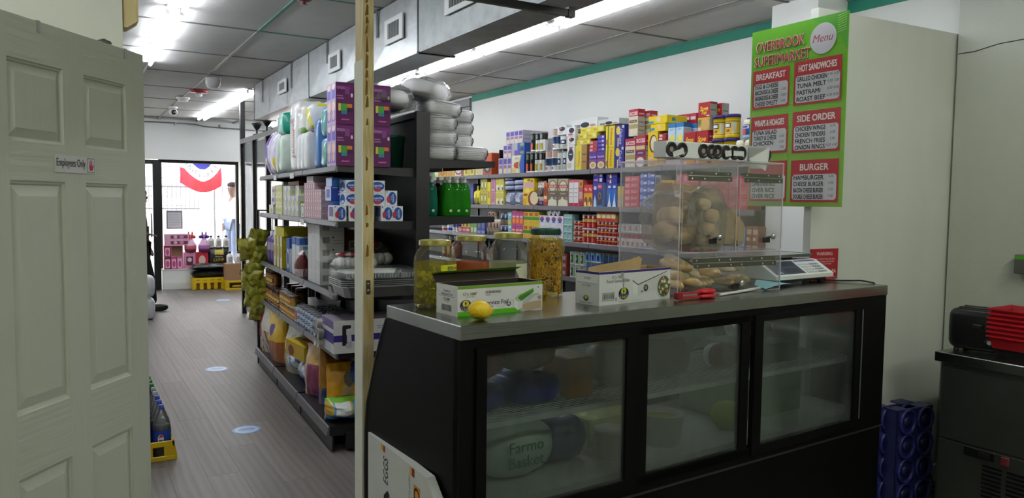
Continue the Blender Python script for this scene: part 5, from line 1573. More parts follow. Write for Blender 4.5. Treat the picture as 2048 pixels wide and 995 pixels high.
# shelf tags clipped to rails
for (s_, z, w) in ((1.9, LV['a'], 0.12), (1.2, LV['a'], 0.14), (0.85, LV['b'], 0.12)):
 MB().box(0.034, 0.036, s_, s_ + w, z - 0.05, z - 0.012, 'd4d4d0').obj('price_tag', 'carton', gon)
MB().add([(0.02, 0.03, LV['c'] + 0.05), (0.02, 0.11, LV['c'] + 0.05), (0.032, 0.11, LV['c'] - 0.03), (0.032, 0.03, LV['c'] - 0.03)], [(0, 1, 2, 3), (3, 2, 1, 0)], 'c9c9c9').obj('price_tag', 'plastic', gon)
# wire grid end frame at the far end
wg = MB().tube([(0.03, GLEN + 0.06, 0.0), (0.03, GLEN + 0.06, 1.46)], 0.014, 8, '0c0c0d').tube([(0.20, GLEN + 0.06, 0.0), (0.20, GLEN + 0.06, 1.46)], 0.014, 8, '0c0c0d').tube([(0.03, GLEN + 0.06, 1.46), (0.20, GLEN + 0.06, 1.46)], 0.008, 6, '0c0c0d')
ef = wg.obj('end_frame', 'plastic', gon)
ww = MB()
for k in range(10):
 ww.tube([(0.03, GLEN + 0.06, 0.15 + k * 0.14), (0.55, GLEN + 0.06, 0.15 + k * 0.14)], 0.003, 4, '121214')
for k in range(5):
 ww.tube([(0.05 + k * 0.12, GLEN + 0.06, 0.1), (0.05 + k * 0.12, GLEN + 0.06, 1.45)], 0.003, 4, '121214')
stuff(ww.obj('wire_grid', 'plastic', ef))
ZL = LV
RZG = -PI / 2 - GA + 2 * GA * 0  # goods on the left side face the left aisle
GROT = -PI / 2 - GA
def gput(name, me, label, cat, s, d, z, group=None, rz=0.0, tilt=None):
 """stand a package on the left side with its front towards the left aisle: s = far..near position of its centre"""
 return place(name, me, label, cat, G(s, d, z), GROT + rz, group, tilt)
def eput(name, me, label, cat, d, s, z, group=None, rz=0.0):
 """stand a package with its front towards the camera end: d = centre in depth, s = position of its front"""
 return place(name, me, label, cat, G(s, d, z), -GA + rz, group)
# ---------------- top tier
za = ZL['a']
def soft(w, d, h, colf, amp=0.05, e=0.4, seed=1.0, texts=()):
 mb = MB()
 mb.sq(w, d, h, e, 20, 12, 'ffffff', amp=amp, fr=3.5, seed=seed, cols=colf, M=TR(0, d / 2, 0))
 if texts:
  mb.prints((-w / 2, -0.003, 0), (w, 0, 0), (0, 0, h), (0, -1, 0), texts)
 return mb.mesh('pack', 'film_print')
def front(u):  # share of turn that looks forward (-y)
 return 0.56 < u < 0.94
gput('wipes_pack', bag_mesh(0.24, 0.40, 0.16, lambda u, v, f: '5a2a9c' if 0.25 < u < 0.72 else 'd8d2e6', 2.0, stand=False), 'purple and white soft pack at far end of top tier', 'pack', 2.60, 0.15, za)
gput('wipes_pack', bag_mesh(0.24, 0.37, 0.14, lambda u, v, f: 'd9c84a' if (0.1 < v < 0.4 and u > 0.5) else 'cfcadf', 5.0, stand=False), 'pale lilac pack with yellow spot beside the purple pack', 'pack', 2.34, 0.14, za)
for q, (s_, z_) in enumerate(((2.10, 0), (1.92, 0))):
 gput('paper_towel_pack', soft(0.16, 0.30, 0.34, lambda u, v: '6fae9a' if 0.3 < u < 0.5 or v > 0.86 else 'c4d4c8', seed=4 + q), ['pale green packs of rolls on top tier, the far one', 'pale green packs of rolls on top tier, the near one'][q], 'pack', s_, 0.07, za)
gput('paper_towel_pack', soft(0.30, 0.26, 0.18, lambda u, v: '1f9a84' if (int(u * 12) % 3) else 'a8d8cc', seed=9), 'teal wrapped rolls lying on the pale green packs', 'pack', 2.03, 0.08, za + 0.34)
gput('diaper_pack', soft(0.28, 0.24, 0.56, lambda u, v: 'e3e4e2', amp=0.03, e=0.3, seed=3, texts=[('t', 'HUGGIES', 0.62, 0.45, 0.16, 'b3202c', 0.55, 0.0, 1, 0.03), ('t', 'PULLUPS', 0.45, 0.72, 0.06, 'c25a64', 0.5), ('r', 0.78, 0.20, 0.86, 0.24, '4a4a52')]), 'tall white diaper pack with red letters on top tier', 'pack', 1.50, 0.09, za)
for q in range(3):
 gput('diaper_pack', soft(0.115, 0.22, 0.29, lambda u, v: '8fc24a' if v < 0.2 else ('e0e4e4' if v < 0.85 else 'd9a8b4'), amp=0.03, e=0.3, seed=6 + q), 'slim white pack with green foot beside tall diaper pack, %s from far end' % ORD[q], 'pack', 1.26 - q * 0.12, 0.08, za, 'slim white packs')
gput('diaper_pack', soft(0.20, 0.22, 0.20, lambda u, v: '6fb83c' if v < 0.4 else 'e2e4df', amp=0.04, e=0.3, seed=16, texts=[('t', 'NUDYS', 0.5, 0.8, 0.12, 'b06a74', 0.6)]), 'white and green pack lying on the slim white packs', 'pack', 1.20, 0.085, za + 0.29)
gput('diaper_pack', soft(0.22, 0.24, 0.20, lambda u, v: 'd9d23c' if (int(u * 9 + v * 5) % 3 == 0) else 'dfe4ea', amp=0.05, e=0.4, seed=22), 'white and yellow pack on top beside the yellow banded pack', 'pack', 0.985, 0.09, za + 0.285)
gput('towel_pack', soft(0.18, 0.22, 0.36, lambda u, v: '2f6aa8' if v < 0.85 else '7fa8d0', amp=0.03, e=0.3, seed=27), 'upright blue soft pack on top tier', 'pack', 0.76, 0.10, za)
eput('towel_pack', soft(0.26, 0.20, 0.52, lambda u, v: 'dccb2c' if v > 0.86 else 'c9d4dc', amp=0.02, e=0.25, seed=31, texts=[('r', 0.05, 0.86, 0.95, 0.97, 'd9c81e'), ('t', '+25.99', 0.25, 0.915, 0.06, '2c3a7a', 0.3)]), 'big pale pack of towels with yellow band on top tier', 'pack', 0.40, 0.42, za)
for q in range(2):
 gput('wipes_pack', soft(0.19, 0.20, 0.20 if q else 0.205, lambda u, v: '1f8f8c' if v < 0.55 else ('3a8fc0' if int(u * 14) % 3 else '7fd0c0'), amp=0.04, e=0.35, seed=36 + q), ['teal and blue pack, lower one by the lilac packs', 'teal and blue pack, upper one by the lilac packs'][q], 'pack', 0.44, 0.075, za + q * 0.206)
PRP = '5a1450'
pm_ = box_mesh(0.112, 0.105, 0.252, PRP, left=[('r', 0, 0, 1, 1, 'b9a2c0'), ('r', 0.1, 0.08, 0.9, 0.42, '6a5ab8'), ('e', 0.5, 0.42, 0.38, 0.14, 'e2c0b8'), ('r', 0.1, 0.62, 0.9, 0.9, '5f56b4'), ('e', 0.5, 0.9, 0.36, 0.07, 'e4c8c4'), ('e', 0.5, 0.22, 0.3, 0.12, 'd8b0b0')], front=[('r', 0.04, 0.82, 0.96, 0.96, '6c2066'), ('t', 'tampax', 0.30, 0.86, 0.10, 'b68ab8', 0.5), ('e', 0.88, 0.70, 0.06, 0.05, 'e6d6e6', 12), ('r', 0.06, 0.66, 0.40, 0.69, '9a6a9c'), ('r', 0.06, 0.60, 0.45, 0.63, '9a6a9c'), ('r', 0.5, 0.72, 0.76, 0.9, '7f3a80'), ('r', 0.10, 0.30, 0.92, 0.50, '3d1a4a'), ('r', 0.14, 0.32, 0.28, 0.49, 'd8c44a'), ('r', 0.28, 0.32, 0.62, 0.49, '4a9a3a'), ('r', 0.62, 0.40, 0.90, 0.49, 'd87a2a'), ('r', 0.30, 0.24, 0.62, 0.32, '3a7a9c'), ('r', 0.30, 0.10, 0.75, 0.13, 'c05aa0')], side='6c1c60')
for i, dcc in enumerate((0.105, 0.222, 0.338)):
 for j in range(2):
  for q in range(2):
   eput('tampon_carton', pm_, 'purple carton with rainbow stripe ' + ['left of the pine stud', 'partly behind the pine stud', 'right of the pine stud'][i] + (', lower' if j == 0 else ', upper') + (', front' if q == 0 else ', behind the front one'), 'carton', dcc - 0.003, 0.005 + q * 0.107, za + j * 0.2525, 'purple cartons on top tier')
tub = MB().lathe([(0, 0), (0.085, 0), (0.095, 0.20), (0.10, 0.205), (0.10, 0.22), (0, 0.222)], 18, '1f5a48').obj('plastic_tub', 'plastic', None, G(0.28, 0.48, za))
tag(tub, 'dark green tub standing in shadow at the back of top tier', 'tub')
# ---------------- second tier
zb = ZL['b']
eput('shipping_carton', box_mesh(0.30, 0.46, 0.29, '8f2a22', front=[('r', 0, 0.0, 0.35, 1, 'b5531f'), ('e', 0.2, 0.5, 0.16, 0.3, 'e0d0b8')], side='9c2a22'), 'red and brown display carton at far back of second tier', 'carton', 0.40, 2.05, zb)
YW = 'd9d29a'
gput('soap_carton', box_mesh(0.20, 0.10, 0.08, 'dcdcd2', front=[('e', 0.6, 0.4, 0.2, 0.25, '9ab83c')]), 'white soap carton at the far end of second tier, lowest', 'carton', 2.42, 0.08, zb, 'white soap cartons')
gput('soap_carton', box_mesh(0.16, 0.10, 0.085, 'd6d0c2', front=[('r', 0.2, 0.3, 0.9, 0.7, '6a62a8')]), 'white soap carton with violet print at the far end, second from bottom', 'carton', 2.32, 0.08, zb + 0.081, 'white soap cartons')
gput('soap_carton', box_mesh(0.14, 0.10, 0.075, 'c9c4bc', front=[('r', 0.2, 0.3, 0.9, 0.7, '77748c')]), 'white soap carton with grey print at the far end, topmost', 'carton', 2.30, 0.08, zb + 0.167, 'white soap cartons')
gput('battery_box', box_mesh(0.16, 0.09, 0.07, 'd09a2c', side='e0b03a'), 'small yellow box standing at the far end of second tier', 'box', 2.52, 0.19, zb + 0.0)
ym = box_mesh(0.145, 0.13, 0.083, 'e0dcae', front=[('r', 0.5, 0.2, 1, 0.75, 'c9cf6a'), ('t', 'tea', 0.3, 0.5, 0.3, '6a6a4a', 0.4)], side='d6d49a', topc='d2d05a')
for i in range(2):
 for j in range(3):
  gput('tea_carton', ym, 'cream and yellow carton on second tier, %s column, %s row' % (('far', 'near')[i], ORD[j]), 'carton', 2.10 - i * 0.15, 0.075, zb + j * 0.084, 'cream and yellow cartons')
wm = box_mesh(0.128, 0.15, 0.078, 'd9d9d0', front=[('r', 0.0, 0.1, 0.45, 0.9, 'c4c4d6'), ('r', 0.62, 0.15, 0.95, 0.55, 'b4c23a'), ('t', 'Skin', 0.25, 0.62, 0.3, '7a78a0', 0.3)], right=[('r', 0.1, 0.25, 0.6, 0.5, 'b9c62a'), ('r', 0.65, 0.6, 0.9, 0.8, '3a3a40')])
for i in range(4):
 for j in range(3 if i < 2 else 2):
  gput('tea_carton', wm, 'white carton with green patch mid second tier, %s column, %s row' % (ORD[i], ORD[j]), 'carton', 1.72 - i * 0.15, 0.068, zb + j * 0.079, 'white cartons with green patch')
gput('tea_carton', wm, 'single white carton with green patch atop the near columns', 'carton', 1.32, 0.085, zb + 0.158)
gput('soap_carton', box_mesh(0.12, 0.13, 0.10, 'd6d8d4', front=[('e', 0.5, 0.5, 0.35, 0.4, '3f6a4a'), ('e', 0.5, 0.5, 0.25, 0.3, 'd8dcd8')]), 'white carton with dark green ring on second tier', 'carton', 1.06, 0.07, zb)
pkm = box_mesh(0.062, 0.10, 0.049, 'c9b2b8', front=[('r', 0, 0.1, 0.35, 0.9, 'b8707c'), ('r', 0.42, 0.3, 0.9, 0.6, 'ded0d4')], right=[('r', 0.1, 0.2, 0.9, 0.7, 'b79aa6')])
for i in range(8):
 for j in range(5 if i < 5 else 4):
  gput('pink_carton', pkm, 'tiny pink carton in the pink wall, %s column from far, %s row up' % (ORD[i], ORD[j]), 'carton', 0.955 - i * 0.064, 0.066, zb + j * 0.05, 'tiny pink cartons')
gput('pink_carton', box_mesh(0.20, 0.14, 0.045, 'bfb6ba'), 'grey lilac carton lying on the tiny pink cartons', 'carton', 0.82, 0.07, zb + 0.25)
ZB, ZB2 = '1f4fa6', '2a62b8'
eput('bag_carton', box_mesh(0.185, 0.15, 0.125, '2a6fb4', front=[('r', 0, 0.5, 1, 1, '1f5aa8'), ('t', '90', 0.35, 0.6, 0.3, 'c8e0f2', 0.3)], left=[('r', 0, 0, 1, 1, '3a2f8c'), ('e', 0.5, 0.3, 0.4, 0.25, 'd86a4a')]), 'blue storage bag carton with orange side, lower one', 'carton', 0.165, 0.19, zb)
eput('bag_carton', box_mesh(0.205, 0.15, 0.090, '1b3f9c', front=[('r', 0, 0.85, 1, 1, '2450b0'), ('t', 'Ziploc', 0.42, 0.50, 0.34, 'e6eef8', 0.6, 0.15, 0, 0.035), ('r', 0.26, 0.78, 0.42, 0.95, 'd8cf2a'), ('e', 0.84, 0.5, 0.14, 0.38, '8fa8d8', 24), ('e', 0.84, 0.5, 0.128, 0.35, '142a66', 24), ('r', 0.04, 0.88, 0.2, 0.93, 'a8bce0')], left=[('r', 0, 0, 1, 1, 'c9cce0'), ('r', 0.2, 0.2, 0.8, 0.8, '5a6ab8')]), 'dark blue storage bag carton with white lettering', 'carton', 0.165, 0.19, zb + 0.126)
eput('bag_carton', box_mesh(0.195, 0.15, 0.055, '2a66b0', front=[('r', 0.25, 0.3, 0.35, 0.8, 'c8dcf0'), ('r', 0.5, 0.3, 0.9, 0.6, '6fa0d4')], left=[('r', 0, 0, 1, 1, 'b8c4e0')]), 'mid blue storage bag carton on top of the lettered one', 'carton', 0.165, 0.19, zb + 0.217)
SO = [('e', 0.58, 0.5, 0.36, 0.42, '24509c', 22), ('e', 0.26, 0.42, 0.16, 0.22, 'c03446', 14), ('t', 'suavida', 0.68, 0.5, 0.16, 'e8eef6', 0.72, 0, -1, 0.02), ('t', 'Baby Soap', 0.50, 0.5, 0.08, 'c8d8ec', 0.55, 0, -1), ('e', 0.12, 0.92, 0.06, 0.05, '6a6aa0', 10)]
sm_up = box_mesh(0.078, 0.14, 0.096, 'dfe2e4', front=SO, side='d4d8dc', left=[('r', 0.2, 0.3, 0.9, 0.9, '6a6a94'), ('r', 0.3, 0.1, 0.7, 0.3, 'c8ccd4')])
SH = [('e', 0.5, 0.55, 0.46, 0.36, '24509c', 22), ('e', 0.5, 0.24, 0.24, 0.14, 'c03446', 14), ('t', 'suavida', 0.5, 0.62, 0.20, 'e8eef6', 0.7, 0, 0, 0.02), ('t', 'Baby Soap', 0.5, 0.42, 0.11, 'c8d8ec', 0.55)]
sm_fl = box_mesh(0.096, 0.14, 0.078, 'dfe2e4', front=SH, side='d4d8dc', left=[('e', 0.5, 0.5, 0.4, 0.4, '24509c'), ('r', 0.3, 0.2, 0.7, 0.4, 'd8dce4')])
for i, dcc in enumerate((0.075, 0.168, 0.247, 0.300 - 0.0, 0.366, 0.432)):
 if i == 3:
  continue
 eput('soap_box', sm_up, 'white upright soap carton with blue oval, ' + ['leftmost of the bottom row', 'second in the bottom row', 'half behind the stud in bottom row', '', 'second from right in the bottom row', 'rightmost of the bottom row'][i], 'soap box', dcc - (0.0 if i < 2 else -0.004 if i == 2 else -0.008), 0.02, zb, 'white soap boxes with blue oval')
for i, (dcc, me, zz, lab) in enumerate(((0.16, sm_fl, 0.097, 'lower flat one left of stud'), (0.16, sm_fl, 0.176, 'upper flat one left of stud'), (0.315, sm_fl, 0.097, 'lower flat one right of stud'), (0.315, sm_fl, 0.176, 'upper flat one right of stud'), (0.405, sm_up, 0.097, 'upright one on top at right'))):
 eput('soap_box', me, 'white soap carton with blue oval, ' + lab, 'soap box', dcc, 0.03, zb + zz, 'white soap boxes with blue oval')
# ---------------- third tier
zc = ZL['c']
for q in range(2):
 t = gput('detergent_bottle', MB().sq(0.12, 0.09, 0.25, 0.5, 14, 10, '5a3f8c', M=TR(0, 0.045, 0), cols=lambda u, v: 'a898b8' if v < 0.25 or 0.45 < v < 0.6 else '5a4290').lathe([(0.022, 0.245), (0.022, 0.29), (0.0, 0.292)], 12, 'd0ccd8', M=TR(0, 0.045, 0)).mesh('bottle', 'plastic'), ['purple detergent bottle at far end of third tier', 'purple detergent bottle second from far end of third tier'][q], 'bottle', 2.55 - q * 0.16, 0.07, zc)
ybm = box_mesh(0.10, 0.20, 0.27, 'd8d0a8', front=[('r', 0, 0.25, 1, 0.75, 'e2d8c2'), ('e', 0.5, 0.5, 0.35, 0.2, 'b8a03a')], right=[('r', 0, 0, 1, 1, 'b5ac1e'), ('r', 0.1, 0.5, 0.9, 0.56, '8f8618')], side='b5ac1e')
for q in range(3):
 gput('trash_bag_carton', ybm, ['cream and olive yellow carton, farthest of three', 'cream and olive yellow carton, middle of three', 'cream and olive yellow carton, nearest of three'][q], 'carton', 2.20 - q * 0.14, 0.07, zc)
gput('trash_bag_carton', box_mesh(0.42, 0.24, 0.075, 'b9b022', front=[('r', 0, 0, 0.2, 1, 'e0d8b8')], topc='a8a01e'), 'long olive yellow carton lying across the upright ones', 'carton', 2.05, 0.08, zc + 0.271)
gput('sugar_carton', box_mesh(0.13, 0.16, 0.27, '2f55a0', front=[('e', 0.5, 0.4, 0.45, 0.3, 'c9d2e2'), ('e', 0.5, 0.4, 0.3, 0.2, '2f4f9c')], right=[('r', 0, 0, 1, 0.7, 'd0d6da'), ('r', 0, 0.85, 1, 1, '2450a0')]), 'blue carton with white oval on third tier', 'carton', 1.62, 0.07, zc)
for q in range(2):
 gput('detergent_box', box_mesh(0.13, 0.18, 0.29, 'd5dade', front=[('r', 0, 0.80, 1, 1, '3f66a8')], right=[('r', 0, 0.82, 1, 1, '3a62a8'), ('r', 0.15, 0.7, 0.85, 0.78, '6a9ab0')]), ['white and blue carton of third tier, far one', 'white and blue carton of third tier, near one'][q], 'carton', 1.42 - q * 0.15, 0.075, zc)
gput('brown_pouch', bag_mesh(0.15, 0.20, 0.10, lambda u, v, f: '6a2c2c' if 0.3 < v < 0.85 else 'b8a8a8', 8.0), 'maroon and white pouch leaning before the blue cartons', 'pouch', 1.20, 0.09, zc)
wbm = box_mesh(0.30, 0.115, 0.086, 'dadad6', front=[('bar', 0.10, 0.32, 0.30, 0.80, '2c2c30'), ('r', 0.40, 0.72, 0.46, 0.85, '3a3a40'), ('r', 0.52, 0.25, 0.95, 0.30, 'a8a8a6'), ('r', 0.52, 0.5, 0.95, 0.55, 'a8a8a6')], left=[('r', 0.05, 0.05, 0.95, 0.12, '8a8a8a')], side='d2d2d0')
wbn = box_mesh(0.17, 0.115, 0.086, 'dadad6', front=[('bar', 0.12, 0.32, 0.40, 0.80, '2c2c30'), ('r', 0.52, 0.72, 0.58, 0.85, '3a3a40'), ('r', 0.55, 0.25, 0.95, 0.30, 'a8a8a6'), ('r', 0.55, 0.5, 0.95, 0.55, 'a8a8a6')], side='d2d2d0', left=[('r', 0.06, 0.06, 0.94, 0.94, 'c9c9c8')])
for i in range(3):
 for j in range(6):
  eput('glove_carton', wbn, 'white carton with bar code, %s stack from the front, %s layer up' % (ORD[i], ORD[j]), 'carton', 0.16, 0.56 + i * 0.12, zc + j * 0.0865, 'white cartons with bar code')
eput('paper_carton', box_mesh(0.42, 0.03, 0.36, '97744f', side='a07c58'), 'brown cardboard sheet standing at the back of third tier', 'cardboard', 0.33, 0.99, zc)
for q, (dcc, s_, z_, w, d_, h) in enumerate(((0.22, 0.30, 0.13, 0.30, 0.22, 0.11), (0.40, 0.52, 0.10, 0.30, 0.24, 0.20))):
 t = thing('cup_bag', ['plastic bag of white foam cups with red print on foil pans', 'plastic bag of white foam cups behind the stud on third tier'][q], 'bag', G(s_, dcc, zc + z_), -GA)
 for k in range(5):
  MB().lathe([(0, 0), (0.03, 0), (0.04, 0.09), (0.042, 0.092), (0, 0.09)], 14, 'e6e7e4', M=TR(-w * 0.34 + k * w * 0.17, -0.02, h * 0.42) @ Matrix.Rotation(PI / 2, 4, 'X')).obj('foam_cup', 'plastic', t)
 MB().sq(w * 0.9, d_ * 0.7, h * 0.55, 0.7, 14, 8, 'dfe0de', amp=0.1, cols=lambda u, v: 'e2e3e0').obj('cup_stack', 'plastic', t)
 MB().sq(w, d_, h, 0.75, 26, 14, 'ffffff', amp=0.16, fr=3.2, seed=5.0 + q).obj('plastic_film', 'wrap_film', t)
 MB().sq(w * 0.7, d_ * 0.8, h * 0.30, 0.8, 18, 6, 'b02c3c', amp=0.2, M=TR(0, 0, h * 0.74), cols=lambda u, v: 'c03a48' if int(u * 18) % 3 else 'e0d8d8').obj('red_print', 'film_print', t)
tagc = MB().add([(0, 0, 0), (0.11, 0, 0.01), (0.11, 0.004, 0.075), (0, 0.004, 0.065)], [(0, 1, 2, 3), (3, 2, 1, 0)], 'b5aa98').prints((0, 0, 0), (0.11, 0, 0.01), (0, 0.004, 0.065), (0, -1, 0), [('bar', 0.1, 0.2, 0.35, 0.8, '3a3634'), ('r', 0.5, 0.2, 0.58, 0.8, '6a645c'), ('r', 0.68, 0.2, 0.74, 0.8, '6a645c'), ('r', 0.82, 0.2, 0.9, 0.8, '6a645c')]).mesh('card', 'carton')
place('price_card', tagc, 'small cardboard price card propped beside white cartons', 'card', G(0.50, 0.26, zc + 0.24), -GA)
# aluminium pans: a stack of nested ones and their wrapped lids, overhanging the near end
fp = thing('foil_pan_stack', 'stack of wrapped aluminium catering pans on the near end of third tier', 'pans', G(-0.02, 0.28, zc), -GA)
def foil_pan(w, d, h, z, rim=0.012):
 b = MB()
 k = 0.93
 pts = []
 for (sx, zz) in ((k, 0.0), (1.0, h)):
  ring = []
  c = 0.03
  X, Y = w / 2 * sx, d / 2 * sx
  for (x, y) in ((-X + c, -Y), (X - c, -Y), (X, -Y + c), (X, Y - c), (X - c, Y), (-X + c, Y), (-X, Y - c), (-X, -Y + c)):
   ring.append((x, y, z + zz))
  pts.append(ring)
 X, Y = w / 2 + rim, d / 2 + rim
 c = 0.03
 pts.append([(x, y, z + h) for (x, y) in ((-X + c, -Y), (X - c, -Y), (X, -Y + c), (X, Y - c), (X - c, Y), (-X + c, Y), (-X, Y - c), (-X, -Y + c))])
 pts.append([(x, y, z + h - 0.006) for (x, y, _) in pts[-1]])
 vs = sum(pts, [])
 fs = [tuple(range(8))[::-1]]
 for L_ in range(3):
  for i in range(8):
   j = (i + 1) % 8
   fs.append((L_ * 8 + i, L_ * 8 + j, (L_ + 1) * 8 + j, (L_ + 1) * 8 + i))
 b.add(vs, fs, 'ffffff')
 return b
foil_pan(0.475, 0.33, 0.068, 0.0).obj('pan', 'foil', fp)
for k in range(4):
 foil_pan(0.478, 0.332, 0.010, 0.062 + k * 0.011).obj('pan_rim', 'foil', fp)
flu = MB()
for k in range(26):
 x = -0.225 + k * 0.018
 flu.tube([(x, -0.170, 0.118), (x, -0.166, 0.146)], 0.0035, 5, 'ffffff', caps=False)
stuff(flu.obj('rim_flute', 'foil', fp))
foil_pan(0.45, 0.315, 0.035, 0.110, 0.004).obj('lid', 'foil', fp)
MB().sq(0.50, 0.36, 0.105, 0.18, 28, 10, 'ffffff', amp=0.015, fr=6, M=TR(0, 0, 0.062)).obj('plastic_wrap', 'wrap_film', fp)
# ---------------- fourth tier: tins
zd = ZL['d']
brown_can = can_mesh(0.052, 0.145, [(0.16, '4a2a1c'), (0.70, 'b8863a'), (0.86, '8f5a26'), (1.0, '3a2218')], plastic_lid='3a261c', patch=[(0.7, 0.3, 0.62, '5a2c1a', -PI / 2 + 0.4), (0.35, 0.36, 0.56, 'dcbc6a', -PI / 2 + 0.4)])
for i in range(6):
 for j in range(2 if i < 3 else 1):
  gput('coffee_can', brown_can, 'brown and gold tin with dark lid, %s from far end, %s' % (ORD[i], ('lower', 'upper')[j]), 'tin', 2.66 - i * 0.108, 0.12, zd + j * 0.146 - 0.0, 'brown and gold tins')
for i in range(3):
 gput('coffee_can', brown_can, 'brown and gold tin in the back row of tin tier, %s from far' % ORD[i], 'tin', 2.60 - i * 0.20, 0.30, zd + 0.146 * 0, 'back row of gold tins')
gold = can_mesh(0.036, 0.085, [(0.12, 'b09a4a'), (0.8, 'c9a048'), (1.0, 'a88a3a')], patch=[(0.6, 0.2, 0.8, 'c87a3a', -PI / 2 + 0.4), (0.3, 0.35, 0.6, 'e2cc86', -PI / 2 + 0.4)])
for i in range(8):
 for j in range(2 if i < 6 else 1):
  gput('bean_can', gold, 'small golden tin in the double row, %s from far end, %s' % (ORD[i], ('lower', 'upper')[j]), 'tin', 1.98 - i * 0.076, 0.105, zd + j * 0.0855, 'small golden tins')
for i in range(4):
 gput('bean_can', gold, 'small golden tin behind the front golden row, %s from far end' % ORD[i], 'tin', 1.92 - i * 0.15, 0.20, zd + 0.0855 * 0, 'golden tins in second row')
pinkc = can_mesh(0.036, 0.085, [(0.12, 'b8a8a0'), (0.85, 'c98a70'), (1.0, 'b0a098')])
gput('bean_can', pinkc, 'single salmon coloured tin between golden and blue tins', 'tin', 1.365, 0.105, zd, None)
blue = can_mesh(0.042, 0.046, [(0.2, '3f6fae'), (0.82, '1f55a4'), (1.0, '4f7ab0')], lid='8f9194', patch=[(0.35, 0.25, 0.8, 'd2d8de', -PI / 2 + 0.5)])
for i in range(9):
 for j in range(3):
  gput('tuna_can', blue, 'flat blue tin in front stacks, %s stack from far, %s layer up' % (ORD[i], ORD[j]), 'tin', 1.27 - i * 0.09, 0.11, zd + j * 0.0465, 'flat blue tins')
dark = can_mesh(0.036, 0.10, [(0.15, '2a3a4a'), (0.85, '243246'), (1.0, '3a4a5a')], lid='7f8488')
for i in range(8):
 for q in range(3):
  gput('dark_can', dark, 'dark blue tin with grey lid, %s from far end, %s shaded row' % (ORD[i], ORD[q]), 'tin', 1.45 - i * 0.105, 0.21 + q * 0.085, zd, 'shaded dark tins')
# film wrapped cups, coffee maker carton on the near end
t = thing('cup_bag', 'clear film sleeves of foam cups spilling over the fourth tier', 'bag', G(0.30, 0.16, zd), -GA)
for k in range(5):
 zz = 0.03 + (k // 2) * 0.06
 yy = (k % 2) * 0.08 - 0.04 + (k // 4) * 0.04
 b = MB()
 for q in range(6):
  b.lathe([(0.026, 0.0), (0.032, 0.045), (0.034, 0.047), (0.034, 0.05), (0.030, 0.05), (0.024, 0.004)], 14, 'd6d4cc', M=TR(-0.12 + q * 0.038, yy, zz) @ Matrix.Rotation(-PI / 2, 4, 'Y'))
 stuff(b.obj('foam_cup', 'plastic', t))
MB().sq(0.36, 0.30, 0.21, 0.8, 30, 16, 'ffffff', amp=0.22, fr=3.4, seed=7.7).obj('plastic_film', 'wrap_film', t)
CM = [('r', 0, 0.36, 1, 0.56, '3a2a80'), ('p', [(0.14, 0.86), (0.26, 0.86), (0.26, 0.76), (0.19, 0.74), (0.19, 0.36), (0.26, 0.36), (0.27, 0.24), (0.13, 0.24), (0.13, 0.8)], '1c1c24'), ('p', [(0.20, 0.68), (0.26, 0.68), (0.27, 0.34), (0.20, 0.34)], 'c9c9d2'), ('e', 0.23, 0.24, 0.05, 0.10, 'b4b8c2', 12), ('r', 0.44, 0.22, 0.60, 0.26, '8a8a94'), ('r', 0.44, 0.16, 0.56, 0.19, '8a8a94'), ('e', 0.88, 0.66, 0.09, 0.22, '9a86b8', 20), ('t', 'L', 0.88, 0.66, 0.16, 'e0dcec', 0.1), ('r', 0.66, 0.76, 0.80, 0.80, 'a09cb0'), ('r', 0.66, 0.70, 0.78, 0.73, 'a09cb0'), ('r', 0.68, 0.25, 0.82, 0.28, 'a09cb0'), ('r', 0.68, 0.18, 0.80, 0.21, 'a09cb0')]
eput('coffee_maker_carton', box_mesh(0.42, 0.30, 0.205, 'd4d4d6', front=CM, left=[('r', 0, 0.3, 1, 0.62, '3a2a80'), ('r', 0.0, 0.75, 1, 1, '6a5a8c')], topc='8a8290', side='cfcfd2'), 'white carton with purple band and coffee maker picture, fourth tier', 'carton', 0.235, -0.005, zd)
# ---------------- base deck: pet food and litter
z0 = ZL['base']
def pet_bag(label, s, d, w, h, t, colf, seed, texts=(), rz=0.0, tilt=None, z=z0, cat='pet food bag', name='pet_food_bag'):
 return gput(name, bag_mesh(w, h, t, colf, seed, texts), label, cat, s, d, z, None, rz, tilt)
pet_bag('red pet food bag leaning at the far end of base deck', 2.95 - 0.2, 0.10, 0.26, 0.36, 0.10, lambda u, v, f: '9c2f3c' if v > 0.3 else 'b8a8a0', 1.3, rz=0.1, tilt=(0.1, 0, 0))
pet_bag('white and brown pet food bag at the far end of base deck', 2.52, 0.09, 0.30, 0.42, 0.13, lambda u, v, f: 'd0ccbe' if v > 0.45 or u < 0.25 else ('5a3c2c' if int(u * 9 + v * 11) % 3 == 0 else 'b8a88c'), 2.6, rz=0.2)
pet_bag('silver grey bag lying behind the yellow dog food bag', 2.15, 0.34, 0.34, 0.46, 0.14, lambda u, v, f: '8f8a86' if v > 0.5 else '6a4a3c', 3.9, name='silver_bag')
pet_bag('yellow dog food bag with violet round emblem', 2.10, 0.10, 0.32, 0.42, 0.14, lambda u, v, f: ('d8b02a' if v > 0.42 else ('6a4a86' if u < 0.3 else 'a8622a')) if not ((u - 0.4) ** 2 + ((v - 0.66) * 1.3) ** 2 < 0.022) else '4a3c86', 5.1, rz=0.25, tilt=(0.05, 0, 0))
pet_bag('yellow bag with dark emblem behind the yellow dog food bag', 1.80, 0.22, 0.28, 0.44, 0.12, lambda u, v, f: 'd0aa2c' if not ((u - 0.4) ** 2 + (v - 0.75) ** 2 < 0.02) else '4a3a3c', 6.7, rz=0.15, tilt=(0.15, 0, 0))
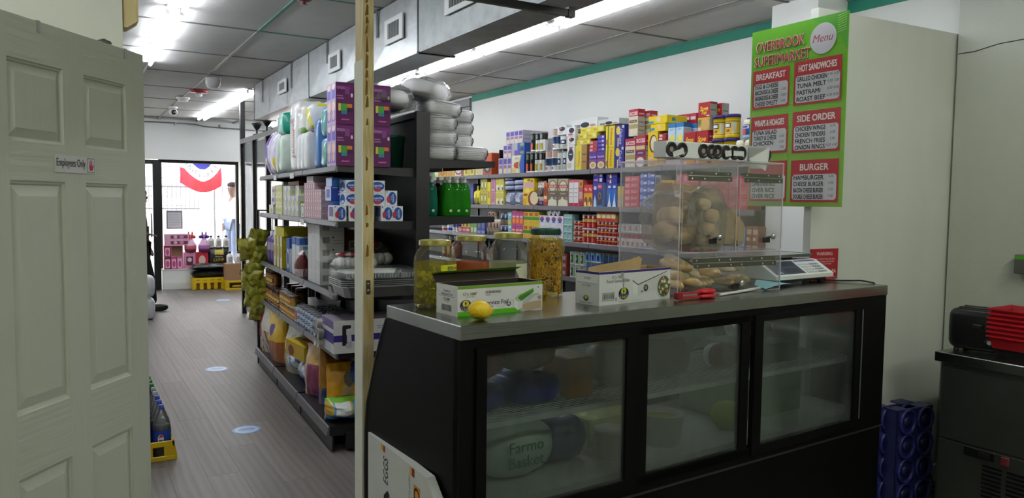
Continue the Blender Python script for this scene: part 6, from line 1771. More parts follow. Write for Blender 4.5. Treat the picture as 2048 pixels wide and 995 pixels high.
pet_bag('white kibble bag with pale sides behind litter carton', 1.62, 0.13, 0.30, 0.36, 0.14, lambda u, v, f: 'c9c6b4' if v > 0.5 else ('3a5a3c' if u < 0.3 else 'b8b098'), 8.2, rz=0.2)
TC = [('t', 'TIDY', 0.62, 0.45, 0.30, '1c1a14', 0.42, 0, 0, 0.04), ('t', 'CATS', 0.62, 0.16, 0.26, '1c1a14', 0.42, 0, 0, 0.04), ('t', 'PURINA', 0.62, 0.70, 0.12, '2a2618', 0.42), ('t', '10', 0.20, 0.55, 0.16, '6a5a1e', 0.15), ('r', 0.85, 0.1, 1, 0.9, '6a5a24')]
eput('litter_carton', box_mesh(0.30, 0.42, 0.115, 'c4a81e', front=TC, left=[('r', 0, 0, 1, 1, 'b8981c'), ('e', 0.3, 0.4, 0.16, 0.35, '7a3a24')], top=[('r', 0.3, 0.3, 0.8, 0.8, 'b03a24')], topc='c9ae22'), 'yellow cat litter carton with black lettering on the blue packs', 'carton', 0.21, 1.02, z0 + 0.20, None, 0.12)
for q in range(2):
 gput('litter_pack', bag_mesh(0.40, 0.205, 0.30, lambda u, v, f: ('3f86c4' if v < 0.35 else '2f9a6a' if v > 0.8 else ('c8ccd0' if (int(u * 10 + v * 6) % 3) else '4a78b8')), 11.0 + q, stand=False, wr=0.012), ['blue and green wrapped litter pack, far one under yellow carton', 'blue and green wrapped litter pack, near one under yellow carton'][q], 'litter pack', 1.58 - q * 0.43, 0.21, z0)
pet_bag('pink and maroon cat food bag standing mid base deck', 0.82, 0.12, 0.26, 0.36, 0.13, lambda u, v, f: ('8a3a5a' if v < 0.62 else 'c8a04a') if u > 0.25 else 'c9a8a0', 13.5, rz=0.3)
pet_bag('purple topped cat food bag behind the pink bag', 0.70, 0.30, 0.26, 0.40, 0.12, lambda u, v, f: '5a3060' if v > 0.5 else 'b8742a', 15.0, rz=0.2)
eput('pet_food_bag', bag_mesh(0.26, 0.42, 0.12, lambda u, v, f: 'b07a24' if v > 0.25 else '3a5a9c', 17.0), 'orange brown cat food bag with blue foot on base deck', 'pet food bag', 0.19, 0.62, z0, None, 0.5)
eput('pet_food_bag', bag_mesh(0.25, 0.335, 0.11, lambda u, v, f: ('1f4a9c' if u > 0.72 + 0.1 * math.sin(v * 6) else ('5f5a58' if ((u - 0.55) ** 2 * 1.3 + (v - 0.68) ** 2 < 0.020) else ('c9a878' if ((u - 0.5) ** 2 + (v - 0.42) ** 2 < 0.03) else 'd99a1e'))), 19.0, [('Meow', 0.37, 0.36, 0.075, '8c2a1c', 0.45), ('Mix', 0.39, 0.27, 0.075, '8c2a1c', 0.35)]), 'golden yellow cat food bag with red lettering left of the stud', 'pet food bag', 0.175, 0.30, z0, None, 0.1)
eput('pet_food_bag', bag_mesh(0.24, 0.36, 0.12, lambda u, v, f: '26489a' if v < 0.8 else 'b08a3a', 21.0), 'deep blue cat food bag partly behind the stud', 'pet food bag', 0.36, 0.36, z0)
eput('litter_bag', bag_mesh(0.30, 0.145, 0.26, lambda u, v, f: '2f7ab8' if v < 0.30 else ('7fb83c' if v > 0.85 else ('d8dcd8' if 0.15 < u < 0.45 else ('c9a83c' if int(u * 8) % 3 == 0 else '4f9ac8'))), 23.0, [('Fresh', 0.66, 0.62, 0.14, 'e2e6ee', 0.3), ('Step', 0.66, 0.45, 0.14, 'e2e6ee', 0.26)], stand=False, wr=0.012), 'pale blue litter bag with script lettering at the near corner', 'litter bag', 0.155, 0.15, z0)
for i in range(2):
 gput('litter_jug', MB().sq(0.2, 0.2, 0.25, 0.4, 14, 10, '22306a', M=TR(0, 0.1, 0)).lathe([(0.05, 0.24), (0.05, 0.28), (0, 0.282)], 14, '1a2450', M=TR(0, 0.1, 0)).mesh('jug', 'plastic'), ['dark blue jug at the back of base deck by the blue bag', 'dark blue jug at the back of base deck behind stud'][i], 'jug', 0.42 - i * 0.32, 0.36, z0)
# ---------------- on the far aisle side: wrapped foam plates and dish soap
za2, zb2 = RV['a'], RV['b']
def plate_pack(w, d, h, seed, amp=0.03):
 mb = MB()
 n_ = 8
 for k in range(n_):
  z_ = h * k / n_
  mb.sq(w * 0.93, d * 0.93, h / n_ * 1.15, 0.35, 16, 4, 'ffffff', M=TR(0, 0, z_))
 return mb
def plates(label, d, s, z, w, dd, h, seed, tilt=None):
 t = thing('plate_pack', label, 'plate pack', G(s, d, z), -GA, 'wrapped packs of foam plates')
 if tilt:
  t.rotation_euler = (tilt[0], tilt[1], -GA)
 plate_pack(w, dd, h, seed).obj('foam_plates', 'foam', t)
 MB().sq(w, dd, h, 0.28, 26, 12, 'ffffff', amp=0.035, fr=5, seed=seed).obj('plastic_wrap', 'wrap_film_white', t)
 MB().tube([(w * 0.46, -dd * 0.36, h * 0.2), (w * 0.5, -dd * 0.42, h * 0.5), (w * 0.49, -dd * 0.40, h * 0.8)], 0.004, 5, '4a4a4a').obj('twist', 'plastic', t)
 return t
names = ['lowest', 'second from bottom', 'third from bottom', 'topmost']
for k in range(3):
 plates('white foam plate pack in left column beside upright, ' + names[k], 0.765, 0.20, za2 + 0.0 + k * 0.096, 0.225, 0.30, 0.094, 1.0 + k)
plates('white foam plate pack leaning on top of the left column', 0.78, 0.20, za2 + 0.29, 0.24, 0.30, 0.095, 4.4, (0, 0.10))
plates('long flat white plate pack at the outer end of the shelf', 0.985, 0.20, za2, 0.235, 0.30, 0.096, 5.5)
for k in range(3):
 plates('white foam plate pack in right column, ' + ['lower', 'middle', 'upper'][k], 0.965, 0.30, za2 + 0.098 + k * 0.085, 0.17, 0.24, 0.083, 7.0 + k)
# big loose bags lying over the top rail
for q, (d_, s_, z_, w, dd, h, sd_, lab) in enumerate(((0.40, 0.20, 2.137, 0.36, 0.42, 0.17, 2.2, 'large white plastic bag of plates lying on top rail by the stud'), (0.68, 0.22, 2.225, 0.34, 0.34, 0.16, 3.3, 'puffed white plastic bag of plates, highest on the gondola'))):
 t = thing('plate_bag', lab, 'bag', G(s_, d_, z_), -GA)
 if q:
  t.rotation_euler = (0, 0.2, -GA)
 MB().sq(w * 0.85, dd * 0.8, h * 0.8, 0.6, 16, 8, 'fafcfc', amp=0.05, M=TR(0, 0, 0.01)).obj('foam_plates', 'foam', t)
 MB().sq(w, dd, h, 0.7, 30, 16, 'ffffff', amp=0.16, fr=3.0, seed=sd_).obj('plastic_film', 'wrap_film_white', t)
def soap_bottle(label, d, s, mat, group):
 t = thing('soap_bottle', label, 'bottle', G(s, d, zb2), -GA, group)
 b = MB()
 pr = [(0.0, 0.0), (0.86, 0.0), (0.95, 0.01), (1.0, 0.05), (0.97, 0.11), (0.84, 0.16), (0.82, 0.185), (0.62, 0.205), (0.36, 0.215), (0.33, 0.225)]
 b.lathe([(r_ * 0.046, z_) for r_, z_ in pr], 20)
 b.v = [(x, y * 0.68, z) for x, y, z in b.v]
 b.obj('liquid', mat, t)
 MB().lathe([(0.016, 0.222), (0.017, 0.240), (0.011, 0.243), (0.0075, 0.262), (0.0, 0.263)], 14, 'b9b9b4').obj('cap', 'plastic', t)
 MB().box(-0.006, 0.010, -0.0325, -0.0315, 0.03, 0.045, 'c9d0c2').obj('label', 'carton', t)
 return t
for k, dd in enumerate((0.815, 0.872, 0.93)):
 for q in range(2):
  soap_bottle('bottle of bright green dish soap, ' + ['left', 'middle', 'right'][k] + [' in front row', ' in second row'][q], dd + 0.006 * q, 0.07 + q * 0.08, 'soap_green', 'green dish soap bottles')
soap_bottle('bottle of teal dish soap beside the upright', 0.695, 0.08, 'soap_teal', None)
for k in range(3):
 soap_bottle('bottle of red dish soap behind the teal one, ' + ['left', 'middle', 'right'][k], 0.69 + k * 0.062, 0.22 + 0.02 * k, 'soap_red', 'red dish soap bottles')
# ================================================================== wall shelving along the right wall
SHX = 3.955           # shelf front edge
SY0, SY1 = 3.47, 13.6
RVZ = {'A': 1.860, 'B': 1.532, 'C': 1.203, 'D': 0.882, 'E': 0.50}
wsh = thing('wall_shelving', 'black wall shelving with grey price rails along the right wall', 'shelving', (SHX, SY0, 0.0))
nbay = 11
bw = (SY1 - SY0) / nbay
for k in range(nbay + 1):
 MB().box(0.355, 0.385, k * bw - 0.015, k * bw + 0.015, 0.0, 2.14).obj('upright', 'shelf_paint', wsh)
for k in range(nbay):
 y0, y1 = k * bw + 0.004, (k + 1) * bw - 0.004
 MB().box(0.368, 0.374, y0 + 0.02, y1 - 0.02, 0.1, 2.02).obj('back_panel', 'shelf_back', wsh)
 for lv, z in RVZ.items():
  so = MB().box(0.012, 0.354, y0, y1, z - 0.014, z).box(0.012, 0.03, y0, y1, z - 0.04, z - 0.014).obj('shelf', 'shelf_paint', wsh)
  MB().prism([(0.012, z + 0.003), (0.004, z - 0.001), (0.0, z - 0.036), (0.008, z - 0.044), (0.012, z - 0.04)], y0, y1, 'y').obj('price_rail', 'price_rail', so)
 MB().box(-0.06, 0.38, y0, y1, 0.10, 0.16).box(-0.02, 0.36, y0 + 0.02, y1 - 0.02, 0.0, 0.10).obj('base_deck', 'shelf_paint', wsh)
MB().cbox(0.02, 0.36, 6.968-3.47-0.012, 6.968-3.47, 1.861, 2.12, 0.003, '101012').obj('shelf_divider', 'shelf_paint', wsh)
RROT = -PI / 2
def rw(sh, ya, yb, ztop, cols, rows, kind, depth, name, label, cat, group=None, z=None, x0=0.0, front=(), right=(), base='dddddd', side=None, topc=None, deep=1, labels=None, **kw):
 """a block of goods between ya (far) and yb (near) up to ztop on shelf sh; returns the height of its top"""
 zb_ = RVZ[sh] if z is None else z
 w = (ya - yb) / cols
 h = max(0.02, (ztop - zb_) / rows)
 if kind == 'b':
  me = box_mesh(w - 0.003, depth, h - 0.001, base, front, right, (), (), side, topc, mat=kw.get('mat', 'carton'))
 elif kind == 'c':
  me = can_mesh(min(w - 0.004, 0.16) / 2, h - 0.001, kw['bands'], patch=kw.get('patch'), plastic_lid=kw.get('plid'))
 elif kind == 'p':
  me = bag_mesh(w - 0.004, h - 0.001, min(depth, 0.09), kw['colf'], kw.get('seed', 1.0), kw.get('texts', ()))
 elif kind == 'm':
  me = kw['mesh'](w - 0.004, depth, h - 0.001)
 k_ = 0
 for i in range(cols):
  for j in range(rows):
   for q in range(deep):
    lab = labels[k_] if labels else (label if cols * rows == 1 else '%s, %s column, %s row' % (label, ORD[i], ORD[j]))
    k_ += 1
    off = 0.0
    if kind == 'c':
     off = (w - 0.004) / 2
    elif kind == 'p':
     off = min(depth, 0.09) / 2
    place(name, me, lab, cat, (SHX + 0.018 + x0 + off + q * (depth + 0.003) + rnd.uniform(0, 0.004), ya - (i + 0.5) * w, zb_ + j * h), RROT, group)
 return ztop
W, K = 'e4e4e2', '17171a'
# ---- top shelf, from far to near
t_ = rw('A', 8.652, 8.474, 2.090, 1, 1, 'b', 0.2, 'cereal_box', 'green and yellow box on top wall shelf, farthest seen', 'box', base='c9c86a', front=[('r', 0, 0, 0.4, 1, '3f8a4a'), ('e', 0.6, 0.3, 0.3, 0.2, 'e0d8b0')])
rw('A', 8.460, 8.260, 2.094, 1, 1, 'b', 0.2, 'cereal_box', 'orange box with tan picture on far top wall shelf', 'box', base='d8a02c', front=[('e', 0.5, 0.25, 0.4, 0.2, 'b8702c')])
rw('A', 8.246, 8.040, 2.096, 1, 1, 'b', 0.2, 'cereal_box', 'yellow box on far top wall shelf beyond red ringed one', 'box', base='dcb82c', front=[('e', 0.5, 0.2, 0.4, 0.18, 'c89a4a')])
rw('A', 8.027, 7.817, 2.098, 1, 1, 'b', 0.2, 'cereal_box', 'white box with red ring on far top wall shelf', 'box', base='dcd4cc', front=[('e', 0.5, 0.3, 0.45, 0.22, 'a83a34'), ('e', 0.5, 0.3, 0.34, 0.16, 'e0d4c0'), ('r', 0.85, 0, 1, 1, 'b03030')])
rw('A', 7.791, 7.517, 2.097, 2, 1, 'b', 0.2, 'cereal_box', 'lemon yellow box under the white plate packs', 'box', base='d4cc2e', front=[('e', 0.5, 0.22, 0.42, 0.2, 'e0d890'), ('e', 0.5, 0.2, 0.25, 0.12, 'b8962c')], labels=['lemon yellow box on far top wall shelf, left of two', 'lemon yellow box on far top wall shelf, right of two'])
rw('A', 7.505, 7.327, 2.097, 1, 1, 'b', 0.2, 'cereal_box', 'white box with violet head on far top wall shelf', 'box', base='dcd8dc', front=[('r', 0, 0.4, 1, 1, '5a3f94'), ('e', 0.5, 0.18, 0.42, 0.18, 'd8c890')])
rw('A', 7.315, 7.122, 2.099, 1, 1, 'b', 0.2, 'cereal_box', 'orange red box with dark round picture left of black divider', 'box', base='c4522c', front=[('e', 0.5, 0.32, 0.4, 0.24, '4a4442'), ('e', 0.5, 0.32, 0.2, 0.12, 'b8b0a8')])
PO = [('r', 0, 0, 1, 1, 'c8bcd8'), ('r', 0.1, 0.62, 0.9, 0.95, '5a4a9c'), ('r', 0.15, 0.35, 0.85, 0.55, '9a6a8c'), ('e', 0.5, 0.2, 0.35, 0.16, 'd8d0a0')]
t1 = rw('A', 6.968, 6.700, 2.027, 3, 1, 'b', 0.26, 'snack_carton', '', 'carton', 'slim violet cartons', base='6a5aa8', front=PO, labels=['slim violet carton, left of the bottom row', 'slim violet carton, middle of the bottom row', 'slim violet carton, right of the bottom row'])
t2 = rw('A', 6.872, 6.700, 2.161, 2, 1, 'b', 0.26, 'snack_carton', '', 'carton', 'slim violet cartons', z=t1, base='6a5aa8', front=PO, labels=['slim violet carton, left of the middle row', 'slim violet carton, right of the middle row'])
t1b = rw('A', 6.695, 6.447, 2.046, 1, 1, 'b', 0.07, 'cereal_box', 'white cereal box with red badge and blue side on top wall shelf', 'box', base='e0dcc4', front=[('e', 0.45, 0.45, 0.28, 0.18, 'c0442c'), ('r', 0, 0, 0.35, 0.3, 'd8c87a'), ('p', [(0.7, 0), (1, 0), (1, 1), (0.8, 1), (0.62, 0.5)], '2f55b0'), ('p', [(0.6, 0), (0.7, 0), (0.62, 0.5), (0.8, 1), (0.7, 1), (0.52, 0.5)], 'b8c46a'), ('t', 'PUFFS', 0.42, 0.82, 0.10, '3a4ab0', 0.5)], right=[('r', 0, 0, 1, 1, '2a4ba0')])
t2b = rw('A', 6.695, 6.447, 2.169, 1, 1, 'b', 0.20, 'cereal_box', 'grey backed blue cereal box with green fruit over white cereal box', 'box', z=t1b, base='2c54ac', front=[('r', 0, 0, 0.45, 1, 'a8a8b4'), ('r', 0.2, 0, 0.6, 0.4, '6a4aa8'), ('e', 0.8, 0.85, 0.18, 0.12, '7fa84a', 12), ('e', 0.85, 0.5, 0.12, 0.12, '1f2f5a', 12), ('e', 0.8, 0.2, 0.15, 0.1, '7fa84a', 12)], x0=0.0)
rw('A', 6.840, 6.496, 2.299, 4, 1, 'b', 0.24, 'snack_carton', 'slim violet carton in the top row on far block', 'carton', 'slim violet cartons', z=max(t2, t2b), base='7a6ab0', front=PO, right=[('r', 0, 0, 1, 1, 'b4b0c4'), ('r', 0.1, 0.6, 0.9, 0.65, '77748c'), ('r', 0.1, 0.3, 0.9, 0.35, '77748c')], labels=['slim violet carton, leftmost of the top row', 'slim violet carton, second of the top row', 'slim violet carton, third of the top row', 'slim violet carton with grey side, right end of the top row'], x0=0.01)
carrot = dict(bands=[(0.06, 'c8c8c6'), (0.94, K), (1.0, 'b8b8b6')], patch=[(0.5, 0.08, 0.42, 'd0602a', -PI / 2 + 0.0), (0.6, 0.62, 0.86, '6a7a6c', -PI / 2)])
peas = dict(bands=[(0.06, 'c8c8c6'), (0.60, W), (0.94, K), (1.0, 'b8b8b6')], patch=[(0.55, 0.10, 0.42, 'b8a83a', -PI / 2 + 0.1), (0.5, 0.64, 0.88, '8a8f8a', -PI / 2)])
t1 = rw('A', 6.438, 6.277, 2.071, 2, 1, 'c', 0.08, 'vegetable_can', '', 'can', 'black and white vegetable cans', **carrot, labels=['black can with orange carrots, bottom row, left', 'black can with orange carrots, bottom row, right'])
rw('A', 6.361, 6.277, 2.258, 1, 1, 'c', 0.08, 'vegetable_can', 'black can with orange carrots standing in the upper row', 'can', 'black and white vegetable cans', z=t1, **carrot)
t1 = rw('A', 6.277, 6.113, 2.063, 2, 1, 'c', 0.08, 'vegetable_can', '', 'can', 'black and white vegetable cans', **peas, labels=['white can with black top and yellow beans, bottom row, left', 'white can with black top and yellow beans, bottom row, right'])
t2 = rw('A', 6.268, 6.104, 2.253, 2, 1, 'c', 0.08, 'vegetable_can', '', 'can', 'black and white vegetable cans', z=t1, **peas, labels=['white can with black top and yellow beans, upper row, left', 'white can with black top and yellow beans, upper row, right'])
oats = dict(bands=[(0.05, 'd0d0ce'), (0.28, W), (0.62, '2c4a74'), (0.68, W), (0.95, 'c9a89a'), (1.0, 'd0d0ce')], patch=[(0.4, 0.10, 0.22, 'b8404c', -PI / 2 - 0.2), (0.6, 0.42, 0.58, '1c2f52', -PI / 2)])
t1 = rw('A', 6.096, 5.887, 2.067, 2, 1, 'c', 0.08, 'oats_tube', '', 'tube carton', 'white and navy oat tubes', **oats, labels=['white oat tube with navy band and red heart, bottom row, left', 'white oat tube with navy band and red heart, bottom row, right'])
grits = dict(bands=[(0.05, 'd0d0ce'), (0.95, 'd4d8d6'), (1.0, 'b8bab8')], patch=[(0.65, 0.34, 0.66, '1f3350', -PI / 2), (0.5, 0.06, 0.28, 'b8bfa4', -PI / 2 + 0.1), (0.25, 0.42, 0.58, 'dfe4e8', -PI / 2 + 0.2)])
t2 = rw('A', 5.887, 5.706, 2.043, 2, 1, 'c', 0.08, 'grits_tube', '', 'tube carton', 'pale grits tubes', **grits, labels=['pale tube with navy label square, bottom row, left', 'pale tube with navy label square, bottom row, right'])
rw('A', 5.973, 5.879, 2.263, 1, 1, 'c', 0.08, 'oats_tube', 'white oat tube with navy band standing alone in upper row', 'tube carton', 'white and navy oat tubes', z=max(t1, t2), **oats)
t3 = rw('A', 5.871, 5.706, 2.196, 1, 1, 'c', 0.08, 'grits_tube', 'wide pale tube with navy label square in the upper row', 'tube carton', 'pale grits tubes', z=max(t1, t2), **grits)
BLOB = [('e', 0.55, 0.62, 0.33, 0.24, '1c2036', 18), ('e', 0.35, 0.72, 0.16, 0.12, 'c05a6a', 12), ('e', 0.4, 0.25, 0.25, 0.16, 'c9c4bc', 12)]
rw('A', 5.862, 5.714, 2.285, 1, 1, 'b', 0.10, 'cream_carton', 'white carton with black blob and red spot atop the wide tube', 'carton', z=t3, base='e2e4e4', front=BLOB)
t1 = rw('A', 5.697, 5.578, 2.094, 1, 1, 'b', 0.10, 'cream_carton', 'upright white carton with tall black blob and red head', 'carton', base='e2e3e2', front=[('e', 0.5, 0.62, 0.36, 0.25, '1b2038', 18), ('r', 0.25, 0.85, 0.75, 0.93, 'c06070'), ('e', 0.35, 0.2, 0.3, 0.12, 'c8b8b0', 12), ('r', 0.3, 0.62, 0.7, 0.66, 'c8ccd8')])
t2 = rw('A', 5.697, 5.570, 2.172, 1, 1, 'b', 0.12, 'cream_carton', 'small white carton with black blob on the upright white one', 'carton', z=t1, base='dfe0e0', front=BLOB, side='c9cac8')
t3 = rw('A', 5.714, 5.570, 2.259, 1, 1, 'b', 0.16, 'cream_carton', 'white carton with black blob and red foot, third up', 'carton', z=t2, base='e4e5e4', front=[('e', 0.6, 0.62, 0.3, 0.28, '1c2036', 18), ('e', 0.5, 0.2, 0.3, 0.12, 'b85a5a', 12)], right=[('r', 0.2, 0.3, 0.9, 0.5, '77747a')])
# long flat white cartons lying with their sides to us
LW = [('e', 0.52, 0.32, 0.17, 0.28, '15151a', 20), ('r', 0.10, 0.1, 0.34, 0.42, '77747c'), ('e', 0.82, 0.2, 0.12, 0.14, 'b88a80', 12)]
t1 = rw('A', 5.563, 5.387, 2.085, 1, 1, 'b', 0.09, 'pasta_box', 'upright yellow carton with brown side below the lying yellow ones', 'carton', base='ddd04a', front=[('r', 0, 0.1, 0.30, 0.9, 'dcc83a'), ('t', 'Velveeta', 0.32, 0.45, 0.16, 'b8563a', 0.7, 0, 1), ('r', 0.55, 0, 1, 1, 'a8824a'), ('r', 0.6, 0.6, 0.95, 0.65, '6a4a2a'), ('r', 0.6, 0.3, 0.95, 0.36, '7a5a3a')], right=[('r', 0, 0, 1, 1, '9a7242')])
YL = [('r', 0.0, 0.0, 1, 0.16, 'c8b83a'), ('t', 'Velveeta', 0.3, 0.55, 0.45, 'b87a2c', 0.35), ('e', 0.75, 0.5, 0.16, 0.3, 'e8dc8a', 12)]
YR = [('e', 0.5, 0.5, 0.3, 0.3, 'b8704a', 12)]
t1 = rw('A', 5.547, 5.343, 2.132, 2, 1, 'b', 0.15, 'pasta_box', '', 'carton', 'yellow pasta cartons', z=t1, base='ddd046', front=YL, right=YR, labels=['yellow pasta carton lying in the lowest row, left', 'yellow pasta carton lying in the lowest row, right'])
RP = [('r', 0, 0.55, 1, 1, '5a3090'), ('e', 0.5, 0.24, 0.44, 0.2, 'd8cfa0', 16), ('e', 0.5, 0.24, 0.25, 0.11, 'b8a85a', 12), ('t', 'Rice-a-Roni', 0.5, 0.72, 0.14, 'e0d0e0', 0.8, 0.1)]
tr1 = rw('A', 5.357, 5.131, 2.014, 2, 1, 'b', 0.06, 'rice_carton', '', 'carton', 'rice dinner cartons', base='8a4a8c', front=RP, labels=['violet rice carton with bowl picture standing, left', 'violet rice carton with bowl picture standing, right'])
tr2 = rw('A', 5.357, 5.244, 2.110, 1, 3, 'b', 0.14, 'rice_carton', '', 'carton', 'red rice cartons lying', z=tr1, base='b5434f', front=[('r', 0.1, 0.2, 0.45, 0.8, 'd8a0a0'), ('r', 0.5, 0.3, 0.9, 0.6, '8c2f44')], labels=['red rice carton lying in the pile, bottom', 'red rice carton lying in the pile, middle', 'red rice carton lying in the pile, top'])
tr3 = rw('A', 5.241, 5.131, 2.154, 1, 4, 'b', 0.14, 'rice_carton', '', 'carton', 'blue violet rice cartons lying', z=tr1, base='3c2f94', front=[('r', 0.1, 0.25, 0.9, 0.7, '5a50b0'), ('e', 0.75, 0.5, 0.15, 0.3, 'c8b8d8', 10)], labels=['blue violet rice carton lying in the pile, bottom', 'blue violet rice carton in the pile, second', 'blue violet rice carton in the pile, third', 'blue violet rice carton lying in the pile, top'])
t2 = rw('A', 5.524, 5.248, 2.186, 2, 1, 'b', 0.15, 'pasta_box', '', 'carton', 'yellow pasta cartons', z=max(t1, tr2), base='ddd046', front=YL, right=YR, labels=['yellow pasta carton lying in the second row, left', 'yellow pasta carton lying in the second row, right'])
t3 = rw('A', 5.508, 5.169, 2.235, 2, 1, 'b', 0.16, 'pasta_box', '', 'carton', 'yellow pasta cartons', z=max(t2, tr3), base='e0d448', front=YL, right=YR, x0=0.01, labels=['yellow pasta carton lying in the top row, left', 'yellow pasta carton lying in the top row, right'])
rw('A', 5.657, 5.269, 2.321, 1, 1, 'b', 0.12, 'long_carton', 'long white carton with black oval lying highest over far goods', 'carton', z=t3, base='dcdedc', front=LW, side='d0d2d0', x0=0.02)
rw('A', 5.262, 4.970, 2.286, 1, 1, 'b', 0.12, 'long_carton', 'long white carton with black oval lying highest, right one', 'carton', z=t3, base='d4d6d4', front=LW, side='d0d2d0', x0=0.02)
VB = [('r', 0.22, 0, 0.34, 1, '3a7a3a'), ('t', 'Velveeta', 0.68, 0.5, 0.30, 'b8402c', 0.8, 0.1, -1, 0.02), ('e', 0.15, 0.25, 0.12, 0.14, 'a86a4a', 10)]
rw('A', 5.124, 5.004, 2.222, 1, 2, 'b', 0.10, 'cheese_carton', '', 'carton', 'yellow cheese cartons', base='e0c81e', front=VB, labels=['yellow carton with green stripe standing on end, lower', 'yellow carton with green stripe standing on end, upper'])
DB = [('e', 0.35, 0.75, 0.22, 0.2, 'd8c84a', 14), ('t', 'Deluxe', 0.62, 0.45, 0.30, 'c8c0e8', 0.7, 0.15, -1), ('r', 0.75, 0.85, 0.95, 0.98, 'c8c8cc'), ('r', 0.3, 0.0, 0.42, 0.4, 'd0c070')]
rw('A', 5.001, 4.871, 2.220, 1, 2, 'b', 0.10, 'cheese_carton', '', 'carton', 'violet blue cartons', base='2c2a86', front=DB, labels=['violet blue carton with yellow oval, lower', 'violet blue carton with yellow oval, upper'])
SU = [('r', 0, 0.74, 1, 1, 'b02c40'), ('t', 'SUCCESS', 0.5, 0.84, 0.12, 'efe4e4', 0.88, 0.08, 0, 0.03), ('r', 0.05, 0.62, 0.95, 0.72, 'd8ccb4'), ('r', 0.1, 0.50, 0.9, 0.60, '5f4a34'), ('t', 'Boil-in-Bag', 0.5, 0.55, 0.06, 'e8dcc4', 0.7), ('e', 0.55, 0.20, 0.42, 0.19, 'd8ceb4', 18), ('r', 0, 0.28, 1, 0.44, 'a49a6a')]
SV = [('r', 0, 0.74, 1, 1, 'b02c40'), ('t', 'SUCCESS', 0.5, 0.84, 0.12, 'efe4e4', 0.88, 0.08, 0, 0.03), ('r', 0.05, 0.56, 0.95, 0.68, 'd0b884'), ('r', 0.05, 0.36, 0.95, 0.52, '6a2a5c'), ('t', 'JASMINE', 0.5, 0.44, 0.06, 'e0d0e0', 0.7), ('e', 0.5, 0.16, 0.42, 0.16, 'e4dccc', 18)]
NT = [('r', 0.0, 0.72, 1, 1, 'a82c3c'), ('r', 0.08, 0.1, 0.92, 0.68, 'b8b4a4'), ('r', 0.12, 0.5, 0.88, 0.53, '5a564c'), ('r', 0.12, 0.35, 0.88, 0.37, '77736a'), ('r', 0.12, 0.2, 0.88, 0.22, '77736a'), ('r', 0.15, 0.8, 0.85, 0.85, 'd8a0a4')]
t1 = rw('A', 4.862, 4.731, 2.098, 1, 1, 'b', 0.075, 'rice_box', 'red topped white rice box with tan label, lower left', 'rice box', 'red topped rice boxes', base='cfc4ac', front=SU, right=NT, side='a82c3c')
t1b = rw('A', 4.728, 4.608, 2.114, 1, 1, 'b', 0.075, 'rice_box', 'red topped rice box with violet label, lower right', 'rice box', 'red topped rice boxes', base='9a3a4c', front=SV, right=NT, side='8c2f54')
for q, (a, b) in enumerate(((1257, 1276), (1283, 1296))):
 rw('A', 4.823, 4.706, 2.332, 1, 1, 'b', 0.075, 'rice_box', 'tall red topped rice box standing highest, front one' if q == 0 else 'tall red topped rice box standing highest, behind front one', 'rice box', 'red topped rice boxes', z=max(t1, t1b), base='cfc4ac', front=SU, right=NT, side='b4ae9c', x0=0.085 * q) if q == 0 else rw('A', 4.785, 4.669, 2.321, 1, 1, 'b', 0.075, 'rice_box', 'tall red topped rice box standing highest, behind front one', 'rice box', 'red topped rice boxes', z=max(t1, t1b), base='cfc4ac', front=SU, right=NT, side='b4ae9c', x0=0.10)
# yellow taco kits
tk1 = rw('A', 4.578, 4.460, 2.131, 1, 1, 'b', 0.07, 'taco_kit', 'yellow taco kit with folded taco picture standing upright', 'carton', base='e3c018', front=[('e', 0.55, 0.66, 0.40, 0.26, '6a3a20', 20), ('e', 0.6, 0.66, 0.30, 0.22, 'e0d4b0', 18), ('p', [(0.05, 0.05), (0.55, 0.05), (0.75, 0.40), (0.05, 0.36)], 'e6b81a'), ('r', 0.3, 0.04, 0.8, 0.12, 'c84a24'), ('t', 'TACO', 0.3, 0.22, 0.12, 'f0e8c8', 0.5)], right=[('r', 0, 0, 1, 1, 'd8b414')])
RR = [('r', 0, 0.0, 1, 0.30, 'b88a4a'), ('t', 'RICE', 0.5, 0.78, 0.10, 'f0e0d8', 0.7, 0, 0, 0.03), ('t', '& BEANS', 0.5, 0.66, 0.09, 'f0e0d8', 0.75, 0, 0, 0.03), ('r', 0.1, 0.45, 0.9, 0.48, 'd8a09a'), ('e', 0.5, 0.18, 0.4, 0.14, 'c8a04a', 14)]
rr1 = rw('A', 4.457, 4.375, 2.058, 1, 1, 'b', 0.075, 'rice_box', 'red box with white lettering beside yellow taco kit', 'rice box', base='b0282c', front=RR, right=NT)
rw('A', 4.457, 4.375, 2.108, 1, 2, 'b', 0.07, 'small_carton', '', 'carton', 'small cartons on red box', z=rr1, base='b83440', front=[('r', 0.1, 0.15, 0.55, 0.85, 'e0d0c4'), ('r', 0.65, 0.3, 0.95, 0.7, '8c2430')], labels=['small red and white carton on red box, lower', 'small red and white carton on red box, upper'])
tk2 = rw('A', 4.554, 4.380, 2.190, 1, 1, 'b', 0.19, 'taco_kit', 'yellow taco kit lying across the upright ones', 'carton', z=max(tk1, rr1 + 0.06), base='e6ca14', front=[('r', 0.02, 0.15, 0.28, 0.5, '3a8fb8'), ('r', 0.5, 0.3, 0.7, 0.8, 'e0c8a8')], side='d8bc14')
tk3 = rw('A', 4.578, 4.363, 2.253, 1, 1, 'b', 0.21, 'taco_kit', 'yellow taco kit lying highest over the yellow pile', 'carton', z=tk2, base='e6ca14', front=[('r', 0.02, 0.1, 0.30, 0.4, '3a8fb8'), ('r', 0.45, 0.25, 0.65, 0.8, 'e0d0b8')], side='ddc012', right=[('r', 0.25, 0.3, 0.42, 0.7, '3a7aa0')])
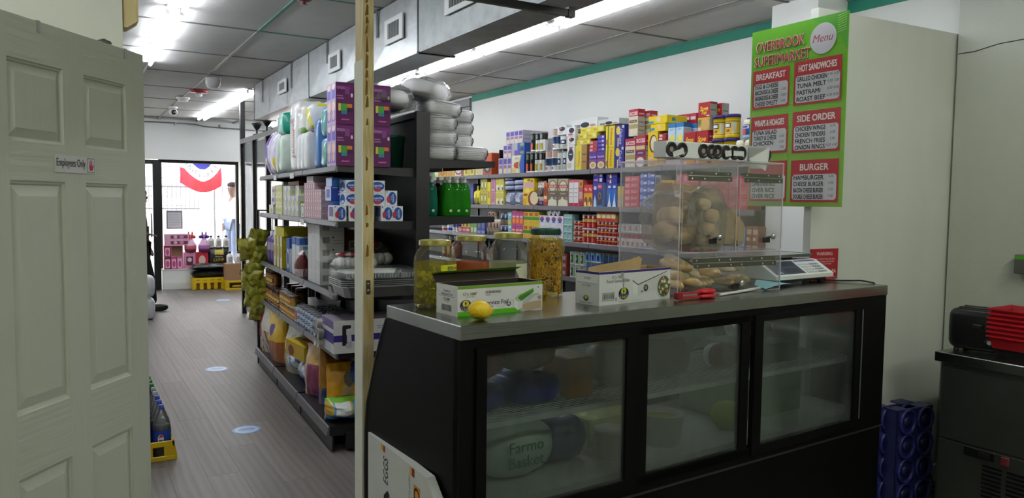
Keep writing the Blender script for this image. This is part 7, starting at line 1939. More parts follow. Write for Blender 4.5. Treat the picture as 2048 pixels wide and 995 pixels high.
rw('A', 4.513, 4.302, 2.278, 3, 1, 'b', 0.08, 'rice_box', '', 'rice box', 'red rice boxes behind the yellow pile', z=1.862, base='b02c40', front=[('r', 0.1, 0.88, 0.9, 0.94, 'e0c0c0')], side='9c2436', x0=0.245, labels=['red rice box peeping over yellow kits, left', 'red rice box peeping over yellow kits, middle', 'red rice box peeping over yellow kits, right'])
JF = [('r', 0, 0.80, 1, 1, '2c7ab8'), ('t', 'JIFFY', 0.5, 0.70, 0.09, '3a62b0', 0.75), ('e', 0.5, 0.24, 0.42, 0.18, 'dcd048', 16), ('e', 0.6, 0.36, 0.3, 0.14, 'e6dc6a', 14)]
jb = rw('A', 4.369, 4.177, 2.007, 2, 1, 'b', 0.12, 'mix_base_carton', '', 'carton', 'cartons under the light blue mixes', base='c8c4cc', front=[('r', 0.1, 0.3, 0.9, 0.7, '8c4a5a')], labels=['small pale carton under left light blue mix', 'small pale carton under right light blue mix'])
rw('A', 4.347, 4.183, 2.181, 2, 1, 'b', 0.08, 'muffin_mix', '', 'carton', 'light blue mix cartons', z=jb, base='c4dcea', front=JF, right=[('r', 0, 0.8, 1, 1, '2a6aa4'), ('r', 0.1, 0.1, 0.9, 0.76, 'b4b8bc')], labels=['light blue mix carton with lemon picture, left', 'light blue mix carton with lemon picture, right'])
rw('A', 4.220, 4.146, 2.174, 1, 1, 'b', 0.08, 'muffin_mix', 'light blue mix carton standing behind the other two', 'carton', 'light blue mix cartons', z=jb, base='c4dcea', front=JF, right=[('r', 0, 0.8, 1, 1, '2a6aa4'), ('r', 0.1, 0.1, 0.9, 0.76, 'b4b8bc')], x0=0.10)
ST = [('t', 'Stove', 0.50, 0.78, 0.16, 'e8cf2a', 0.66, 0.25, 0, 0.03), ('t', 'Top', 0.48, 0.62, 0.17, 'e8cf2a', 0.45, 0.25, 0, 0.03), ('r', 0.7, 0.5, 0.95, 0.54, 'e0c8c8')]
STF = ST + [('r', 0, 0, 1, 0.42, 'b8934a'), ('e', 0.6, 0.22, 0.38, 0.2, 'cfa662', 18), ('e', 0.15, 0.3, 0.14, 0.12, '6a7a3c', 12), ('e', 0.15, 0.06, 0.16, 0.07, 'd8c0b0', 12), ('r', 0, 0.40, 1, 0.46, 'd8b02c')]
sb = rw('A', 4.172, 3.929, 2.100, 2, 1, 'b', 0.09, 'stuffing_box', '', 'stuffing box', 'red stuffing boxes', base='ac1f2a', front=[(*q[:2], q[2], q[3] - 0.02, *q[4:]) if q[0] == 't' else q for q in STF], right=NT, labels=['red stuffing box with yellow script, lower left', 'red stuffing box with yellow script, lower right'])
rw('A', 4.037, 3.917, 2.305, 1, 1, 'b', 0.07, 'stuffing_box', 'red stuffing box with yellow script standing highest in front', 'stuffing box', 'red stuffing boxes', z=sb, base='ac1f2a', front=STF, right=[('r', 0, 0, 1, 1, 'a8a496'), ('r', 0.1, 0.7, 0.9, 0.73, '5a564c'), ('r', 0.1, 0.5, 0.9, 0.52, '77736a'), ('r', 0, 0.93, 1, 1, '8c2428')], side='a8a496')
rw('A', 4.007, 3.888, 2.298, 1, 1, 'b', 0.07, 'stuffing_box', 'red stuffing box with yellow script standing highest behind', 'stuffing box', 'red stuffing boxes', z=sb, base='ac1f2a', front=STF, right=[('r', 0, 0, 1, 1, 'a8a496'), ('r', 0.1, 0.7, 0.9, 0.73, '5a564c'), ('r', 0.1, 0.5, 0.9, 0.52, '77736a')], side='8c1c26', x0=0.09)
def canister(w, d, h):
 r = w / 2
 mb = MB()
 Y, P = 'e3c41c', '3a2a80'
 mb.lathe([(0, 0), (r * 0.92, 0.0), (r * 0.97, 0.006), (r * 0.97, h * 0.16), (r * 0.93, h * 0.19), (r * 0.93, h * 0.68), (r * 0.97, h * 0.71), (r * 0.97, h * 0.86), (r, h * 0.86), (r, h * 0.97), (r * 0.96, h), (0, h)], 22, cols=[Y, Y, Y, '55565a', 'd9b81a', '55565a', Y, P, P, P, P], M=TR(0, r, 0))
 mb.lathe([(r * 0.935, h * 0.42), (r * 0.935, h * 0.62)], 8, '2c2c6a', M=TR(0, r, 0), ang=(-PI / 2 - 0.75, -PI / 2 + 0.45))
 mb.lathe([(r * 0.938, h * 0.46), (r * 0.938, h * 0.58)], 8, 'e4e4ec', M=TR(0, r, 0), ang=(-PI / 2 - 0.62, -PI / 2 + 0.32))
 mb.lathe([(r * 0.936, h * 0.24), (r * 0.936, h * 0.36)], 6, 'b0562c', M=TR(0, r, 0), ang=(-PI / 2 - 0.3, -PI / 2 + 0.3))
 mb.lathe([(r * 0.934, h * 0.25), (r * 0.934, h * 0.64)], 6, 'c4bfa8', M=TR(0, r, 0), ang=(-PI / 2 + 0.65, -PI / 2 + 1.25))
 return mb.mesh('canister', 'plastic')
cb = rw('A', 3.927, 3.695, 2.033, 2, 1, 'm', 0.1, 'cocoa_canister', '', 'canister', 'yellow canisters with purple lids', mesh=canister, labels=['yellow canister with purple lid, lower left', 'yellow canister with purple lid, lower right'])
rw('A', 3.917, 3.690, 2.199, 2, 1, 'm', 0.1, 'cocoa_canister', '', 'canister', 'yellow canisters with purple lids', z=cb, mesh=canister, labels=['yellow canister with purple lid, upper left', 'yellow canister with purple lid, upper middle'])
rw('A', 3.727, 3.618, 2.176, 1, 1, 'm', 0.1, 'cocoa_canister', 'yellow canister with purple lid, upper right behind drink tub', 'canister', 'yellow canisters with purple lids', z=cb, mesh=canister, x0=0.13)
def drink_tub(w, d, h):
 r = w / 2
 mb = MB()
 mb.lathe([(0, 0), (r * 0.93, 0.0), (r * 0.96, 0.006), (r * 0.94, h * 0.72), (r * 0.96, h * 0.74), (r * 0.96, h * 0.84), (r * 0.8, h * 0.97), (r * 0.5, h), (0, h)], 22, cols=['c8ccd4', 'c8ccd4', '2f5ab0', 'e0e0d8', 'e2deb4', 'e8e6d4', 'e8e6d4', 'e8e6d4'], M=TR(0, r, 0))
 mb.lathe([(r * 0.965, h * 0.20), (r * 0.965, h * 0.5)], 8, 'b8303c', M=TR(0, r, 0), ang=(-PI / 2 - 0.9, -PI / 2 + 0.1))
 mb.lathe([(r * 0.965, h * 0.53), (r * 0.965, h * 0.68)], 8, 'e4e6ee', M=TR(0, r, 0), ang=(-PI / 2 - 1.0, -PI / 2 + 0.5))
 mb.lathe([(r * 0.968, h * 0.56), (r * 0.968, h * 0.65)], 8, '4a3a9c', M=TR(0, r, 0), ang=(-PI / 2 - 0.8, -PI / 2 + 0.3))
 mb.lathe([(r * 0.966, h * 0.08), (r * 0.966, h * 0.22)], 8, 'a8c4d8', M=TR(0, r, 0), ang=(-PI / 2 - 0.9, -PI / 2 + 0.9))
 return mb.mesh('drink_tub', 'plastic')
db = rw('A', 3.690, 3.535, 2.013, 2, 1, 'm', 0.1, 'drink_tub', '', 'tub', 'drink mix tubs', mesh=drink_tub, labels=['drink mix tub with pale lid behind cartons, left', 'drink mix tub with pale lid behind cartons, right'])
rw('A', 3.640, 3.535, 2.151, 1, 1, 'm', 0.1, 'drink_tub', 'blue and red drink mix tub with white lid, on top', 'tub', z=db, mesh=drink_tub)
rw('A', 3.533, 3.462, 2.133, 1, 2, 'b', 0.11, 'drink_carton', '', 'carton', 'yellow cartons by the column', base='e0c81c', labels=['yellow carton half hidden by the menu, lower', 'yellow carton half hidden by the menu, upper'])
# ---- second shelf
rw('B', 7.690, 7.542, 1.770, 2, 1, 'b', 0.12, 'cocoa_box', '', 'box', 'navy boxes far on second wall shelf', base='24286a', front=[('r', 0.2, 0.3, 0.8, 0.8, '4a52a8')], labels=['navy box far on second wall shelf, left', 'navy box far on second wall shelf, right'])
ylb = lambda w, d, h: MB().sq(w, min(d, w * 1.2), h * 0.74, 0.5, 14, 8, 'dccf1e', M=TR(0, w * 0.5, 0), cols=lambda u, v: '3a3a2a' if 0.3 < v < 0.5 and int(u * 40) % 3 == 0 else 'ddd01e').lathe([(w * 0.30, h * 0.7), (w * 0.16, h * 0.82), (w * 0.15, h * 0.95), (w * 0.17, h * 0.96), (w * 0.16, h), (0, h)], 12, 'c8c020', M=TR(0, w * 0.5, 0)).mesh('bottle', 'plastic')
rw('B', 7.535, 7.380, 1.745, 2, 1, 'm', 0.1, 'lemon_bottle', '', 'bottle', 'yellow lemon bottles', mesh=ylb, labels=['yellow lemon bottle on second wall shelf, left', 'yellow lemon bottle on second wall shelf, right'])
rw('B', 7.374, 7.223, 1.826, 2, 2, 'b', 0.12, 'baking_box', '', 'box', 'olive patterned boxes', base='b8b044', front=[('e', 0.5, 0.5, 0.4, 0.36, '7a7440', 12), ('e', 0.5, 0.5, 0.28, 0.25, 'd8d2a0', 10)], labels=['olive patterned box, lower left', 'olive patterned box, upper left', 'olive patterned box, lower right', 'olive patterned box, upper right'])
rw('B', 7.218, 7.138, 1.780, 1, 1, 'b', 0.12, 'baking_box', 'single tall yellow box left of the pink ones', 'box', base='e0d028', front=[('r', 0.2, 0.3, 0.8, 0.6, 'b8902c')])
rw('B', 7.133, 7.039, 1.827, 1, 2, 'b', 0.12, 'baking_box', '', 'box', 'pink boxes', base='c884a8', front=[('t', 'Betty', 0.5, 0.5, 0.5, '8c4a74', 0.8, 0, 1), ('r', 0.1, 0.04, 0.9, 0.2, 'd8b0c4')], labels=['pink narrow box on second wall shelf, lower', 'pink narrow box on second wall shelf, upper'])
rw('B', 7.033, 6.861, 1.824, 2, 2, 'b', 0.12, 'baking_box', '', 'box', 'pale yellow cake boxes', base='d6cf6a', front=[('r', 0.1, 0.5, 0.9, 0.9, 'c4b83c'), ('e', 0.5, 0.28, 0.4, 0.22, 'e4dcb8', 12), ('r', 0.6, 0.1, 0.95, 0.3, '5a4a9c')], labels=['pale yellow cake box, lower left', 'pale yellow cake box, upper left', 'pale yellow cake box, lower right', 'pale yellow cake box, upper right'])
t1 = rw('B', 6.856, 6.467, 1.689, 2, 1, 'p', 0.09, 'oat_pouch', '', 'pouch', 'blue grey pouches', colf=lambda u, v, f: '77809c' if not ((u - 0.5) ** 2 + (v - 0.32) ** 2 < 0.05) else 'b8bcc8', texts=[('QUAKER', 0.5, 0.62, 0.12, 'd8dce8', 0.75)], seed=3.0, labels=['blue grey oat pouch with round emblem, left', 'blue grey oat pouch with round emblem, right'])
gb = lambda w, d, h: MB().sq(w, 0.12, h, 0.35, 16, 8, '6a749c', M=TR(0, 0.06, 0), amp=0.05, cols=lambda u, v: '4a547c' if v < 0.35 else '8088ac').mesh('pouch', 'film_print')
rw('B', 6.856, 6.665, 1.836, 1, 3, 'm', 0.12, 'oat_pouch', '', 'pouch', 'blue grey pouches lying', z=t1, mesh=gb, labels=['blue grey pouch lying left, bottom of three', 'blue grey pouch lying left, middle of three', 'blue grey pouch lying left, top of three'])
rw('B', 6.659, 6.467, 1.795, 1, 2, 'm', 0.12, 'oat_pouch', '', 'pouch', 'blue grey pouches lying', z=t1, mesh=gb, labels=['blue grey pouch lying right, lower of two', 'blue grey pouch lying right, upper of two'])
t1 = rw('B', 6.462, 6.249, 1.762, 1, 1, 'b', 0.10, 'pancake_box', 'yellow pancake box with maroon bowl picture', 'box', base='dfc01e', front=[('r', 0, 0.78, 1, 1, 'c8a0a0'), ('e', 0.95, 0.3, 0.5, 0.34, '7a2c24', 22), ('e', 1.0, 0.32, 0.36, 0.28, 'd8c8a0', 18), ('r', 0.06, 0.42, 0.4, 0.52, 'a83a2c'), ('e', 0.4, 0.66, 0.22, 0.10, 'e8d86a', 12), ('r', 0.0, 0.0, 0.3, 0.3, 'd89a1e')])
rw('B', 6.462, 6.254, 1.807, 1, 1, 'b', 0.12, 'pancake_box', 'flat yellow box lying on the yellow pancake box', 'box', z=t1, base='e0cb1e', front=[('e', 0.5, 0.55, 0.16, 0.28, 'a85a4a', 12), ('e', 0.78, 0.35, 0.12, 0.2, '6a4a24', 10)])
rw('B', 6.245, 6.096, 1.773, 1, 1, 'p', 0.09, 'cookie_bag', 'dark brown sweet bag with white lettering', 'bag', colf=lambda u, v, f: '2a1f24' if 0.35 < v < 0.75 else ('c8b8b0' if v > 0.75 else ('5a4a74' if v < 0.2 else 'c9bfa8')), texts=[('Dandy', 0.5, 0.85, 0.10, 'b03040', 0.7), ('BROWNIE', 0.5, 0.10, 0.07, 'd8d0e0', 0.7)], seed=5.0)
rw('B', 6.082, 6.016, 1.757, 1, 1, 'b', 0.1, 'soup_box', 'narrow orange box with red foot left of brown cake mixes', 'box', base='c8682c', front=[('r', 0, 0, 1, 0.18, '9c2c34'), ('e', 0.5, 0.65, 0.42, 0.2, '7a3420', 12), ('r', 0.1, 0.3, 0.9, 0.42, 'e0d0c0')])
DH_ = [('r', 0, 0.45, 1, 1, 'a89a7e'), ('e', 0.5, 0.72, 0.42, 0.22, '5a4a36', 22), ('e', 0.5, 0.72, 0.36, 0.19, 'cfc4a8', 22), ('r', 0, 0.66, 1, 0.78, '9c2f3c'), ('t', 'DUNCAN', 0.5, 0.72, 0.075, 'efe6dc', 0.8, 0, 0, 0.02), ('r', 0, 0.35, 1, 0.56, '6a5a48'), ('t', 'FROSTING', 0.5, 0.46, 0.05, 'e0d8c8', 0.8), ('p', [(0, 0.0), (1, 0), (0.95, 0.22), (0.6, 0.25), (0.45, 0.36), (0.3, 0.25), (0.05, 0.22)], 'ded8bc'), ('r', 0.75, 0.22, 0.95, 0.34, '8a8a8c')]
rw('B', 6.008, 5.850, 1.793, 1, 1, 'b', 0.10, 'cake_mix_box', 'brown and cream cake mix box with red ribbon, left', 'box', 'brown cake mix boxes', base='77685a', front=DH_, side='b8ac90')
rw('B', 5.837, 5.669, 1.789, 1, 1, 'b', 0.10, 'cake_mix_box', 'brown and cream cake mix box with red ribbon, right', 'box', 'brown cake mix boxes', base='77685a', front=DH_, side='b8ac90')
rw('B', 5.657, 5.508, 1.777, 2, 1, 'b', 0.13, 'flour_box', '', 'box', 'white boxes with red foot', base='dedad8', front=[('r', 0, 0, 1, 0.13, 'b02c44'), ('r', 0, 0.90, 1, 1, 'c8606c'), ('r', 0.15, 0.35, 0.85, 0.38, 'a8a4a4'), ('r', 0.15, 0.5, 0.85, 0.53, 'a8a4a4'), ('r', 0.15, 0.65, 0.85, 0.68, 'a8a4a4')], labels=['white box with red foot and small print, left', 'white box with red foot and small print, right'])
rw('B', 5.504, 5.436, 1.775, 1, 1, 'b', 0.13, 'flour_box', 'white and red box with golden round emblem', 'box', base='b85a5c', front=[('r', 0, 0, 1, 0.2, 'b02c44'), ('e', 0.5, 0.84, 0.46, 0.13, 'd09a2c', 16), ('e', 0.5, 0.84, 0.3, 0.08, '8c5a1c', 12), ('r', 0.1, 0.28, 0.9, 0.55, 'c8a0a0')])
rw('B', 5.428, 5.291, 1.728, 2, 1, 'b', 0.10, 'cracker_box', '', 'box', 'red and yellow cracker boxes', base='c8382c', front=[('r', 0, 0, 1, 0.62, 'd8a02c'), ('e', 0.5, 0.25, 0.38, 0.2, '7a4a1c', 14), ('e', 0.35, 0.12, 0.2, 0.12, 'e8d8b0', 10), ('t', 'Mac', 0.5, 0.80, 0.13, 'f0e4dc', 0.6, 0.1)], labels=['red and yellow cracker box with bear shapes, left', 'red and yellow cracker box with bear shapes, right'])
CB = [('r', 0, 0.3, 1, 1, '2f3f9c'), ('r', 0, 0, 1, 0.3, '3f7ac0'), ('e', 0.2, 0.78, 0.16, 0.08, 'c8c8e0', 12), ('p', [(0.05, 0), (0.35, 0), (0.28, 0.3), (0.2, 0.5), (0.12, 0.3)], 'd8e4ee'), ('r', 0.42, 0.08, 0.95, 0.65, '4a4448'), ('e', 0.68, 0.46, 0.16, 0.15, '8a7f80', 14), ('e', 0.68, 0.46, 0.11, 0.11, '4a4448', 12), ('r', 0.5, 0.72, 0.92, 0.95, 'b03444'), ('t', 'MARCUS', 0.7, 0.84, 0.09, 'f0e8e8', 0.36)]
t1 = rw('B', 5.288, 5.148, 1.744, 1, 1, 'b', 0.16, 'sugar_box', 'blue box with dark ring picture and red badge', 'box', base='3a5ab0', front=CB, right=[('r', 0, 0, 1, 1, '8a9ac4'), ('r', 0.2, 0.1, 0.8, 0.9, 'a8b4d0')])
rw('B', 5.291, 5.152, 1.835, 1, 2, 'b', 0.16, 'sugar_box', '', 'box', 'dark blue boxes lying', z=t1, base='2a2a86', front=[('r', 0.68, 0.15, 0.95, 0.85, 'c8c8d8'), ('e', 0.42, 0.5, 0.12, 0.3, 'c05a9c', 12), ('r', 0.1, 0.4, 0.3, 0.6, 'd8d8e8')], labels=['dark blue box lying on the left blue box, lower', 'dark blue box lying on the left blue box, upper'])
t1 = rw('B', 5.093, 4.957, 1.736, 2, 1, 'b', 0.14, 'sugar_box', '', 'box', 'light blue boxes with white peak', base='2f6ab8', front=[('r', 0, 0.75, 1, 1, '3a3f9c'), ('p', [(0.1, 0), (0.9, 0), (0.65, 0.3), (0.55, 0.62), (0.4, 0.3)], 'd8e4ea'), ('e', 0.5, 0.85, 0.3, 0.06, 'c8d0e8', 12)], labels=['light blue box with white peak, left', 'light blue box with white peak, right'])
rw('B', 5.106, 4.957, 1.826, 1, 2, 'b', 0.16, 'sugar_box', '', 'box', 'dark blue boxes lying', z=t1, base='2a2c8a', front=[('r', 0.15, 0.3, 0.45, 0.6, 'a8503c'), ('p', [(0.3, 0), (0.5, 0), (0.42, 0.9)], 'd8d8b0')], labels=['dark blue box lying on the right blue boxes, lower', 'dark blue box lying on the right blue boxes, upper'])
t1 = rw('B', 4.950, 4.871, 1.710, 1, 1, 'b', 0.12, 'baking_box', 'tan box seen through the acrylic at its left edge', 'box', base='b8a07a', front=[('r', 0, 0.6, 1, 1, 'd0b040')])
rw('B', 4.858, 4.669, 1.790, 1, 5, 'b', 0.14, 'gelatin_carton', '', 'carton', 'red cartons lying seen through acrylic', base='b8303f', front=[('r', 0.05, 0.2, 0.35, 0.8, 'd88a90'), ('t', 'JELLO', 0.65, 0.5, 0.5, 'e8d0d0', 0.5)], labels=['red carton lying in pile behind acrylic, ' + q for q in ('bottom', 'second', 'third', 'fourth', 'top')])
rw('B', 4.663, 4.489, 1.821, 2, 5, 'b', 0.14, 'gelatin_carton', '', 'carton', 'blue cartons lying seen through acrylic', base='2f4a9c', front=[('r', 0.05, 0.2, 0.4, 0.8, '8a9cd0'), ('r', 0.5, 0.3, 0.95, 0.6, 'c8d0e4')], labels=['blue carton behind acrylic, ' + c + ' column, ' + q for c in ('left', 'right') for q in ('bottom', 'second', 'third', 'fourth', 'top')])
rw('B', 4.484, 4.414, 1.790, 1, 3, 'b', 0.12, 'baking_box', '', 'box', 'grey cartons behind acrylic', base='9a9a98', front=[('r', 0.1, 0.2, 0.9, 0.8, '4a4a4c')], labels=['grey carton behind acrylic, bottom', 'grey carton behind acrylic, middle', 'grey carton behind acrylic, top'])
rw('B', 4.409, 4.264, 1.749, 2, 1, 'b', 0.12, 'fig_box', '', 'box', 'golden boxes with dark oval', base='c99a1e', front=[('e', 0.5, 0.72, 0.4, 0.2, '3a2f6a', 18), ('e', 0.5, 0.72, 0.28, 0.1, 'c8b8a0', 12), ('e', 0.5, 0.25, 0.4, 0.18, '7a5a2c', 12)], labels=['golden box with dark oval behind acrylic, left', 'golden box with dark oval behind acrylic, right'])
rw('B', 4.242, 4.012, 1.790, 3, 4, 'b', 0.14, 'gelatin_carton', 'pink red carton behind bread bag', 'carton', 'pink red cartons behind bread bag', base='c0404c', front=[('r', 0.05, 0.2, 0.4, 0.8, 'd89aa0')])
rw('B', 3.991, 3.543, 1.767, 5, 3, 'b', 0.14, 'gelatin_carton', 'red carton behind the paper bag', 'carton', 'red cartons behind paper bag', base='b5343f', front=[('t', 'JELLO', 0.5, 0.5, 0.4, 'e0b0b0', 0.6)])
# ---- third shelf: jars, cups and tins
cupm = lambda c1, c2: dict(bands=[(0.08, 'd0d0ce'), (0.55, c1), (0.92, c2), (1.0, 'b8b8b6')])
rw('C', 8.402, 8.288, 1.263, 1, 1, 'c', 0.08, 'yogurt_cup', 'red and white cup far on third wall shelf', 'cup', **cupm('b83a44', 'd8d0c8'))
rw('C', 8.274, 8.122, 1.280, 1, 1, 'c', 0.08, 'yogurt_cup', 'blue and white cup far on third wall shelf', 'cup', **cupm('2f4a9c', 'c8ccd8'))
rw('C', 8.108, 7.934, 1.304, 2, 1, 'c', 0.08, 'yogurt_cup', '', 'cup', 'white cups with dark pictures', **cupm('d0ccc8', '4a4a8c'), labels=['white cup with dark picture far on third wall shelf, left', 'white cup with dark picture far on third wall shelf, right'])
t1 = rw('C', 7.921, 7.628, 1.270, 3, 1, 'b', 0.1, 'candy_box', '', 'box', 'low red sweet boxes', base='c04a4c', front=[('r', 0.1, 0.3, 0.9, 0.7, 'd8a0a0')], labels=['low red sweet box on third wall shelf, ' + q for q in ('left', 'middle', 'right')])
rw('C', 7.843, 7.542, 1.349, 3, 1, 'b', 0.1, 'candy_box', '', 'box', 'yellow boxes with black figures', z=t1, base='d8cf2a', front=[('e', 0.5, 0.4, 0.3, 0.36, '4a3a1c', 12)], labels=['yellow box with black blot over red ones, ' + q for q in ('left', 'middle', 'right')])
rw('C', 7.609, 7.457, 1.336, 2, 1, 'b', 0.1, 'candy_box', '', 'box', 'small green boxes', base='6a9a4a', front=[('r', 0.1, 0.1, 0.9, 0.5, 'c8cfa0')], labels=['small green box by the blue sweet packs, left', 'small green box by the blue sweet packs, right'])
rw('C', 7.445, 7.258, 1.375, 2, 1, 'b', 0.1, 'milk_carton', '', 'box', 'blue sweet packs', base='2f4aa0', front=[('e', 0.5, 0.6, 0.3, 0.26, '6a6a7a', 12), ('t', 'Bull', 0.5, 0.15, 0.18, 'd8dcec', 0.8)], labels=['blue pack with grey spot on third wall shelf, left', 'blue pack with grey spot on third wall shelf, right'])
cone = lambda w, d, h: MB().lathe([(0, 0), (w * 0.40, 0.0), (w * 0.46, h * 0.32), (w * 0.48, h * 0.33), (w * 0.48, h * 0.86), (w * 0.40, h * 0.88), (w * 0.16, h * 0.99), (0, h)], 14, cols=['d8d0b8', 'd8d2b4', 'c0907a', 'b89a8a', 'e0dcc8', 'e0dcc8', 'e0dcc8'], M=TR(0, w / 2, 0)).lathe([(w * 0.485, h * 0.45), (w * 0.485, h * 0.75)], 6, '3a2424', M=TR(0, w / 2, 0), ang=(-PI / 2 - 0.5, -PI / 2 + 0.5)).mesh('shaker', 'plastic')
t1 = rw('C', 7.252, 6.957, 1.381, 4, 1, 'm', 0.1, 'creamer_bottle', '', 'bottle', 'tan and cream bottles', mesh=cone, labels=['cream bottle with tan label, ' + q + ' in lower row' for q in ('first', 'second', 'third', 'fourth')])
rw('C', 7.212, 7.055, 1.468, 2, 1, 'm', 0.1, 'creamer_bottle', '', 'bottle', 'tan and cream bottles', z=t1, mesh=cone, labels=['cream bottle with tan label, left in upper row', 'cream bottle with tan label, right in upper row'])
cone2 = lambda w, d, h: MB().lathe([(0, 0), (w * 0.42, 0.0), (w * 0.46, h * 0.42), (w * 0.48, h * 0.43), (w * 0.48, h * 0.90), (w * 0.40, h * 0.92), (w * 0.2, h), (0, h)], 14, cols=['c8bc98', 'cfc49c', '3a4058', '3a4a74', 'b8b4b0', 'b8b4b0', 'b8b4b0'], M=TR(0, w / 2, 0)).lathe([(w * 0.485, h * 0.55), (w * 0.485, h * 0.82)], 6, 'b4b8c8', M=TR(0, w / 2, 0), ang=(-PI / 2 - 0.3, -PI / 2 + 0.3)).mesh('shaker', 'plastic')
rw('C', 6.952, 6.767, 1.451, 2, 2, 'm', 0.1, 'creamer_bottle', '', 'bottle', 'navy and cream bottles', mesh=cone2, labels=['navy and cream bottle, lower left', 'navy and cream bottle, upper left', 'navy and cream bottle, lower right', 'navy and cream bottle, upper right'])
rw('C', 6.762, 6.685, 1.459, 1, 2, 'b', 0.08, 'tea_box', '', 'box', 'teal narrow boxes', base='7fb4b8', front=[('r', 0, 0, 1, 0.35, 'c8b85a'), ('r', 0.2, 0.7, 0.8, 0.9, 'd0e0e0')], labels=['teal narrow box on third wall shelf, lower', 'teal narrow box on third wall shelf, upper'])
PKF = [('r', 0, 0, 1, 0.45, 'd8582c'), ('e', 0.5, 0.25, 0.36, 0.18, 'e08a3a', 12), ('r', 0.1, 0.5, 0.9, 0.62, 'e8b8b0'), ('r', 0.1, 0.72, 0.9, 0.9, 'a83a7c')]
rw('C', 6.680, 6.457, 1.477, 3, 2, 'b', 0.09, 'tea_box', '', 'box', 'pink and orange boxes', base='c04a86', front=PKF, labels=['pink and orange box, ' + c + ' column, ' + q for c in ('left', 'middle', 'right') for q in ('lower', 'upper')])
YGF = [('r', 0, 0.38, 1, 0.62, '3a8a3a'), ('e', 0.5, 0.2, 0.38, 0.17, 'd8a02c', 12), ('r', 0.15, 0.68, 0.85, 0.92, 'c0502c')]
rw('C', 6.452, 6.158, 1.472, 3, 2, 'b', 0.10, 'tea_box', '', 'box', 'yellow and green boxes', base='d8c826', front=YGF, labels=['yellow and green box, ' + c + ' column, ' + q for c in ('left', 'middle', 'right') for q in ('lower', 'upper')])
WBF = [('e', 0.45, 0.72, 0.36, 0.2, '3a4a9c', 16), ('e', 0.45, 0.80, 0.28, 0.09, 'c04a60', 12), ('r', 0.2, 0.44, 0.7, 0.52, '4a5aa0')]
t1 = rw('C', 6.149, 5.738, 1.440, 4, 2, 'b', 0.12, 'milk_box', '', 'box', 'white boxes with blue emblem', base='dadce2', front=WBF, right=[('r', 0.1, 0.3, 0.9, 0.34, '9a9eb0'), ('r', 0.1, 0.5, 0.9, 0.54, '9a9eb0'), ('r', 0.1, 0.7, 0.9, 0.74, '9a9eb0')], labels=['white box with blue and red emblem, ' + c + ' column, ' + q for c in ('first', 'second', 'third', 'fourth') for q in ('lower', 'upper')])
for q in range(3):
 cmesh = can_mesh(0.036, 0.10, [(1.0, 'b4b6b8')], lid='c8cacc')
 o = place('silver_can', cmesh, ['plain silver can lying on the white boxes, left', 'plain silver can lying on the white boxes, middle', 'plain silver can lying on the white boxes, right'][q], 'can', (SHX + 0.125, 5.990-0.076*q*1.0, t1 + 0.037), 0, 'silver cans lying')
 o.rotation_euler = (0, -PI / 2, 0)
TLF = [('r', 0, 0.45, 1, 0.55, 'd8e0d8'), ('p', [(0.1, 0.1), (0.9, 0.3), (0.6, 0.4), (0.2, 0.3)], '3a7a8c'), ('r', 0, 0.85, 1, 1, '9ab8a8')]
rw('C', 5.734, 5.594, 1.460, 2, 4, 'b', 0.08, 'tuna_box', '', 'box', 'pale teal small boxes', base='8fb8b4', front=TLF, labels=['pale teal small box, ' + c + ' column, row ' + q for c in ('left', 'right') for q in ('one', 'two', 'three', 'four')])
REDC = dict(bands=[(0.05, 'c8c8c6'), (0.45, 'b02a2c'), (0.58, 'd8b05a'), (0.95, 'a82428'), (1.0, 'b8b8b6')], patch=[(0.5, 0.65, 0.88, 'e0c8b8', -PI / 2)])
rw('C', 5.590, 5.462, 1.404, 2, 4, 'c', 0.08, 'tomato_can', '', 'can', 'small red cans in four rows', **REDC, labels=['small red can, ' + c + ' column, row ' + q for c in ('left', 'right') for q in ('one', 'two', 'three', 'four')])
RED2 = dict(bands=[(0.05, 'c8c8c6'), (0.5, 'b4282c'), (0.72, 'd8b860'), (0.95, 'a02026'), (1.0, 'b8b8b6')], patch=[(0.5, 0.14, 0.42, 'd86a5a', -PI / 2), (0.4, 0.76, 0.9, 'e8d0c8', -PI / 2)])
rw('C', 5.459, 5.248, 1.462, 3, 2, 'c', 0.08, 'tomato_can', '', 'can', 'tall red cans with gold band', **RED2, labels=['tall red can with gold band, ' + c + ' column, ' + q for c in ('left', 'middle', 'right') for q in ('lower', 'upper')])
BRC = [('r', 0, 0.4, 1, 0.7, 'd8b45a'), ('r', 0, 0.7, 1, 1, '8c2420'), ('e', 0.5, 0.4, 0.35, 0.25, 'e0d0b0', 12), ('r', 0, 0, 1, 0.3, 'b83a2c')]
t1 = rw('C', 5.241, 4.964, 1.351, 5, 2, 'c', 0.08, 'soup_can', '', 'can', 'small red soup cans', **REDC, labels=['red soup can left of acrylic, column ' + c + ', ' + q for c in ('one', 'two', 'three', 'four', 'five') for q in ('lower', 'upper')])
t1 = rw('C', 5.233, 4.964, 1.407, 5, 1, 'c', 0.08, 'soup_can', '', 'can', 'small red soup cans', z=t1, **REDC, labels=['red soup can left of acrylic, third row, number ' + c for c in ('one', 'two', 'three', 'four', 'five')])
rw('C', 5.233, 4.964, 1.502, 4, 1, 'b', 0.07, 'soup_box', '', 'box', 'tan and red boxes over red cans', z=t1, base='c8a060', front=BRC, labels=['tan and red box over red cans, ' + q for q in ('first', 'second', 'third', 'fourth')])
JW = dict(bands=[(0.05, 'c8c8c6'), (0.30, 'd8d0c8'), (0.62, 'e0dad4'), (0.94, '9c3038'), (1.0, 'c0c0be')], patch=[(0.5, 0.12, 0.4, 'a8605a', -PI / 2)])
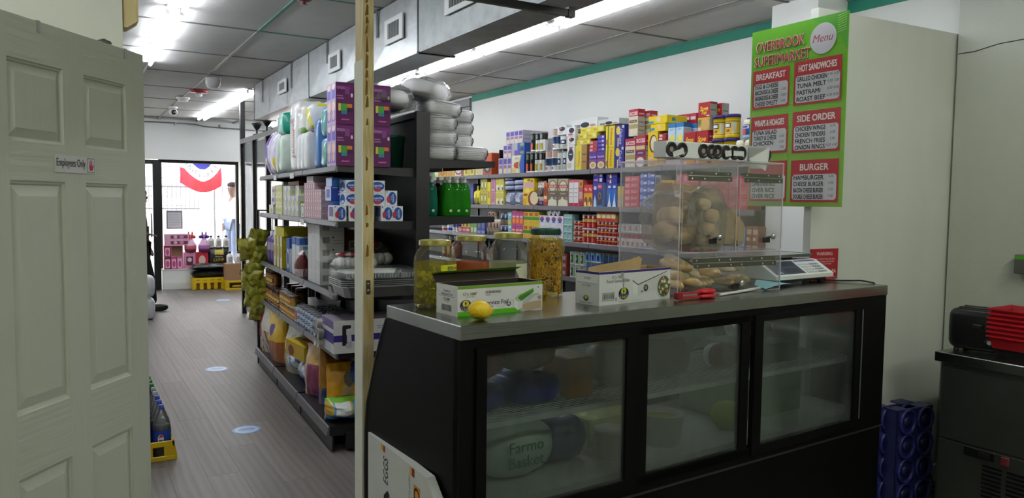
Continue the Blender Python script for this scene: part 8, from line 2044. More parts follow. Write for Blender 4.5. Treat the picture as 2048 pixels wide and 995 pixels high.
t1 = rw('C', 4.954, 4.531, 1.327, 7, 1, 'c', 0.08, 'soup_can', '', 'can', 'white and red cans behind acrylic', **JW, labels=['white and red can behind acrylic, lower row, number ' + q for q in ('one', 'two', 'three', 'four', 'five', 'six', 'seven')])
JW2 = dict(bands=[(0.05, 'c8c8c6'), (0.94, 'd4ccc6'), (1.0, 'c0c0be')], patch=[(0.55, 0.2, 0.8, 'b09a94', -PI / 2)])
rw('C', 4.954, 4.531, 1.397, 6, 1, 'c', 0.08, 'soup_can', '', 'can', 'pale short cans behind acrylic', z=t1 + 0.001, **JW2, labels=['pale short can behind acrylic, upper row, number ' + q for q in ('one', 'two', 'three', 'four', 'five', 'six')])
JY = dict(bands=[(0.05, 'c8c8c6'), (0.5, 'd8d2a4'), (0.66, 'e0dcd0'), (0.94, 'a84a4a'), (1.0, 'c0c0be')])
t1 = rw('C', 4.525, 4.258, 1.334, 4, 1, 'c', 0.08, 'soup_can', '', 'can', 'cream and red cans behind acrylic', **JY, labels=['cream and red can behind acrylic, lower row, number ' + q for q in ('one', 'two', 'three', 'four')])
rw('C', 4.525, 4.258, 1.404, 4, 1, 'c', 0.08, 'soup_can', '', 'can', 'pale yellow cans behind acrylic', z=t1 + 0.001, bands=[(0.05, 'c8c8c6'), (0.94, 'd8d4a8'), (1.0, 'c0c0be')], labels=['pale yellow can behind acrylic, upper row, number ' + q for q in ('one', 'two', 'three', 'four')])
rw('C', 4.242, 3.816, 1.405, 6, 2, 'c', 0.08, 'tomato_can', 'red can behind lower hinge', 'can', 'red cans behind lower hinge', **REDC)
rw('C', 3.806, 3.561, 1.417, 4, 2, 'b', 0.10, 'milk_box', 'pale blue box behind lower hinge', 'box', 'pale blue boxes behind lower hinge', base='8a9cc8', front=[('r', 0.1, 0.3, 0.9, 0.7, 'c4cce0')])
rw('C', 3.552, 3.445, 1.423, 2, 2, 'b', 0.08, 'soup_box', 'brown patterned box at near end of third shelf', 'box', 'brown patterned boxes', base='8c5a44', front=[('r', 0.1, 0.5, 0.9, 0.8, 'c8a890'), ('r', 0.1, 0.1, 0.6, 0.3, 'd0b8a8')])
# ---- fourth shelf: mostly shaded
rw('D', 5.771, 5.673, 1.090, 1, 3, 'b', 0.1, 'gravy_box', '', 'box', 'dark red boxes on fourth wall shelf', base='7a2a28', front=[('r', 0.2, 0.2, 0.8, 0.7, 'b8948a')], labels=['dark red box right of pepper jar, ' + q for q in ('bottom', 'middle', 'top')])
GW = dict(bands=[(0.05, 'c8c8c6'), (0.94, 'ccd4c8'), (1.0, 'c0c0be')], patch=[(0.35, 0.15, 0.75, '3a8a3c', -PI / 2 + 0.3), (0.25, 0.35, 0.6, 'dfe4d8', -PI / 2), (0.5, 0.82, 0.86, '4a4a48', -PI / 2)])
rw('D', 5.649, 5.409, 1.121, 3, 2, 'c', 0.08, 'milk_can', '', 'can', 'white and green cans', **GW, labels=['white and green can on fourth wall shelf, ' + c + ' column, ' + q for c in ('left', 'middle', 'right') for q in ('lower', 'upper')])
t1 = rw('D', 5.406, 5.176, 1.043, 3, 1, 'c', 0.08, 'milk_can', '', 'can', 'blue cans under others', bands=[(0.05, 'c8c8c6'), (0.94, '5a86b8'), (1.0, 'b8b8b6')], labels=['pale blue can in lower row, ' + q for q in ('left', 'middle', 'right')])
rw('D', 5.406, 5.169, 1.128, 3, 1, 'c', 0.08, 'milk_can', '', 'can', 'blue cans with dark swirl', z=t1, bands=[(0.05, 'c8c8c6'), (0.94, '6f9ccc'), (1.0, 'b8b8b6')], patch=[(0.3, 0.25, 0.75, '1f3f8c', -PI / 2 + 0.2)], labels=['blue can with dark swirl in upper row, ' + q for q in ('left', 'middle', 'right')])
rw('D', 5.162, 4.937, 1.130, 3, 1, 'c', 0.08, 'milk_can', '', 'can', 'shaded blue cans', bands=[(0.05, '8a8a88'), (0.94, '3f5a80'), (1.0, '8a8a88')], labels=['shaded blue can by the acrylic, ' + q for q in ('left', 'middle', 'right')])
wine = lambda w, d, h: MB().lathe([(0, 0), (w * 0.45, 0), (w * 0.48, 0.01), (w * 0.48, h * 0.6), (w * 0.2, h * 0.74), (w * 0.19, h * 0.76), (w * 0.30, h * 0.76), (w * 0.30, h), (0, h)], 16, cols=['5a1a22', '5a1a22', '6a1c26', '5a1a22', 'd8d0c8', 'd0d0d4', 'd8d8dc', 'd8d8dc'], M=TR(0, w / 2, 0)).lathe([(w * 0.485, h * 0.15), (w * 0.485, h * 0.5)], 6, 'b89a4a', M=TR(0, w / 2, 0), ang=(-PI / 2 - 0.6, -PI / 2 + 0.6)).mesh('juice_bottle', 'plastic')
rw('D', 8.416, 8.014, 1.164, 3, 1, 'm', 0.1, 'juice_bottle', '', 'bottle', 'dark red juice bottles', mesh=wine, labels=['dark red juice bottle with white cap, ' + q for q in ('left', 'middle', 'right')])
black_b = lambda w, d, h: MB().lathe([(0, 0), (w * 0.45, 0), (w * 0.48, 0.01), (w * 0.47, h * 0.6), (w * 0.2, h * 0.8), (w * 0.2, h), (0, h)], 14, '1c1a1c', M=TR(0, w / 2, 0)).lathe([(w * 0.485, h * 0.15), (w * 0.485, h * 0.45)], 6, '77787a', M=TR(0, w / 2, 0), ang=(-PI / 2 - 0.5, -PI / 2 + 0.5)).mesh('juice_bottle', 'plastic')
rw('D', 7.374, 7.055, 1.135, 3, 1, 'm', 0.1, 'sauce_bottle', '', 'bottle', 'black sauce bottles', mesh=black_b, labels=['black sauce bottle between the middle jars, ' + q for q in ('left', 'middle', 'right')])
# ================================================================== far end of the shop, people, the street
principled('wear_dark', '1d2018', rough=0.9, spec=0.15, bump=(40, 0.4))
principled('wear_black', '0c0c0d', rough=0.7)
principled('wear_white', 'e8e6e4', rough=0.9)
principled('wear_jeans', '5a6480', rough=0.9)
principled('skin_tone', '5a3a2a', rough=0.55)
principled('hair_dark', '120e0c', rough=0.6)
G_OUT = 0.12
def limb(name, pts, edges, rad, mat, parent, root=0, sub=2):
 me = bpy.data.meshes.new(name)
 me.from_pydata(pts, edges, [])
 me.materials.append(MATS[mat])
 o = link(name, me, parent)
 o.modifiers.new('Skin', 'SKIN').use_smooth_shade = True
 for i, r_ in enumerate(rad):
  d = me.skin_vertices[0].data[i]
  d.radius = r_ if isinstance(r_, tuple) else (r_, r_)
  d.use_root = (i == root)
 sb_ = o.modifiers.new('Sub', 'SUBSURF')
 sb_.levels = sb_.render_levels = sub
 return o
def person(label, loc, rz, top, legs, shoe, pose):
 """front looks along +x; pose: joints of arms and legs"""
 t = thing('person', label, 'person', loc, rz)
 J = dict(pel=(0, 0, 0.90), wai=(0, 0, 1.04), che=(0.01, 0, 1.24), nec=(0.01, 0, 1.42), hb=(0.03, 0, 1.50), ht=(0.035, 0, 1.665))
 J.update(pose)
 n_ = ['pel', 'wai', 'che', 'nec', 'hb', 'ht', 'sl', 'el', 'wl', 'sr', 'er', 'wr', 'hl', 'kl', 'al', 'hr', 'kr', 'ar']
 P_ = [J[k] for k in n_]
 ix = {k: i for i, k in enumerate(n_)}
 E_ = [('pel', 'wai'), ('wai', 'che'), ('che', 'nec'), ('nec', 'hb'), ('hb', 'ht'), ('che', 'sl'), ('sl', 'el'), ('el', 'wl'), ('che', 'sr'), ('sr', 'er'), ('er', 'wr'), ('pel', 'hl'), ('hl', 'kl'), ('kl', 'al'), ('pel', 'hr'), ('hr', 'kr'), ('kr', 'ar')]
 R_ = [0.11, 0.10, 0.115, 0.05, 0.085, 0.092, 0.05, 0.038, 0.026, 0.05, 0.038, 0.026, 0.075, 0.05, 0.036, 0.075, 0.05, 0.036]
 limb('body', P_, [(ix[a], ix[b]) for a, b in E_], R_, 'skin_tone', t)
 q = ['wai', 'che', 'nec', 'sl', 'el', 'wl', 'sr', 'er', 'wr', 'pel']
 iq = {k: i for i, k in enumerate(q)}
 e2 = [('pel', 'wai'), ('wai', 'che'), ('che', 'nec'), ('che', 'sl'), ('sl', 'el'), ('el', 'wl'), ('che', 'sr'), ('sr', 'er'), ('er', 'wr')]
 nk = Vector(J['nec']) - Vector((0, 0, 0.03))
 limb('jacket', [J[k] if k != 'nec' else tuple(nk) for k in q], [(iq[a], iq[b]) for a, b in e2], [0.135, 0.15, 0.075, 0.072, 0.056, 0.045, 0.072, 0.056, 0.045, 0.14], top, t)
 q = ['pel', 'hl', 'kl', 'al', 'hr', 'kr', 'ar']
 limb('trousers', [J[k] for k in q], [(0, 1), (1, 2), (2, 3), (0, 4), (4, 5), (5, 6)], [0.13, 0.105, 0.082, 0.07, 0.105, 0.082, 0.07], legs, t)
 for k in ('al', 'ar'):
  a = Vector(J[k])
  MB().sq(0.27, 0.10, 0.10, 0.7, 16, 8, '0c0c0d', M=TR(a.x + 0.065, a.y, max(0.0, a.z - 0.085))).obj('shoe', 'plastic' if shoe else 'cloth', t)
 for k, kk in (('wl', 'el'), ('wr', 'er')):
  w_, e_ = Vector(J[k]), Vector(J[kk])
  d = (w_ - e_).normalized()
  sd_ = d.cross(Vector((0, 0, 1)))
  sd_ = sd_.normalized() if sd_.length > 0.1 else Vector((0, 1, 0))
  pts, eds, rad = [tuple(w_), tuple(w_ + d * 0.06)], [(0, 1)], [0.026, (0.036, 0.018)]
  for f_ in range(4):
   b = w_ + d * 0.085 + sd_ * (0.028 - 0.019 * f_)
   ln_ = (0.062, 0.075, 0.070, 0.055)[f_]
   i0 = len(pts)
   pts += [tuple(b), tuple(b + d * ln_ * 0.55 - Vector((0, 0, 0.006))), tuple(b + d * ln_ - Vector((0, 0, 0.02)))]
   eds += [(1, i0), (i0, i0 + 1), (i0 + 1, i0 + 2)]
   rad += [0.0095, 0.009, 0.007]
  b = w_ + d * 0.03 + sd_ * 0.036
  i0 = len(pts)
  pts += [tuple(b), tuple(b + d * 0.035 + sd_ * 0.018)]
  eds += [(0, i0), (i0, i0 + 1)]
  rad += [0.011, 0.009]
  limb('hand', pts, eds, rad, 'skin_tone', t, 0, 1)
 h = Vector(J['ht']) - Vector((0.005, 0, 0.055))
 fc = MB().sq(0.03, 0.024, 0.04, 0.9, 8, 6, '5a3a2a', M=TR(h.x + 0.078, 0, h.z - 0.065)).sq(0.02, 0.05, 0.014, 0.9, 8, 6, '6a3630', M=TR(h.x + 0.075, 0, h.z - 0.10))
 for sy in (-0.032, 0.032):
  fc.sq(0.014, 0.026, 0.012, 0.9, 8, 6, 'e8e4e0', M=TR(h.x + 0.076, sy, h.z - 0.035)).sq(0.008, 0.010, 0.010, 0.9, 6, 6, '1a1210', M=TR(h.x + 0.082, sy, h.z - 0.034))
  fc.sq(0.04, 0.014, 0.06, 0.9, 8, 6, '5a3a2a', M=TR(h.x - 0.005, sy * 2.6, h.z - 0.07))
 fc.obj('face', 'skin', t)
 MB().sq(0.20, 0.185, 0.13, 0.9, 16, 8, '120e0c', M=TR(h.x - 0.018, 0, h.z - 0.045)).obj('hair', 'cloth', t)
 return t
person('person in dark olive clothes and black shoes standing behind the white door, hand held out', (0.83, 11.45, 0), math.radians(-8), 'wear_dark', 'wear_dark', 1,
       dict(sl=(0.0, 0.19, 1.36), el=(0.02, 0.24, 1.08), wl=(0.10, 0.2, 0.90), sr=(0.0, -0.19, 1.36), er=(-0.02, -0.23, 1.08), wr=(0.085, -0.21, 1.07), hl=(0, 0.09, 0.86), kl=(0.03, 0.10, 0.47), al=(-0.08, 0.10, 0.085), hr=(0.02, -0.09, 0.86), kr=(0.12, -0.10, 0.48), ar=(0.16, -0.10, 0.085)))
person('person in white top and blue jeans standing outside beyond the shop window', (2.828, 15.6, G_OUT + 0.08), math.radians(200), 'wear_white', 'wear_jeans', 0,
       dict(sl=(0, 0.19, 1.36), el=(0.0, 0.25, 1.1), wl=(0.05, 0.24, 0.86), sr=(0, -0.19, 1.36), er=(0.0, -0.25, 1.1), wr=(0.06, -0.22, 0.88), hl=(0, 0.09, 0.86), kl=(0.03, 0.10, 0.47), al=(0.0, 0.11, 0.085), hr=(0, -0.09, 0.86), kr=(0.05, -0.10, 0.47), ar=(0.08, -0.11, 0.085)))
# ---- street
struct('ground', MB().box(-8, 16, 14.34, 32, -0.2, G_OUT), 'asphalt')
bd = thing('stone_building', 'pale stone block building across the street seen through window', 'building', (0, 24, G_OUT))
MB().box(-4, 11, 0.06, 2.0, 0, 7.0).obj('wall', 'mortar', bd)
sblk = [MB().cbox(-0.30, 0.30, 0, 0.08, 0, 0.25, 0.012).mesh('stone_block', m) for m in ('stone_a', 'stone_b')]
for j in range(17):
 for i in range(12):
  x = 1.0 + i * 0.63 + (j % 2) * 0.31
  if 3.05 < x < 4.0 and j < 11:
   continue
  o = link('stone_block', sblk[rnd.random() < 0.4], bd, (x, rnd.uniform(-0.03, 0.0), 0.15 + j * 0.27))
fn = thing('iron_fence', 'thin dark iron railing on a low stone wall across the street', 'fence', (0, 21.5, G_OUT))
MB().box(0.4, 7.5, 0, 0.25, 0, 1.10, '9a918c').obj('low_wall', 'matte', fn)
br = MB()
for k in range(60):
 br.box(0.6 + k * 0.11, 0.62 + k * 0.11, 0.1, 0.12, 1.1, 1.95, '5a5458')
stuff(br.obj('railing_bar', 'plastic', fn))
MB().box(0.5, 7.4, 0.09, 0.13, 1.72, 1.76, '4a464a').box(0.5, 7.4, 0.09, 0.13, 1.14, 1.18, '4a464a').obj('rail', 'plastic', fn)
tag(MB().box(0, 1.1, 0, 0.5, 0, 2.3, 'f2f0f0').obj('stone_pier', 'matte', None, (2.75, 18.9, G_OUT)), 'plain white pier standing in the street before stone building', 'pier')
for x, y_, lab in ((427, 15.9, 'left pale pole standing outside the shop window'), (443, 16.2, 'right pale pole standing outside the shop window')):
 t = tag(MB().tube([(0, 0, 0), (0, 0, 3.6)], 0.035, 8, 'c9c9c8').obj('pole', 'metal', None, (2.497 + (x - 425) * 0.0125, y_, G_OUT)), lab, 'pole')
# flags: mirrored because they are read from the street
fl = MB()
nx, nz = 80, 56
fw_, fh_ = 0.72, 0.62
def fpos(u, v):
 sag = 0.10 * math.sin(u * PI) + 0.05 * u
 return Vector((u * fw_, 0.05 * math.sin(u * 9 + v * 2) + 0.03 * math.sin(v * 7), -v * fh_ * (0.82 + 0.3 * math.sin(u * PI * 0.9)) + 0.02 * sag))
def fcol(u, v):
 r_ = math.hypot((u - 0.54) * 1.25, v * 0.95)
 if r_ < 0.14:
  return 'c8c8e0'
 if r_ < 0.36:
  return '2a2a86'
 if r_ < 0.66 or (u < 0.18 and v < 0.42):
  return 'f2f0f2'
 return 'd0283c'
fv = [fpos(i / nx, j / nz) for j in range(nz + 1) for i in range(nx + 1)]
ff, fc_ = [], []
for j in range(nz):
 for i in range(nx):
  a = j * (nx + 1) + i
  ff.append((a, a + nx + 1, a + nx + 2, a + 1))
  fc_.append(fcol((i + 0.5) / nx, (j + 0.5) / nz))
fl.add(fv, ff, fc_, 0, True)
for k, ch in enumerate('VИNƎƆƧIIJ'):
 a = math.radians(205 + k * 17)
 vs, fs, wd = glyphs(ch, 0.02)
 out = []
 for x, y in vs:
  rr_ = 0.50 + y * 0.12
  aa = a + x * 0.12 / 0.5
  u, v = 0.54 + rr_ * math.cos(aa) / 1.25, -rr_ * math.sin(aa) / 0.95
  p = fpos(min(1, max(0, u)), max(0.0, v))
  p.y -= 0.004
  out.append(p)
 fl.add(out, fs, '3a3a48')
fme = fl.mesh('flag', 'cloth')
for x, lab in ((360, 'red white and blue flag with mirrored letters outside the window'), (489, 'second red and white flag outside, seen past the window mullion')):
 t = place('flag', fme, lab, 'flag', (1.817 + (x - 360) * 0.0107, 15.2, 2.244 + 0.12), 0)
 MB().tube([(-0.02, 0, 0.01), (0.74, 0.02, 0.01), (0.74, -0.97, 0.28)], 0.012, 6, 'c9c9c8').obj('flag_staff', 'metal', t)
# ---- window display on the sill (sill top 0.345)
YS, ZS = 13.93, 0.345
def disp(name, label, cat, x0, x1, zt, base, front=(), d=0.13, y=YS, z=ZS, group=None, side=None):
 return place(name, box_mesh(x1 - x0 - 0.004, d, zt - z, base, front, side=side), label, cat, ((x0 + x1) / 2, y, z), 0, group)
rk = thing('display_rack', 'pink cardboard display rack with an empty brown cell on the sill', 'display', (1.387, 13.91, ZS))
W_ = 1.686 - 1.387
MB().box(0, W_, 0.14, 0.145, 0, 0.40, 'a88a6a').box(0, 0.006, 0, 0.14, 0, 0.40, 'd08aa4').box(W_ - 0.006, W_, 0, 0.14, 0, 0.40, 'd08aa4').box(0.006, W_ - 0.006, 0, 0.14, 0.21, 0.216, 'd08aa4').box(0.11, 0.116, 0, 0.14, 0.216, 0.40, 'd08aa4').box(0, W_, 0, 0.14, 0.40, 0.406, 'd8a0b4').obj('carton', 'carton', rk)
PKW = [('r', 0.12, 0.1, 0.88, 0.85, 'e4c0d0'), ('e', 0.5, 0.45, 0.3, 0.3, 'c04a84', 12)]
xr = 1.387
for a, b, z_, zt, c, lab in ((0.008, 0.106, 0.217, 0.39, 'a8304a', 'red gift box in the upper left cell of the pink rack'), (0.008, 0.106, 0.001, 0.20, '6a3a34', 'brown gift box in the lower left of the pink rack'), (0.11, 0.20, 0.001, 0.20, 'd04a8c', 'hot pink gift box at the bottom of the pink rack'), (0.205, W_ - 0.008, 0.001, 0.20, 'd88ab0', 'pale pink gift box at the bottom right of the pink rack')):
 disp('gift_box', lab, 'gift box', xr + a, xr + b, ZS + zt, c, PKW, 0.12, 13.915, ZS + z_)
for k in range(2):
 disp('gift_box', ['long pink gift box with window on the rack, lower', 'long pink gift box with window on the rack, upper'][k], 'gift box', xr + 0.01, xr + 0.40, ZS + 0.407 + 0.098 * (k + 1), 'd8a4bc', [('r', 0.25, 0.2, 0.95, 0.75, '7a3a4c'), ('e', 0.45, 0.5, 0.08, 0.25, 'd8b8c8', 10), ('e', 0.7, 0.5, 0.1, 0.25, 'c88aa4', 10)], 0.12, 13.915, ZS + 0.407 + 0.098 * k)
disp('gift_box', 'pink gift box with dark window beside the rack', 'gift box', 1.702, 1.886, ZS + 0.28, 'd88aac', [('r', 0.2, 0.2, 0.8, 0.75, '5a2a3c'), ('e', 0.5, 0.55, 0.2, 0.14, 'd8c4cc', 12)])
disp('gift_box', 'red gift box with round pale picture beside charcoal bag', 'gift box', 1.894, 2.098, ZS + 0.28, 'b8283c', [('e', 0.5, 0.5, 0.28, 0.3, 'd8b8b0', 16)])
for a, c, bw_, lab in ((381, 'c8323c', 'd0606c', 'wrapped gift basket with red bow on pink gift box'), (405, '3a1f7a', 'a86ab8', 'wrapped gift basket with purple bow on red gift box')):
 t = thing('gift_basket', lab, 'gift basket', (1.816 + (a - 381) * 0.0093, 13.99, ZS + 0.281))
 MB().lathe([(0, 0), (0.09, 0.0), (0.10, 0.06), (0.10, 0.12), (0.05, 0.22), (0.015, 0.25), (0.05, 0.31), (0, 0.29)], 16, bw_, cols=[bw_, '7a3a5a', bw_, 'd8b0cc', bw_, bw_, bw_]).obj('wrapped_goods', 'film_print', t)
 for s_ in (-1, 1):
  MB().sq(0.09, 0.03, 0.06, 0.9, 10, 6, c, M=TR(0.045 * s_, -0.01, 0.235)).sq(0.03, 0.02, 0.09, 0.9, 8, 6, c, M=TR(0.03 * s_, -0.02, 0.27)).obj('bow_loop', 'film_print', t)
bagf = lambda u, v, f: 'c9b81e' if (0.3 < u < 0.75 and 0.62 < v < 0.88) else '17171a'
place('charcoal_bag', bag_mesh(0.36, 0.36, 0.14, bagf, 3.3, [('LUMP', 0.5, 0.38, 0.14, 'd8c020', 0.6), ('PREMIUM', 0.5, 0.53, 0.06, 'd8d8d0', 0.5)], stand=False), 'upright black charcoal bag with yellow label on the sill', 'charcoal bag', (2.274, 14.0, ZS), 0)
bot = MB().lathe([(0, 0), (0.05, 0), (0.054, 0.01), (0.054, 0.14), (0.02, 0.17), (0.02, 0.18), (0.024, 0.18), (0.024, 0.21), (0, 0.21)], 14, cols=['e4e2dc'] * 5 + ['1c1c1c'] * 3).lathe([(0.0545, 0.03), (0.0545, 0.12)], 6, 'a8a49c', ang=(-PI / 2 - 0.6, -PI / 2 + 0.6)).mesh('bottle', 'plastic')
for k in range(3):
 place('white_bottle', bot, 'white bottle with black cap above charcoal bag, ' + ['left', 'middle', 'right'][k], 'bottle', (2.156 + 0.125 * k, 14.0, ZS + 0.355), 0, 'white bottles above charcoal bag')
YC = 'd8b416'
def crate(name, label, x, y, w, d, h, rz=0.0, slots=4, group=None):
 b = MB()
 b.cbox(-w / 2, w / 2, 0, d, h * 0.55, h, 0.004, YC)
 n_ = slots + 1
 for k in range(n_):
  xx = -w / 2 + 0.03 + (w - 0.06) * k / slots
  b.cbox(xx - 0.03, xx + 0.03, 0, d, 0, h * 0.56, 0.004, YC)
 b.box(-w / 2 + 0.01, w / 2 - 0.01, 0.03, d - 0.01, 0.01, h * 0.5, '7a5a10')
 for k in range(slots):
  xx = -w / 2 + 0.03 + (w - 0.06) * (k + 0.5) / slots
  b.box(xx - 0.025, xx + 0.025, -0.001, 0.002, h * 0.78, h * 0.84, '8a6c10')
 return place(name, b.mesh('crate', 'plastic'), label, 'crate', (x, y, 0), rz, group)
cx1, cy1 = 2.059, 13.653
crate('bottle_crate', 'upturned yellow plastic crate under the charcoal bags', cx1, cy1, 0.52, 0.34, 0.20)
for k in range(2):
 o = place('charcoal_bag', bag_mesh(0.62, 0.34, 0.12, lambda u, v, f: ('c9b020' if 0.4 < u < 0.55 and 0.3 < v < 0.6 else ('8a2c24' if u > 0.85 else ('b8b8b4' if (int(u * 22) % 4 == 0 and 0.4 < v < 0.6) else '161618'))), 7.0 + k, stand=False), ['black charcoal bag lying on yellow crate, lower', 'black charcoal bag lying on yellow crate, upper'][k], 'charcoal bag', (cx1 + 0.03, cy1 + 0.34, 0.262 + 0.125 * k), 0)
 o.rotation_euler = (PI / 2 - 0.0, 0, 0)
 o.location.z = 0.262 + 0.118 * k
cx2, cy2 = 2.456, 13.307
b = MB()
b.cbox(-0.17, 0.17, 0, 0.02, 0.13, 0.17, 0.004, YC).cbox(-0.17, 0.17, 0, 0.02, 0, 0.04, 0.004, YC).cbox(-0.17, -0.12, 0, 0.02, 0.04, 0.13, 0.004, YC).cbox(0.12, 0.17, 0, 0.02, 0.04, 0.13, 0.004, YC).cbox(-0.07, 0.07, 0, 0.02, 0.06, 0.085, 0.004, YC)
b.cbox(-0.17, -0.15, 0.02, 0.3, 0, 0.17, 0.004, YC).cbox(0.15, 0.17, 0.02, 0.3, 0, 0.17, 0.004, YC).cbox(-0.15, 0.15, 0.28, 0.3, 0, 0.17, 0.004, YC).box(-0.15, 0.15, 0.02, 0.28, 0.005, 0.02, '8a6c10').box(-0.15, 0.15, 0.02, 0.28, 0.16, 0.168, YC)
place('bottle_crate', b.mesh('crate', 'plastic'), 'open fronted yellow crate under the brown cardboard box', 'crate', (cx2, cy2, 0), 0)
place('cardboard_box', box_mesh(0.33, 0.28, 0.28, 'a07c5a', [('p', [(0.62, 0.35), (0.80, 0.35), (0.71, 0.7)], '4a3424'), ('p', [(0.66, 0.4), (0.76, 0.4), (0.71, 0.58)], 'a07c5a')]), 'brown cardboard box with black mark on the yellow crate', 'box', (cx2, cy2 + 0.01, 0.171), 0)
for k in range(2):
 place('white_bottle', bot, ['white bottle on the cardboard box, left', 'white bottle on the cardboard box, right'][k], 'bottle', (cx2 - 0.09 + 0.14 * k, cy2 + 0.12, 0.452), 0)
nt_ = thing('window_notice', 'grey framed paper notice fixed to the shop window glass', 'notice', (1.459, 14.145, 1.030))
MB().cbox(0, 0.255, -0.008, 0, 0, 0.315, 0.002, '8a9094').prints((0, -0.008, 0), (0.255, 0, 0), (0, 0, 0.315), (0, -1, 0), [('r', 0.08, 0.06, 0.92, 0.90, 'd4d8da')] + [('r', 0.16, 0.78 - 0.09 * k, 0.84, 0.80 - 0.09 * k, '9aa0a4') for k in range(8)]).obj('panel', 'carton', nt_)
# ---- clear screen with black posts beyond the gondola
px_ = thing('plexi_screen', 'clear screen between black posts under a grey rail, beyond gondola', 'screen', (2.05, 0, 0))
for y in (8.3, 9.1, 9.85, 10.6):
 MB().box(-0.03, 0.03, y - 0.03, y + 0.03, 0, 2.34 if y < 10 else 2.885, '101012').obj('post', 'plastic', px_)
for a, b in ((8.33, 9.07), (9.13, 9.82), (9.88, 10.57)):
 MB().box(-0.004, 0.004, a, b, 0.05, 2.30).obj('pane', 'plexi', px_)
MB().box(-0.04, 0.04, 8.2, 10.57, 2.30, 2.36, '9a9c9c').obj('top_rail', 'metal', px_)
for y, lab in ((9.7, 'small black funnel shaped lamp on the grey rail, left'), (9.15, 'small black funnel shaped lamp on the grey rail, right')):  # unidentified black funnel shapes standing on the rail, they give no light
 t = thing('rail_lamp', lab, 'lamp', (2.05, y, 2.36))
 MB().lathe([(0, 0), (0.05, 0), (0.05, 0.01), (0.012, 0.02), (0.012, 0.07)], 12, '151517').obj('base', 'plastic', t)
 MB().lathe([(0.012, 0.06), (0.03, 0.08), (0.07, 0.15), (0.065, 0.155), (0, 0.1)], 14, '151517').obj('shade', 'plastic', t)
tag(MB().box(-0.05, 0.05, -0.05, 0.05, 0, 2.885, '2a2c30').obj('steel_post', 'metal', None, (2.46, 8.75, 0)), 'dark steel post to the ceiling behind the tall diaper pack', 'post')
struct('trim_7', MB().box(2.56, 2.76, 8.9, 9.1, 0, 2.885, 'd8d8d6'), 'matte')
tag(MB().box(-0.025, 0.025, -0.025, 0.025, 0, 2.885, '3a3c40').obj('steel_post', 'metal', None, (2.75, 7.9, 0)), 'thin dark post to the ceiling behind the yellow banded pack', 'post')
# ---- chips hung on a strip at the far end of the gondola
cs = [bag_mesh(0.19, 0.25, 0.12, lambda u, v, f: ('8f9428', 'a8a434', '7a8024')[int(1.5 + 2.4 * noise.noise(Vector((u * 3 + k * 7, v * 3, 1))) + (v - 0.5)) % 3], 30.0 + k, stand=False, wr=0.02) for k in range(3)]
stp = thing('clip_strip', 'black clip strip hanging at the far end of the gondola', 'strip', G(2.96, 0.02, 0.62), -GA)
MB().box(-0.006, 0.006, 0.0, 0.004, 0, 0.9, '1a1a1a').obj('strip', 'plastic', stp)
for k, (z_, dx, rz_) in enumerate(((1.06, -0.01, 0.3), (0.98, -0.02, -0.2), (0.90, 0.02, 0.4), (0.75, 0.0, 0.1), (0.68, -0.02, -0.3), (0.60, 0.02, 0.3), (0.53, -0.01, -0.1), (0.46, 0.03, 0.35), (0.40, 0.04, -0.2))):
 o = place('chips_bag', cs[k % 3], 'olive green snack bag on the clip strip, number %s from top' % ('one', 'two', 'three', 'four', 'five', 'six', 'seven', 'eight', 'nine')[k], 'snack bag', G(2.93 - 0.006 * k, 0.0 + dx, z_), rz_, 'olive snack bags on the strip')
 o.rotation_euler = (0.5, 0.12 * (-1) ** k, rz_ - GA)
# ---- soda bottles in yellow crates behind the white door
pb = [(0, 0.0), (0.045, 0.0), (0.053, 0.02), (0.053, 0.17), (0.050, 0.19), (0.042, 0.23), (0.018, 0.275), (0.0135, 0.285), (0.0135, 0.295)]
sbm = {}
for k, (c1, lab_c, capc) in {'blue': ('120a08', '1f3f9c', '2f4aa8'), 'grey': ('140c0a', '26282c', 'a8aaac'), 'green': ('123a22', '1a6a3a', '1f7a3c')}.items():
 m_ = MB().lathe([(0, 0.004), (0.044, 0.004), (0.051, 0.02), (0.051, 0.17), (0.0495, 0.19), (0, 0.192)], 18, c1).mesh('liquid', 'plastic')
 lb_ = MB().lathe([(0.0535, 0.075), (0.0535, 0.165)], 18, lab_c)
 if k == 'blue':
  lb_.prints((-0.025, -0.0545, 0.085), (0.05, 0, 0), (0, 0, 0.07), (0, -1, 0), [('e', 0.3, 0.5, 0.34, 0.36, 'e0e0e4', 16), ('p', [(0.0, 0.55), (0.3, 0.86), (0.58, 0.7), (0.5, 0.58), (0.2, 0.6)], 'c03040'), ('p', [(0.02, 0.4), (0.3, 0.14), (0.6, 0.36), (0.4, 0.42)], '1f3f9c')])
 sbm[k] = (m_, lb_.mesh('label', 'plastic'), MB().lathe([(0.0145, 0.288), (0.015, 0.29), (0.015, 0.312), (0, 0.313)], 12, capc).mesh('cap', 'plastic'))
bglass = MB().lathe(pb, 18).mesh('glass', 'pet_clear')
bgreen = MB().lathe(pb, 18).mesh('glass', 'pet_green')
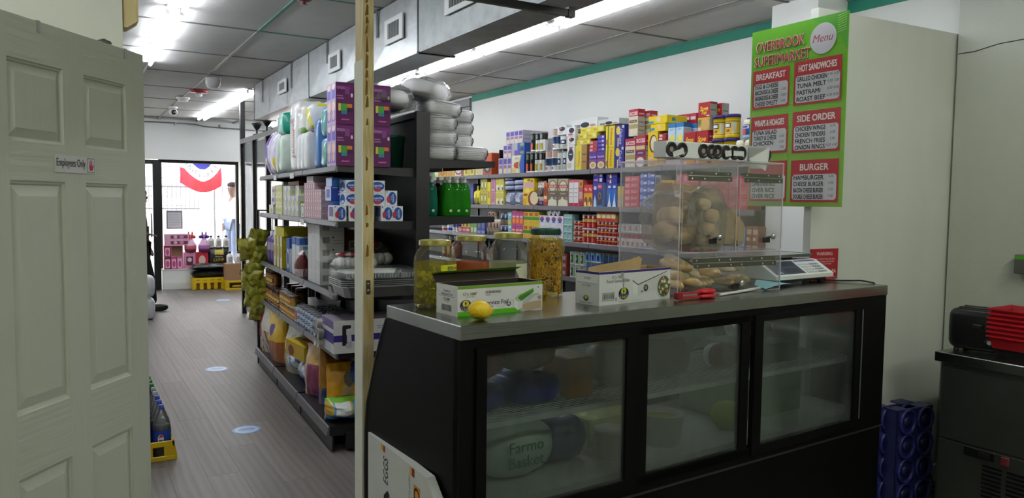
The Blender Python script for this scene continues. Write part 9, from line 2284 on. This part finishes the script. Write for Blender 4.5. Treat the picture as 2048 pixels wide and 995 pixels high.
for k in range(3):
 y0 = 4.80 + k * 0.475
 b = MB()
 for (x0, x1, ya, yb) in ((-0.28, 0.0, 0, 0.012), (-0.28, 0.0, 0.453, 0.465), (-0.28, -0.268, 0.012, 0.453), (-0.012, 0.0, 0.012, 0.453)):
  b.cbox(x0, x1, ya, yb, 0.085, 0.12, 0.003, YC).cbox(x0, x1, ya, yb, 0.0, 0.03, 0.003, YC)
 for x in (-0.27, -0.15, -0.03):
  for y in (0.001, 0.452):
   b.cbox(x - 0.03, x + 0.03, y, y + 0.012, 0.0, 0.12, 0.003, YC)
 b.prism([(0.0, 0.0), (0.012, 0.0), (0.012, 0.03), (-0.005, 0.12), (-0.015, 0.12)], 0.0, 0.465, 'y', YC)
 b.box(-0.27, -0.01, 0.01, 0.455, 0.004, 0.012, '8a6c10')
 place('soda_crate', b.mesh('crate', 'plastic'), 'yellow soda bottle crate on floor by the door edge, ' + ['nearest', 'middle', 'farthest'][k], 'crate', (0.52, y0, 0), 0)
q = 0
for k in range(12):
 kind = 'blue' if k < 3 else ('grey' if k < 5 else 'green')
 for c in range(2):
  t = thing('soda_bottle', 'big %s capped soda bottle, %s column, %s from the near end' % (kind, ('right', 'left')[c], ('first', 'second', 'third', 'fourth', 'fifth', 'sixth', 'seventh', 'eighth', 'ninth', 'tenth', 'eleventh', 'twelfth')[k]), 'bottle', (0.455 - 0.115 * c, 4.872 + 0.1185 * k, 0.013), 0, 'soda bottles in yellow crates')
  link('bottle_shell', bgreen if kind == 'green' else bglass, t)
  for nm, me in zip(('cola', 'label', 'cap'), sbm[kind]):
   link(nm, me, t)
wp = thing('water_pack', 'white film wrapped pack of jugs on floor beside standing person', 'pack', (0.80, 10.62, 0))
for z_ in (0.0, 0.29):
 MB().sq(0.28, 0.24, 0.28, 0.4, 18, 10, 'd8dadc', amp=0.06, M=TR(0, 0, z_)).obj('jug_layer', 'plastic', wp)
# ---- round floor stickers
for x, y, r_, lab in ((1.012, 5.2, 0.093, 'round blue and white floor sticker nearest the camera'), (1.145, 7.21, 0.10, 'round pale floor sticker in the middle of the aisle'), (2.03, 12.1, 0.11, 'round pale floor sticker near the shop window')):
 s_ = MB().lathe([(r_, 0.0), (r_ * 0.98, 0.0012), (r_ * 0.82, 0.0012), (0, 0.0012)], 32, cols=['7fa4d4', '6f9ad0', 'a8c4e4'], sm=False)
 s_.prints((-r_, -r_, 0.0012), (2 * r_, 0, 0), (0, 2 * r_, 0), (0, 0, 1), [('r', 0.22, 0.44, 0.78, 0.58, '4a7ac0'), ('r', 0.3, 0.64, 0.7, 0.70, '5a86c8'), ('r', 0.3, 0.30, 0.7, 0.36, '5a86c8')])
 tag(s_.obj('floor_sticker', 'plastic', None, (x, y, 0.0006)), lab, 'sticker')
